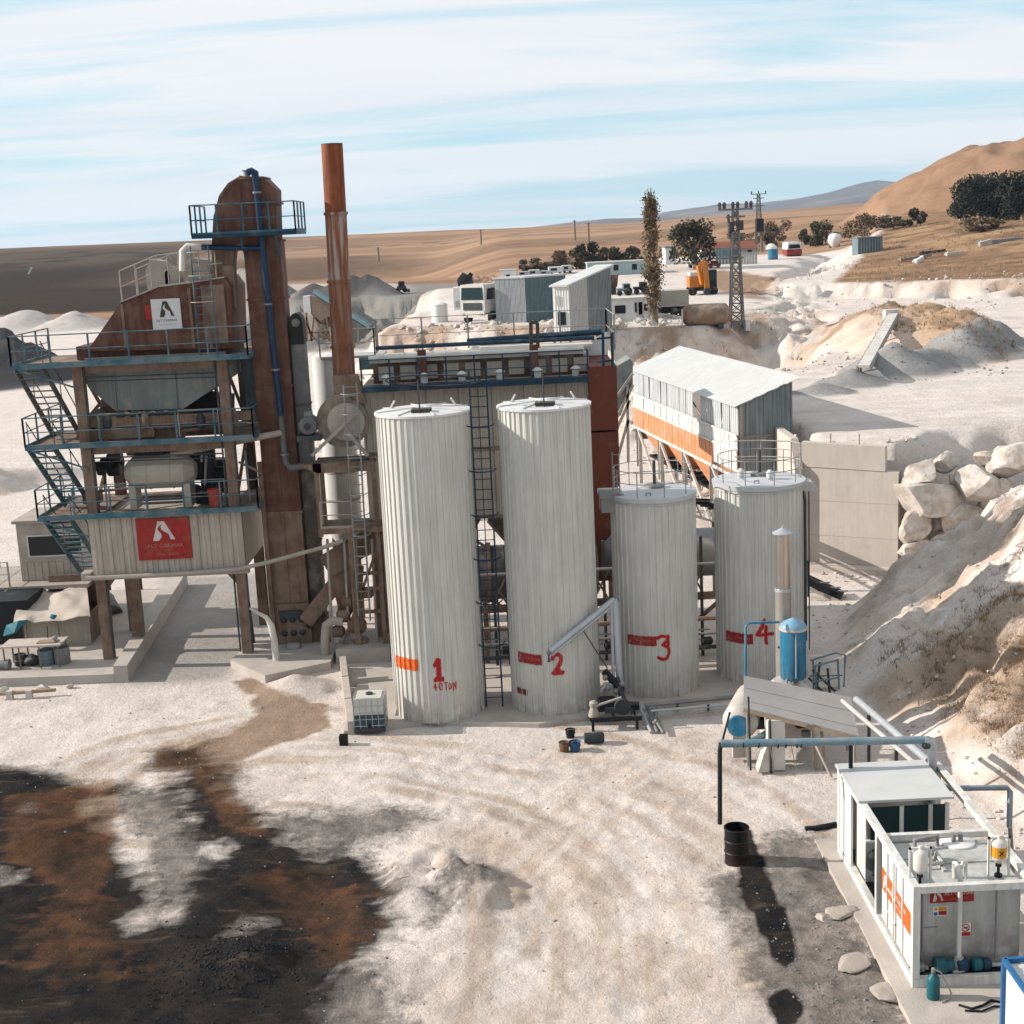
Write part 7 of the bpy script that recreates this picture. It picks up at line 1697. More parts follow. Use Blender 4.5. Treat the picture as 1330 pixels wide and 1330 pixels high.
# ------------------------------------------------------------------ things on the plateau and beyond
def at_ground(px, py): p = GH(px, py); return p, p[1]/1800.0      # place and metres per pixel there
def boxbuilding(name, lab, cat, left, mid, right, top, bot, m_left, m_front, roof=None, depth=None, windows=(), group=None, ribs=0):
    """a building seen on its corner: left face px left..mid, right face px mid..right"""
def shed_a():
    p, s = at_ground(684, 419); Y = p[1]; z = p[2]-.3
    T = thing('metal_shed', 'flat roofed zinc shed with pale left face on the plateau edge', 'shed', (p[0], Y, z))
    wl, wr, h = 41*s, 50*s, 62*s
    C = Vector((p[0], Y, z)); dl = Vector((-.94,.34,0)); dr = Vector((.80,.60,0)); wr = 50*s/.74; wl = 41*s/.99
    n = 6
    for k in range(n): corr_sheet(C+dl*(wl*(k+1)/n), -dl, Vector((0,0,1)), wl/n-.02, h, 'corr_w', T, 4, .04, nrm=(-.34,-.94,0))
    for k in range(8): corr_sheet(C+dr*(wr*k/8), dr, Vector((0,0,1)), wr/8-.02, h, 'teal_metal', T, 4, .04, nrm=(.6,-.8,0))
    q = [C, C+dr*wr, C+dr*wr+dl*wl, C+dl*wl]
    MB().prism([(v.x, v.y) for v in q], (0,0,z), (1,0,0), (0,1,0), (0,0,h-.05)).build('inner_wall', 'corr_dark', T)
    mid = sum(q, Vector())/4; MB().prism([((v.x-mid.x)*1.06+mid.x, (v.y-mid.y)*1.06+mid.y) for v in q], (0,0,z+h-.04), (1,0,0), (0,1,0), (0,0,.14)).build('roof', 'corr_roof', T)
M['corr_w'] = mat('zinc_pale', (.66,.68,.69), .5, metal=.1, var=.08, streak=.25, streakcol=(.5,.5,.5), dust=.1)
shed_a()
def shed_b():
    p, s = at_ground(745, 432); Y = p[1]-4; s = Y/1800
    f = lambda x, y, yy=Y: A(x, y, yy)
    T = thing('tall_shed', 'tall zinc shed with sloping roof and small window overhanging the embankment', 'shed', f(745,437))
    C = V3(f(741,438)); tl = V3(f(722,432)); zt = f(741,372)[2]
    dl = Vector((-.92,.39,0)); dr = Vector((.80,.60,0)); wl = 20*s/.9; wr = 52*s/.72; h1 = 66*s; h2 = 86*s
    corr_sheet(C+dl*wl, -dl, Vector((0,0,1)), wl, h1, 'white', T, 6, .03, nrm=(-.39,-.92,0))
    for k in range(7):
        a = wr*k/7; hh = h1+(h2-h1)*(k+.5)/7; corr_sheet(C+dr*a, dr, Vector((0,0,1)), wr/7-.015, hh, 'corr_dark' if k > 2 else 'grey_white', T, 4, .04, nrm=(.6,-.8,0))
    q = [C, C+dr*wr, C+dr*wr+dl*wl, C+dl*wl]; hs = [h1, h2, h2, h1]
    mb = MB(); mb.v = [(v.x+.0, v.y+.06, v.z) for v in q]+[(v.x, v.y+.06, v.z+h_-.1) for v, h_ in zip(q, hs)]; mb.f = [(0,3,2,1),(4,5,6,7),(0,1,5,4),(1,2,6,5),(2,3,7,6),(3,0,4,7)]; mb.build('inner_wall', 'corr_dark', T)
    mid = sum(q, Vector())/4; e = [((v-mid)*1.12+mid) for v in q]; sl = (h2-h1)/wr
    mb = MB(); t = [-.06*wr*sl, .06*wr*sl, .06*wr*sl, -.06*wr*sl]
    mb.v = [(v.x, v.y, v.z+h_+d) for v, h_, d in zip(e, hs, t)]+[(v.x, v.y, v.z+h_+d+.12) for v, h_, d in zip(e, hs, t)]; mb.f = [(0,3,2,1),(4,5,6,7),(0,1,5,4),(1,2,6,5),(2,3,7,6),(3,0,4,7)]; mb.build('roof', 'corr_roof', T)
    w0 = C+dl*(wl*.72)+Vector((-.02,-.05,.9)); MB().prism([(0,0),(.62,0),(.62,.95),(0,.95)], w0, -dl, (0,0,1), (-.02,-.05,0)).build('window', 'glass', T)
    w0 = C+dl*(wl*.75)+Vector((-.02,-.05,2.3)); MB().prism([(0,0),(.25,0),(.25,.7),(0,.7)], w0, -dl, (0,0,1), (-.02,-.04,0)).build('panel', 'grey_white', T)
    for v in q: MB().beam((v.x, v.y, hz(v.x, v.y)-.5), (v.x, v.y, v.z), .2).build('stilt', 'dusty', T)
shed_b()
def dumper():
    p, s = at_ground(615, 421); z = p[2]
    T = thing('dump_truck', 'dusty white dump truck heaped with sand facing the yard', 'truck', p, local=True); T.rotation_euler = (0,0,math.radians(-32))
    # local: front towards -Y
    MB().xz([(-1.2,.9),(1.2,.9),(1.2,3.0),(1.1,3.25),(-1.1,3.25),(-1.2,3.0)], 0, 2.1).build('cab', 'white_old', T)
    MB().xz([(-1.08,2.0),(1.08,2.0),(1.0,3.0),(-1.0,3.0)], -.05, -.01).build('windscreen', 'teal_glass', T)
    for x in (-1.23, 1.21): MB().yz([(.3,2.0),(1.6,2.0),(1.6,2.9),(.5,2.9)], x, x+.02).build('side_window', 'glass', T)
    MB().box(-1.2,-.12,.55,1.2,0,1.1).build('bumper', 'white_old', T); MB().box(-.9,-.08,1.15,.9,-.02,1.75).build('grille', 'dgrey', T)
    for x in (-1.0,.75): MB().box(x,-.16,.72,x+.25,-.13,.92).build('headlight', 'galv', T)
    MB().box(-.5,0.2,.7,.5,8.0,1.0).build('chassis', 'black', T)
    mb = MB(); mb.v = [(-1.25,2.4,1.2),(1.25,2.4,1.2),(1.25,8.2,1.2),(-1.25,8.2,1.2),(-1.3,2.2,2.9),(1.3,2.2,2.9),(1.3,8.4,2.9),(-1.3,8.4,2.9)]; mb.f = [(0,3,2,1),(0,1,5,4),(1,2,6,5),(2,3,7,6),(3,0,4,7)]; mb.build('tipper_body', 'truck_rust', T)
    vs, fs = rock_mesh((2.5,6.0,2.2), 3, sub=3, rough=.05); mb = MB(); mb.add([(x, y+5.2, z_+2.7) for x, y, z_ in vs], fs); mb.build('sand_load', mat('sand', (.42,.30,.21), .95, var=.2), T, 60)
    for y in (1.1, 5.6, 7.0):
        for x in (-1.2, 1.2): W_ = MB().lathe((x-.18, y, .52), [(.3,0),(.52,.04),(.52,.32),(.3,.36)], 16, 'x').build('wheel', 'tyre', T, 40)
dumper()
def cyl_tank(px, py, r_px, h_px, m, lab, name='water_tank', cat='tank', dome=.12):
    p, s = at_ground(px, py); r = r_px*s; h = h_px*s
    T = thing(name, lab, cat, p); MB().lathe(p, [(r*.96,-.2),(r,.05),(r,h)], 22).build('barrel', m, T, 30); MB().lathe((p[0],p[1],p[2]+h+.005), [(r*1.04,-.06),(r*1.04,.02),(r*.7,h*dome),(r*.1,h*dome*1.3)], 22).build('lid', m, T, 50)
cyl_tank(571.5, 418, 10.5, 22, 'white', 'upright white water tank left of the white dump truck')
def simple_cabin(px0, px1, pyb, pyt, m, lab, name='site_cabin', cat='cabin', depth=2.6, wins=(), door=None, roof='white_old', panels=0, rz=0.0):
    p, s = at_ground((px0+px1)/2, pyb); w = (px1-px0)*s; h = (pyb-pyt)*s
    T = thing(name, lab, cat, p, local=True); T.rotation_euler = (0,0,rz)
    MB().box(-w/2, 0, -.4, w/2, depth, h).build('wall', m, T); MB().box(-w/2-.12, -.12, h+.004, w/2+.12, depth+.12, h+.14).build('roof', roof, T)
    for a, b, c, d in wins: MB().box(-w/2+a*w, -.05, h*c, -w/2+b*w, -.004, h*d).build('window', 'glass', T)
    if door: MB().box(-w/2+door[0]*w, -.05, 0.05, -w/2+door[1]*w, -.004, h*.85).build('door', 'grey_white', T)
    for k in range(panels):
        xa = -w/2+w*k/panels; MB().box(xa-.03, -.04, .02, xa+.03, -.005, h-.02).build('panel_joint', 'grey_white', T)
    return T
simple_cabin(795, 855, 417, 389, 'white', 'white site cabin with dark windows above the embankment', wins=((.07,.30,.38,.75),(.58,.66,.3,.85),(.50,.54,.4,.85),(.70,.78,.45,.75),(.84,.90,.45,.75)), door=(.55,.68), depth=3)
simple_cabin(764, 843, 357, 341, 'prefab', 'long pale blue prefab office block below the dark hedge', name='prefab_office', cat='office', wins=((.12,.19,.35,.8),(.42,.50,.35,.8),(.72,.80,.35,.8)), depth=3.5, panels=18)
simple_cabin(651, 671, 372, 352, 'white', 'small white hut with a window behind the flat roofed shed', name='hut', wins=((.35,.6,.35,.75),), depth=2.2)
def junk_row():
    for i, (px, py, w, h, m, lab) in enumerate(((694,357,14,9,'white_old','white van body parked left behind the zinc sheds'),(708,356,12,7,'galv','grey scrap body in the middle behind the zinc sheds'),(722,354,18,10,'white','white box trailer behind the tall zinc shed'),(737,352,12,10,'white_old','pale cabin shell at the right end behind the tall zinc shed'),(680,358,12,8,'grey_white','grey bin at the left end behind the flat zinc shed'))):
        p, s = at_ground(px, py+3); T = thing('trailer', lab, 'trailer', p); w *= s; h *= s
        MB().box(p[0]-w/2, p[1], p[2]+h*.25, p[0]+w/2, p[1]+2.4, p[2]+h).build('body', m, T); MB().box(p[0]-w/2*.7, p[1]-.02, p[2]+h*.55, p[0]+w/2*.2, p[1]-.002, p[2]+h*.85).build('window', 'glass', T)
        for k in (-.3, .3): MB().lathe((p[0]+w*k, p[1]-.1, p[2]+h*.16), [(h*.12,0),(h*.17,.05),(h*.17,.3)], 10, 'y').build('wheel', 'tyre', T)
junk_row()
def crusher():
    p, s = at_ground(605, 385); T = thing('dark_crusher', 'dark screening machine rising behind the dump truck', 'machine', p)
    mb = MB().xz([(p[0]-8*s,p[2]),(p[0]-10*s,p[2]+22*s),(p[0]-3*s,p[2]+30*s),(p[0]+9*s,p[2]+24*s),(p[0]+11*s,p[2]+14*s),(p[0]+5*s,p[2])], p[1], p[1]+3); mb.build('hopper', 'dgrey', T)
    MB().beam((p[0]-6*s,p[1]-.2,p[2]+10*s),(p[0]+9*s,p[1]-.2,p[2]+29*s),.6,.5).build('belt', 'black', T)
    p2, s2 = at_ground(598, 402); T = thing('white_silo', 'white machine box behind the dump truck cab', 'machine', p2); MB().box(p2[0]-8*s2, p2[1], p2[2], p2[0]+6*s2, p2[1]+2.5, p2[2]+28*s2).build('box', 'white', T); MB().box(p2[0]-6*s2, p2[1]-.03, p2[2]+3*s2, p2[0]+2*s2, p2[1]-.003, p2[2]+11*s2).build('panel', 'grey_white', T)
crusher()
def brown_stack():
    p, s = at_ground(796, 383); T = thing('tipper_bed', 'rusty brown tipper bed standing right of the tall shed', 'tipper', p)
    MB().xz([(p[0]-7*s,p[2]+12*s),(p[0]-8*s,p[2]+27*s),(p[0]-6*s,p[2]+25*s),(p[0]+5*s,p[2]+25*s),(p[0]+8*s,p[2]+27*s),(p[0]+6*s,p[2]+10*s)], p[1], p[1]+3).build('bed', 'truck_rust', T); MB().box(p[0]-5*s,p[1]+.3,p[2],p[0]+5*s,p[1]+2.5,p[2]+11*s).build('chassis', 'dgrey', T)
brown_stack()
def tractor(px, py, m, lab, name='tractor'):
    p, s = at_ground(px, py); T = thing(name, lab, 'tractor', p)
    MB().box(p[0]-10*s, p[1], p[2]+6*s, p[0]+2*s, p[1]+1.6, p[2]+9*s).build('bonnet', m, T)
    MB().box(p[0]-2*s, p[1]-.1, p[2]+5*s, p[0]+7*s, p[1]+1.7, p[2]+15*s).build('cab', m, T); MB().box(p[0]-1*s, p[1]-.13, p[2]+9*s, p[0]+6*s, p[1]-.102, p[2]+14*s).build('window', 'glass', T)
    for dx, r in ((-7,3.5),(4,5.5)): MB().lathe((p[0]+dx*s, p[1]-.25, p[2]+r*s), [(r*s*.6,0),(r*s,.08),(r*s,.35)], 16, 'y').build('wheel', 'tyre', T, 40)
tractor(812, 384, 'teal_metal', 'dark teal tractor between the tall shed and the poplar')
tractor(834, 382, 'black', 'black tractor half hidden behind the poplar trunk')
def lorry_box():
    p, s = at_ground(872, 411); T = thing('box_lorry', 'beige box lorry right of the poplar', 'lorry', p)
    MB().box(p[0]-13*s, p[1], p[2]+13*s, p[0]+23*s, p[1]+2.4, p[2]+33*s).build('cargo_box', 'drum', T); MB().box(p[0]-23*s, p[1]+.05, p[2]+12*s, p[0]-13.4*s, p[1]+2.3, p[2]+34*s).build('cab', 'white', T)
    MB().box(p[0]-20*s, p[1]+.3, p[2]+4*s, p[0]+22*s, p[1]+2.0, p[2]+11*s).build('chassis', 'black', T); MB().box(p[0]-22*s,p[1]+.02,p[2]+22*s,p[0]-16*s,p[1]+.045,p[2]+31*s).build('window','glass',T)
    for dx in (-17, 4, 14): MB().lathe((p[0]+dx*s, p[1]-.1, p[2]+6*s), [(3*s,0),(5.5*s,.06),(5.5*s,.35)], 14, 'y').build('wheel', 'tyre', T, 40)
lorry_box()
def excavator():
    p, s = at_ground(914, 383); x, y, z = p; T = thing('excavator', 'orange wheeled excavator with folded boom parked by the track', 'excavator', p)
    for dx in (-14, 13): MB().lathe((x+dx*s, y-.2, z+5*s), [(3*s,0),(5.5*s,.08),(5.5*s,.5)], 16, 'y').build('wheel', 'tyre', T, 40)
    for dx in (-14, 13): MB().lathe((x+dx*s, y+2.0, z+5*s), [(3*s,0),(5.5*s,.08),(5.5*s,.5)], 16, 'y').build('wheel', 'tyre', T, 40)
    MB().box(x-14*s, y+.2, z+5*s, x+14*s, y+2, z+9*s).build('undercarriage', 'dgrey', T)
    MB().box(x-18*s, y-.1, z+10*s, x+2*s, y+2.3, z+24*s).build('engine_house', 'orange', T); MB().box(x-17*s, y-.05, z+24.3*s, x-4*s, y+2.1, z+29*s).build('counterweight', 'white_old', T)
    MB().box(x+6*s, y-.1, z+9*s, x+17*s, y+1.4, z+31*s).build('cab', 'black', T); MB().box(x+7.5*s, y-.14, z+17*s, x+15.5*s, y-.102, z+29*s).build('window', 'teal_glass', T)
    MB().beam((x-1*s,y-.4,z+14*s),(x-6*s,y-.5,z+38*s),.6,.6).beam((x-6*s,y-.5,z+38*s),(x+2*s,y-.6,z+43*s),.55,.5).build('boom', 'orange', T)
    MB().beam((x+1*s,y-.7,z+43*s),(x+3*s,y-.9,z+8*s),.5,.5).build('dipper', 'orange', T); MB().xz([(x+0*s,z+9*s),(x+6*s,z+9*s),(x+6*s,z+2*s),(x+1*s,z+0*s),(x-2*s,z+4*s)], y-1.4, y-.4).build('bucket', 'dgrey', T)
    MB().tube((x-4*s,y-.6,z+24*s),(x-3*s,y-.7,z+40*s),.12,8).build('ram', 'galv', T)
excavator()
def lying_tank():
    a, s = at_ground(893, 424); T = thing('old_tank', 'long rusty cylindrical tank lying beside the first pylon', 'tank', a); L = 52*s; r = 14*s
    MB().lathe((a[0], a[1]+r, a[2]+r*.95), [(r*.5,-.3),(r*.9,-.05),(r,.1),(r,L-.1),(r*.9,L+.05),(r*.5,L+.3)], 24, 'x').build('shell', 'rust_tank', T, 40)
    for k in (.15,.85): MB().box(a[0]+L*k-.2,a[1]+.3,a[2]-.3,a[0]+L*k+.2,a[1]+2*r-.3,a[2]+.5).build('saddle','dgrey',T)
    MB().box(a[0]-1.6*s-.3,a[1]-.2,a[2]-.3,a[0]-.35,a[1]+.3,a[2]+22*s).build('end_post','white_old',T)
lying_tank()
def pylon(px, pyb, pyt, wb, lab, arms, kit):
    p, s = at_ground(px, pyb); x, y, z = p; h = (pyb-pyt)*s; w0 = wb*s; w1 = w0*.35
    T = thing('lattice_pylon', lab, 'pylon', p, group='lattice power poles')
    def leg(sx, sy, t): w = (w0+(w1-w0)*t)/2; return (x+sx*w, y+sy*w, z+h*t)
    for sx in (-1,1):
        for sy in (-1,1): MB().beam(leg(sx,sy,-.03), leg(sx,sy,1), .12).build('leg', 'pylon_steel', T)
    n = 13
    for k in range(n):
        t0, t1 = k/n, (k+1)/n; mb = MB()
        for sy in (-1,1):
            mb.beam(leg(-1,sy,t0), leg(1,sy,t1), .06).beam(leg(1,sy,t0), leg(-1,sy,t1), .06).beam(leg(-1,sy,t1), leg(1,sy,t1), .05)
        for sx in (-1,1): mb.beam(leg(sx,-1,t0), leg(sx,1,t1), .06)
        mb.build('lattice_panel', 'pylon_steel', T)
    for t, half, ins in arms:
        MB().beam((x-half*s, y-.1, z+h*t), (x+half*s, y-.1, z+h*t), .12, .14).build('cross_arm', 'pylon_steel', T)
        for q in ins: MB().lathe((x+q*s, y-.1, z+h*t+.06), [(.05,0),(.14,.08),(.10,.2),(.16,.3),(.08,.5)], 8).build('insulator', 'dark_hatch', T, 40)
    kit(T, x, y, z, s, h)
M['pylon_steel'] = mat('pylon_steel', (.22,.21,.20), .6, metal=.2, var=.2, dust=.15)
pylon(957, 430, 276, 17, 'nearer lattice pylon with a wide cross arm at the edge of the track', ((1.0,22,(-20,-14,-3,3,14,20)),(.94,12,()),(.80,12,())), lambda T,x,y,z,s,h: [MB().box(x-9*s,y-.5,z+h*.82,x-3*s,y+.3,z+h*.90).box(x+2*s,y-.5,z+h*.83,x+9*s,y+.3,z+h*.91).build('switch_box','dgrey',T), MB().tube((x-7*s,y,z+h*.78),(x-9*s,y,z+h*.96),.1,6).build('switch_arm','dgrey',T), MB().box(x-28*s,y-.1,z+h*.60,x+10*s,y+.05,z+h*.60+.12).build('platform_beam','pylon_steel',T), MB().box(x+11*s,y-.2,z,x+17*s,y+.6,z+14*s).build('meter_box','white',T)])
pylon(986, 328, 255, 9, 'farther lattice pylon carrying a dark transformer', ((1.0,10,(-9,0,9)),(.93,7,()),(.80,7,())), lambda T,x,y,z,s,h: [MB().box(x-4*s,y-1,z+h*.36,x+5*s,y+.6,z+h*.58).build('transformer','black',T), MB().box(x-9*s,y-1.2,z+h*.34,x+9*s,y+.8,z+h*.36).build('platform','pylon_steel',T), MB().beam((x+3*s,y,z),(x+3*s,y,z+h*.34),.25).build('concrete_leg','wall_conc',T)])
def round_things():
    p, s = at_ground(1004, 337); T = thing('blue_tank', 'teal tank with white top beside the farther pylon', 'tank', p); MB().lathe(p, [(6*s,0),(6.5*s,.2),(6.5*s,13*s)], 16).build('barrel', 'sky_blue', T, 30); MB().lathe((p[0]-2*s,p[1],p[2]+13*s+.02), [(7*s,0),(7*s,3*s),(4*s,6*s),(.2,7*s)], 16).build('top', 'white', T, 40)
    p, s = at_ground(1084, 321); T = thing('round_tank', 'round white tank by the upper haul road', 'tank', p); r = 8.5*s; MB().lathe(p, [(r*.35,-.3),(r*.7,.3),(r,r*.9),(r*.96,r*1.5),(r*.75,r*1.9),(r*.2,r*2.05)], 20).build('shell', 'white', T, 60); MB().beam((p[0]-5*s,p[1],p[2]-.5),(p[0]-5*s,p[1],p[2]+.6),.4).beam((p[0]+5*s,p[1],p[2]-.5),(p[0]+5*s,p[1],p[2]+.6),.4).build('foot', 'dgrey', T)
    p, s = at_ground(1131, 328); T = thing('steel_container', 'grey green ribbed steel container on the brown slope', 'container', p); MB().box(p[0]-17*s,p[1],p[2]-.3,p[0]+15*s,p[1]+3,p[2]+19*s).build('body','teal_metal',T)
    for k in range(9): MB().box(p[0]-17*s+3.6*s*k,p[1]-.18,p[2]-.2,p[0]-17*s+3.6*s*k+1.5*s,p[1]-.003,p[2]+18.6*s).build('rib','corr_dark',T)
    MB().box(p[0]-18*s,p[1]-.2,p[2]+19*s+.01,p[0]+16*s,p[1]+3.1,p[2]+20*s).build('roof','corr_dark',T)
    p, s = at_ground(1032, 333); T = thing('minibus', 'red and white minibus driving on the upper haul road', 'bus', p); MB().box(p[0]-9.5*s,p[1],p[2]+2*s,p[0]+9.5*s,p[1]+4,p[2]+9*s).build('lower_body','red',T); MB().xz([(p[0]-9*s,p[2]+9.1*s),(p[0]+9*s,p[2]+9.1*s),(p[0]+8*s,p[2]+18*s),(p[0]-8*s,p[2]+18*s)],p[1]+.05,p[1]+4).build('upper_body','white',T); MB().xz([(p[0]-7.5*s,p[2]+10*s),(p[0]+7.5*s,p[2]+10*s),(p[0]+6.8*s,p[2]+15*s),(p[0]-6.8*s,p[2]+15*s)],p[1]-.01,p[1]+.045).build('windscreen','glass',T)
    for dx in (-7,7): MB().lathe((p[0]+dx*s,p[1]+.3,p[2]+2*s),[(1.5*s,0),(2.2*s,.1),(2.2*s,.5)],12,'y').build('wheel','tyre',T)
    for px, m, lab in ((902,'grey_white','pale car parked under the dark round tree'),(928,'red','red car right of the pale one')):
        p, s = at_ground(px, 348); T = thing('parked_car', lab, 'car', p, group='cars parked under the tree'); MB().xz([(p[0]-8*s,p[2]+2*s),(p[0]-8*s,p[2]+5*s),(p[0]-5*s,p[2]+6*s),(p[0]-3*s,p[2]+9*s),(p[0]+4*s,p[2]+9*s),(p[0]+6*s,p[2]+6*s),(p[0]+8*s,p[2]+5*s),(p[0]+8*s,p[2]+2*s)],p[1],p[1]+1.8).build('body',m,T); MB().xz([(p[0]-3.5*s,p[2]+6.2*s),(p[0]-2.5*s,p[2]+8.6*s),(p[0]+3.5*s,p[2]+8.6*s),(p[0]+5*s,p[2]+6.2*s)],p[1]-.02,p[1]-.003).build('window','glass',T)
        for dx in (-5,5): MB().lathe((p[0]+dx*s,p[1]-.1,p[2]+2*s),[(1*s,0),(2*s,.05),(2*s,.3)],12,'y').build('wheel','tyre',T)
    for px0,px1,pyb,pyt,m,lab in ((930,958,343,322,'teal_metal','blue grey ribbed sheet fence bay behind the pylon'),(959,984,343,328,'grey_white','pale sheet fence bay right of the blue grey one')):
        p, s = at_ground((px0+px1)/2, pyb); w=(px1-px0)*s; h=(pyb-pyt)*s; T = thing('sheet_fence', lab, 'fence', p)
        for k in range(7): MB().box(p[0]-w/2+w*k/7,p[1],p[2]-.3,p[0]-w/2+w*(k+1)/7-.06,p[1]+.1,p[2]+h).build('panel', m, T)
    p, s = at_ground(955, 335); T = thing('tiled_house', 'long low house with red tiled roof behind the pylons', 'house', p); w=36*s
    MB().box(p[0]-w,p[1]+6,p[2]-1,p[0]+w,p[1]+12,p[2]+11*s).build('wall','wall_conc',T); mb=MB(); mb.yz([(p[1]+5,p[2]+11*s),(p[1]+9,p[2]+20*s),(p[1]+13,p[2]+11*s)],p[0]-w*1.03,p[0]+w*1.03); mb.build('roof','roof_tile',T)
    for k in (-.6,-.2,.3,.7): MB().box(p[0]+w*k,p[1]+5.9,p[2]+3*s,p[0]+w*k+5*s,p[1]+5.99,p[2]+8*s).build('window','glass',T)
    p, s = at_ground(875, 345); T = thing('small_house', 'small white hut left of the dark round tree', 'hut', p); MB().box(p[0]-7*s,p[1]+3,p[2]-.5,p[0]+7*s,p[1]+7,p[2]+22*s).build('wall','white',T); MB().box(p[0]-8*s,p[1]+2.8,p[2]+22*s+.01,p[0]+8*s,p[1]+7.2,p[2]+24*s).build('roof','corr_dark',T); MB().box(p[0]-1*s,p[1]+2.93,p[2]+8*s,p[0]+5*s,p[1]+2.99,p[2]+18*s).build('window','glass',T)
    p, s = at_ground(521, 380); T = thing('wheel_loader', 'dark wheel loader standing on the grey gravel bench', 'loader', p); MB().box(p[0]-5*s,p[1],p[2]+3*s,p[0]+6*s,p[1]+2,p[2]+8*s).build('body','dgrey',T); MB().box(p[0]-3*s,p[1]+.1,p[2]+8*s,p[0]+4*s,p[1]+1.9,p[2]+14*s).build('cab','black',T)
    for dx in (-4,5): MB().lathe((p[0]+dx*s,p[1]-.2,p[2]+3*s),[(2*s,0),(3.2*s,.1),(3.2*s,.5)],12,'y').build('wheel','tyre',T)
    MB().xz([(p[0]+8*s,p[2]),(p[0]+11*s,p[2]),(p[0]+10*s,p[2]+4*s),(p[0]+8*s,p[2]+4*s)],p[1],p[1]+2).build('shovel','dgrey',T)
    p, s = at_ground(37, 356); o = MB().beam((p[0],p[1],p[2]),(p[0]+5*s,p[1],p[2]+8*s),.9,.5).build('white_board','white',None); tag(o,'small white leaning board far out on the ploughed field','board')
round_things()
def screening_plant():
    p, s = at_ground(402, 440); Y = p[1]; f = lambda x, y: A(x, y, Y)
    T = thing('screening_plant', 'brown hopper on legs with long teal belt conveyor behind the stack', 'screening plant', p)
    MB().xz([f(*q)[::2] for q in ((393,385),(402,384),(404,408),(395,406))], Y, Y+2).build('white_panel', 'white', T)
    MB().xz([f(*q)[::2] for q in ((402,384),(432,392),(430,410),(416,418),(405,408))], Y+.3, Y+3).build('hopper', 'timber', T)
    MB().xz([f(*q)[::2] for q in ((404,408),(430,410),(420,422),(412,420))], Y+.4, Y+2.5).build('hopper_cone', 'truck_rust', T)
    for a, b in (((398,406),(399,445)),((408,410),(404,445)),((424,412),(428,446)),((398,420),(408,440)),((412,418),(424,440)),((399,432),(428,432)),((398,412),(405,443))): MB().beam(f(*a), f(*b), .22).build('leg', 'orange_rust', T)
    MB().beam(A(409,378,Y), A(482,424,Y-3), 1.0, .5).build('belt', 'teal_metal', T); MB().beam(A(408,382,Y-.3), A(481,428,Y-3.3), .2, .25).build('belt_rail', 'teal_dark', T)
    for q in ((440,404),(465,420)): MB().beam(A(q[0],q[1],Y-1.5), A(q[0],q[1]+30,Y-1.5), .2).build('trestle', 'pale_rail', T)
M['orange_rust'] = mat('rust_leg', (.36,.20,.11), .8, var=.2)
screening_plant()
def slope_conveyor():
    a, b = GH(1122,476,.45), GH(1160,408,.45)
    T = thing('slope_conveyor', 'white belt conveyor lying up the dry mound between the haul roads', 'conveyor', a); a, b = V3(a), V3(b)
    MB().beam(a, b, .62, .14).build('belt', 'white_old', T); s = (b-a).cross(Vector((0,0,1))).normalized()*.36
    for k in (-1,1): MB().beam(a+s*k-Vector((0,0,.1)), b+s*k-Vector((0,0,.1)), .08, .22).build('rail', 'grey_rail', T)
    for i in range(12): c = a.lerp(b,(i+.5)/12); MB().beam(c-s*1.2-Vector((0,0,.1)), c-s*1.2-Vector((0,0,.9)), .14).build('trestle_leg','dusty',T)
    MB().box(b.x-.5,b.y,b.z-.4,b.x+.4,b.y+.8,b.z+.3).build('head_box','white_old',T)
slope_conveyor()
def scrap():
    for i,(px,py,w,h,m,lab,rot) in enumerate(((1190,335,46,5,'timber','long rusty girder lying on the brown slope',.25),(1213,326,34,5,'dgrey','dark girder lying above the rusty one',.15),(1240,328,22,5,'white_old','pale plate lying at the end of the dark girder',.1),(1300,312,60,6,'corr_dark','long dark green sheet stack at the right edge of the slope',.12),(1280,316,16,10,'concrete','grey block left of the sheet stack',0),(1195,338,14,6,'white','white scrap plate under the rusty girder',.4))):
        p, s = at_ground(px, py+3); T = thing('scrap_metal', lab, 'scrap', p, group='scrap lying on the brown slope', local=True); T.rotation_euler=(0,0,rot)
        MB().beam((-w*s/2,0,.1),(w*s/2,.3,.1+h*s*.9*(1 if rot>.2 else .4)),h*s*.6,h*s*.7).build('girder',m,T); MB().beam((-w*s/2,.5,.0),(-w*s/2+.5,.5,h*s*.6),.3).beam((w*s/3,.5,-.3),(w*s/3,.5,h*s*.5),.3).build('prop',m,T)
scrap()
def poles():
    for i,(px,pyb,pyt) in enumerate(((492,340,322),(625,318,299),(747,312,287),(765,318,290),(1247,287,238),(1273,276,238))):
        p, s = at_ground(px, pyb); T = thing('utility_pole', ('leftmost pole on the far field right of the stack','pole on the far field above the water tank','left of two poles on the far field above the sheds','right of two poles on the far field above the sheds','pale pole left of the conifers','pole among the conifers')[i], 'pole', p, group='wooden power poles')
        h=(pyb-pyt)*s; MB().tube((p[0],p[1],p[2]-.3),(p[0],p[1],p[2]+h),.14+.0004*p[1],6).build('post','bark' if i<4 else 'pale_rail',T); MB().beam((p[0]-.9,p[1],p[2]+h*.95),(p[0]+.9,p[1],p[2]+h*.95),.14).build('cross_arm','bark',T)
poles()

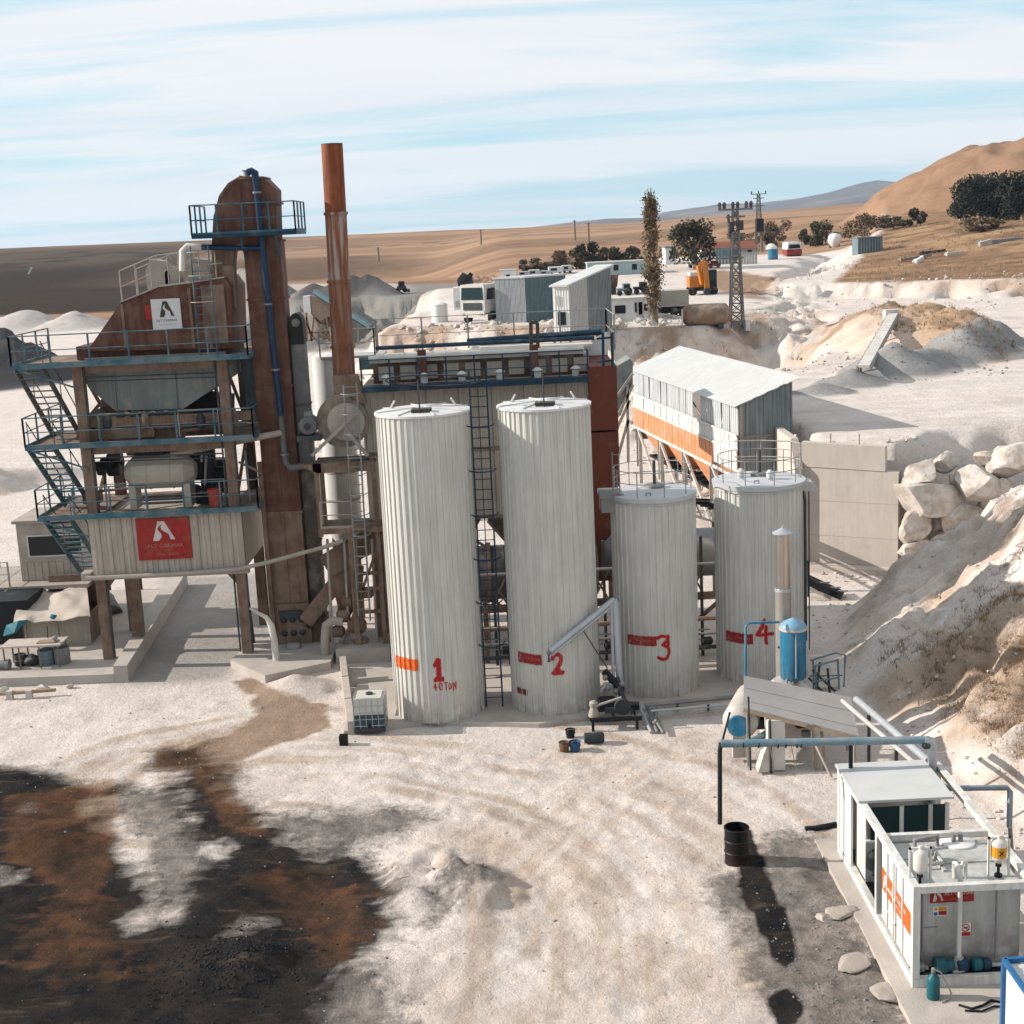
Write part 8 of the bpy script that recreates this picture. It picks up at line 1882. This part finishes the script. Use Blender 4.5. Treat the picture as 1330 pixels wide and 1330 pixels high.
# ------------------------------------------------------------------ trees and scrub
def crown(name, parent, m, fn, n, size, seed, flat=.0):
    rnd = random.Random(seed); mb = MB(); v = mb.v; f = mb.f
    for _ in range(n):
        c = fn(rnd)
        if c is None: continue
        s = size*(.6+.8*rnd.random()); a = Vector((rnd.gauss(0,1),rnd.gauss(0,1),rnd.gauss(0,1))).normalized(); b = a.cross(Vector((rnd.gauss(0,1),rnd.gauss(0,1),rnd.gauss(0,1)))).normalized()
        k = len(v); c = Vector(c); v += [tuple(c+a*s), tuple(c+b*s*.6), tuple(c-a*s), tuple(c-b*s*.6)]; f.append((k,k+1,k+2,k+3))
    return mb.build(name, m, parent)
def blob_fn(c, r, lumps, seed):
    rnd = random.Random(seed); L = []
    for _ in range(lumps):
        d = Vector((rnd.uniform(-.8,.8),rnd.uniform(-.8,.8),rnd.uniform(-.75,.72))); d = d*(1-.35*max(0,d.z)); L.append((Vector((c[0]+d.x*r[0], c[1]+d.y*r[1], c[2]+d.z*r[2])), rnd.uniform(.30,.52)))
    def fn(R):
        p, q = R.choice(L); d = Vector((R.gauss(0,1),R.gauss(0,1),R.gauss(0,1))).normalized()*(R.random()**.45)*q
        return (p.x+d.x*r[0]*1.0, p.y+d.y*r[1], max(p.z+d.z*r[2], c[2]-r[2]))
    return fn
def tree(name, lab, px, pyb, pyt, wpx, m, seed, n=1500, trunk=.25, cat='tree', lumps=12, low=.15, group=None, leaf=.22, dz=0):
    p, s = at_ground(px, pyb); h = (pyb-pyt)*s; w = wpx*s/2; T = thing(name, lab, cat, p, group)
    zc = p[2]+h*(low+(1-low)/2); rz = h*(1-low)/2
    tb = MB().path([(p[0],p[1],p[2]-.3),(p[0]+.05*w,p[1],p[2]+h*.3),(p[0],p[1],p[2]+h*.7)], [trunk,trunk*.7,trunk*.25], 8); rnd = random.Random(seed)
    for k in range(7):
        a = rnd.uniform(0,6.28); z0 = p[2]+h*rnd.uniform(.15,.5); tb.path([(p[0],p[1],z0),(p[0]+math.cos(a)*w*.4,p[1]+math.sin(a)*w*.4,z0+h*.2),(p[0]+math.cos(a)*w*.75,p[1]+math.sin(a)*w*.75,z0+h*.33)], [trunk*.4,trunk*.25,trunk*.08], 5)
    tb.build('trunk', 'bark', T)
    crown('crown', T, m, blob_fn((p[0],p[1],zc), (w,w*.9,rz), lumps, seed), int(n*1.35), max(leaf, s*.95), seed)
    return T
def poplar():
    p, s = at_ground(849, 421); h = 172*s; T = thing('poplar_tree', 'tall slim autumn poplar with bare forked tips beside the white cabin', 'tree', p)
    rnd = random.Random(5); tb = MB().path([(p[0]+.1,p[1],p[2]-.3),(p[0],p[1],p[2]+h*.3),(p[0]+.15,p[1],p[2]+h*.6),(p[0]-.05,p[1],p[2]+h*.9)], [.3,.22,.15,.05], 8)
    L = []
    for k in range(95):
        t = rnd.uniform(.06,.86); a = rnd.uniform(0,6.28); r = (19*s)*(1-.60*t)*rnd.uniform(.3,1)*(.6+.4*min(1,t*6)); z0 = p[2]+h*t; e = (p[0]+math.cos(a)*r, p[1]+math.sin(a)*r, z0+h*rnd.uniform(.06,.13))
        tb.path([(p[0]+.05,p[1],z0),e], [.075,.02], 4); L.append((Vector((p[0],p[1],z0)), Vector(e)))
    for dx, dz in ((-7,-6),(-3,-1),(1,0),(4,-9),(7,-20),(-8,-22)):
        e = Vector((p[0]+dx*s, p[1], p[2]+h+dz*s)); b = Vector((p[0]+dx*.2*s, p[1], p[2]+h*.72+dz*.3*s)); tb.path([b, e], [.10,.04], 5); L += [(b, e)]*2
    tb.build('trunk', 'bark', T)
    def fn(R):
        a, b = R.choice(L); q = a.lerp(b, R.uniform(.2,1.02) if b.z < p[2]+h*.84 else R.uniform(.1,.8)); k = .17; return (q.x+R.gauss(0,k), q.y+R.gauss(0,k), q.z+R.gauss(0,k*1.6))
    crown('crown', T, 'leaf_autumn', fn, 6200, .095, 5)
poplar()
tree('dark_tree', 'dark round tree between poplar and pylons', 902, 350, 285, 62, 'leaf_dark', 21, 2600, .4, lumps=16, low=.12)
tree('conifer_tree', 'largest dark spreading conifer on the slope at right', 1283, 285, 224, 88, 'leaf_conifer', 31, 9000, .4, lumps=34, low=.0, group='dark conifers on the slope')
tree('conifer_tree', 'dark conifer cut by the right picture edge', 1328, 286, 218, 52, 'leaf_conifer', 32, 5200, .35, lumps=20, low=.0, group='dark conifers on the slope')
tree('conifer_tree', 'low dark conifer between the two big ones', 1306, 286, 236, 46, 'leaf_conifer', 35, 3600, .35, lumps=12, low=.0, group='dark conifers on the slope')
bl = ['hedge bush left of the prefab office, lowest in the row','hedge bush behind the white trailers','tall dark hedge bush above the trailers','broad hedge bush above the prefab office','hedge bush left of the poplar','low hedge bush at the left end of the row']
for i,(px,pyb,pyt,w) in enumerate(((738,350,322,44),(722,350,328,36),(764,350,311,32),(797,345,318,40),(828,342,320,34),(690,352,334,34))):
    tree('hedge_bush', bl[i], px, pyb, pyt, w, 'leaf_brown' if i in (0,1,5) else 'leaf_dark', 40+i, 1100, .15, 'bush', lumps=9, low=.0, group='bushes of the dark hedge')
bl = ['dark bush right of the round white tank','brown bush behind the steel container','dark bush left of the minibus','small dark bush at the foot of the big spoil heap','thin brown bush beyond the minibus','bare brown bush between pylon and minibus','brown bush on the slope edge above the container','low bush under the conifers','small brown bush below the nearer pylon','bush behind the tiled house']
for i,(px,pyb,pyt,w,m) in enumerate(((1072,318,284,44,'leaf_dark'),(1122,308,273,60,'leaf_brown'),(1052,320,296,28,'leaf_dark'),(1190,294,270,20,'leaf_dark'),(1012,318,282,36,'leaf_brown'),(1000,322,300,40,'leaf_brown'),(1160,298,280,40,'leaf_brown'),(1275,300,282,50,'leaf_brown'),(918,418,402,50,'straw_dark'),(965,318,302,50,'leaf_brown'))):
    tree('roadside_bush', bl[i], px, pyb, pyt, w, m, 60+i, 1000, .12, 'bush', lumps=9, low=.0, group='bushes along the upper road')
def scrub():
    rnd = np.random.RandomState(3); mbs = {'straw': MB(), 'straw_dark': MB()}
    def tuft(mb, x, y, z, h, n, sp):
        for _ in range(n):
            a = rnd.uniform(0, 6.283); r = sp*rnd.random(); bx, by = x+math.cos(a)*r*.6, y+math.sin(a)*r*.6; k = len(mb.v); w = h*.045
            tx, ty, tz = bx+math.cos(a)*h*rnd.uniform(.2,.8), by+math.sin(a)*h*rnd.uniform(.2,.8), z+h*rnd.uniform(.5,1.0)
            mb.v += [(bx-w*math.sin(a), by+w*math.cos(a), z-.03), (bx+w*math.sin(a), by-w*math.cos(a), z-.03), (tx, ty, tz)]; mb.f.append((k,k+1,k+2))
    # bank on the right
    N = 24000; X = rnd.uniform(11.5, 24, N); Y = rnd.uniform(26, 53, N); f = np.interp(Y, FOOT[:,0], FOOT[:,1]); d = X-f
    dens = sm(fbm(X,Y,.28,3,90)+.35*fbm(X,Y,.9,3,91)+.25*sm(Y,30,34)*(1-sm(Y,42,46)), .0, .4)*sm(d,.8,2.0)*np.where(Y > 48, .35, 1.0)*1.2
    keep = rnd.random_sample(N) < dens; Z = hgt(X, Y)
    for x, y, z in zip(X[keep], Y[keep], Z[keep]):
        dk = rnd.random_sample() < (.35 if y < 41 else .55); tuft(mbs['straw_dark' if dk else 'straw'], x, y, z, rnd.uniform(.06,.19), 14, .36)
    # plateau and field
    for (x0,x1,y0,y1,n,h,thr) in ((20,40,82,116,5200,.32,'isl'),(26,150,112,240,6500,.5,'fld'),(-13,27,96,118,1700,.4,'crest')):
        X = rnd.uniform(x0,x1,n); Y = rnd.uniform(y0,y1,n); Z = hgt(X,Y)
        if thr == 'isl': e = np.hypot((X-29-.06*(Y-99))/6.6,(Y-99)/16.5); k = (e < .9) & (X > 26) & (fbm(X,Y,.3,3,92) > -.1)
        elif thr == 'fld': k = (sdf(X,Y,P_FIELD) < -1.5) & (fbm(X,Y,.12,3,93) > -.1)
        else: dd = sdf(X,Y,P_MID); k = (dd < .5) & (dd > -4) & (fbm(X,Y,.3,3,94) > -.05)
        for x, y, z in zip(X[k],Y[k],Z[k]): tuft(mbs['straw' if rnd.random_sample() < .6 else 'straw_dark'], x, y, z, h*rnd.uniform(.5,1.2), 7, h*.9)
    for m, lab in (('straw','pale dry grass on banks and slopes'),('straw_dark','dark dry scrub on banks and slopes')):
        o = mbs[m].build('dry_grass', m); struct(o, 'stuff', lab)
scrub()
def pebbles():
    rnd = np.random.RandomState(9); base = [rock_mesh((1,.8,.6), 300+i, sub=1, cuts=6, rough=.1) for i in range(4)]; mbs = {'stone': MB(), 'gravel': MB(), 'coal': MB()}
    def put(mb, x, y, s):
        vs, fs = base[rnd.randint(4)]; a = rnd.uniform(0,6.28); ca, sa = math.cos(a), math.sin(a); z = hz1(x,y); mb.add([(x+(vx*ca-vy*sa)*s, y+(vx*sa+vy*ca)*s, z+vz*s+.1*s) for vx, vy, vz in vs], fs)
    P = []
    for n, x0, x1, y0, y1, s0, s1, m in ((1500,-20,12,24,46,.02,.07,'stone'),(500,-20,12,24,46,.03,.10,'gravel'),(1900,11,24,26,54,.04,.24,'stone'),(220,8,24,84,100,.12,.55,'stone'),(520,-16,14,98,117,.2,1.3,'stone'),(260,26,60,118,146,.15,.6,'stone'),(160,13,28,55,59,.1,.4,'stone'),(250,18,40,78,92,.1,.3,'gravel'),(300,5,7,23,29,.03,.1,'gravel')):
        X = rnd.uniform(x0,x1,n); Y = rnd.uniform(y0,y1,n); S = s0+(s1-s0)*rnd.random_sample(n)**3; P += [(x,y,s,m) for x,y,s in zip(X,Y,S)]
    X = rnd.normal(-6.4,.95,1900); Y = rnd.normal(26.9,.85,1900); S = .015+.085*rnd.random_sample(1900)**3; P += [(x,y,s,'coal') for x,y,s in zip(X,Y,S)]
    A_ = np.array([(p[0],p[1]) for p in P]); H = hgt(A_[:,0],A_[:,1]); global hz1
    for (x,y,s,m), h in zip(P,H):
        if m == 'stone' and y < 37 and (x < -4.5 or 4.2 < x < 7): continue
        hz1 = lambda a,b,h=h: float(h); put(mbs[m], x, y, s)
    for m, lab in (('stone','pale loose stones scattered over yard and banks'),('gravel','grey loose gravel scattered over the yard'),('coal','black asphalt rubble heap in the stained corner')):
        o = mbs[m].build('loose_stones' if m != 'coal' else 'asphalt_rubble', m); struct(o, 'stuff', lab)
pebbles()
# ------------------------------------------------------------------ haze: the air of the plain
def build_haze():
    mb = MB().box(-4500, -70, -1.2, 4500, 5900, 150)
    m = bpy.data.materials.new('air'); m.use_nodes = True; nt = m.node_tree; nt.nodes.clear()
    out = nt.nodes.new('ShaderNodeOutputMaterial'); v = nt.nodes.new('ShaderNodeVolumePrincipled')
    v.inputs['Color'].default_value = (0.66, 0.79, 0.97, 1); v.inputs['Density'].default_value = HAZE; v.inputs['Anisotropy'].default_value = 0.2
    nt.links.new(v.outputs[0], out.inputs['Volume'])
    o = mb.build('haze', m); struct(o, 'stuff', label='thin blue haze over the plain'); o.visible_shadow = True
    return o
HAZE = 0.00009
build_haze()
for o in bpy.data.objects:
    if '_local' in o: del o['_local']
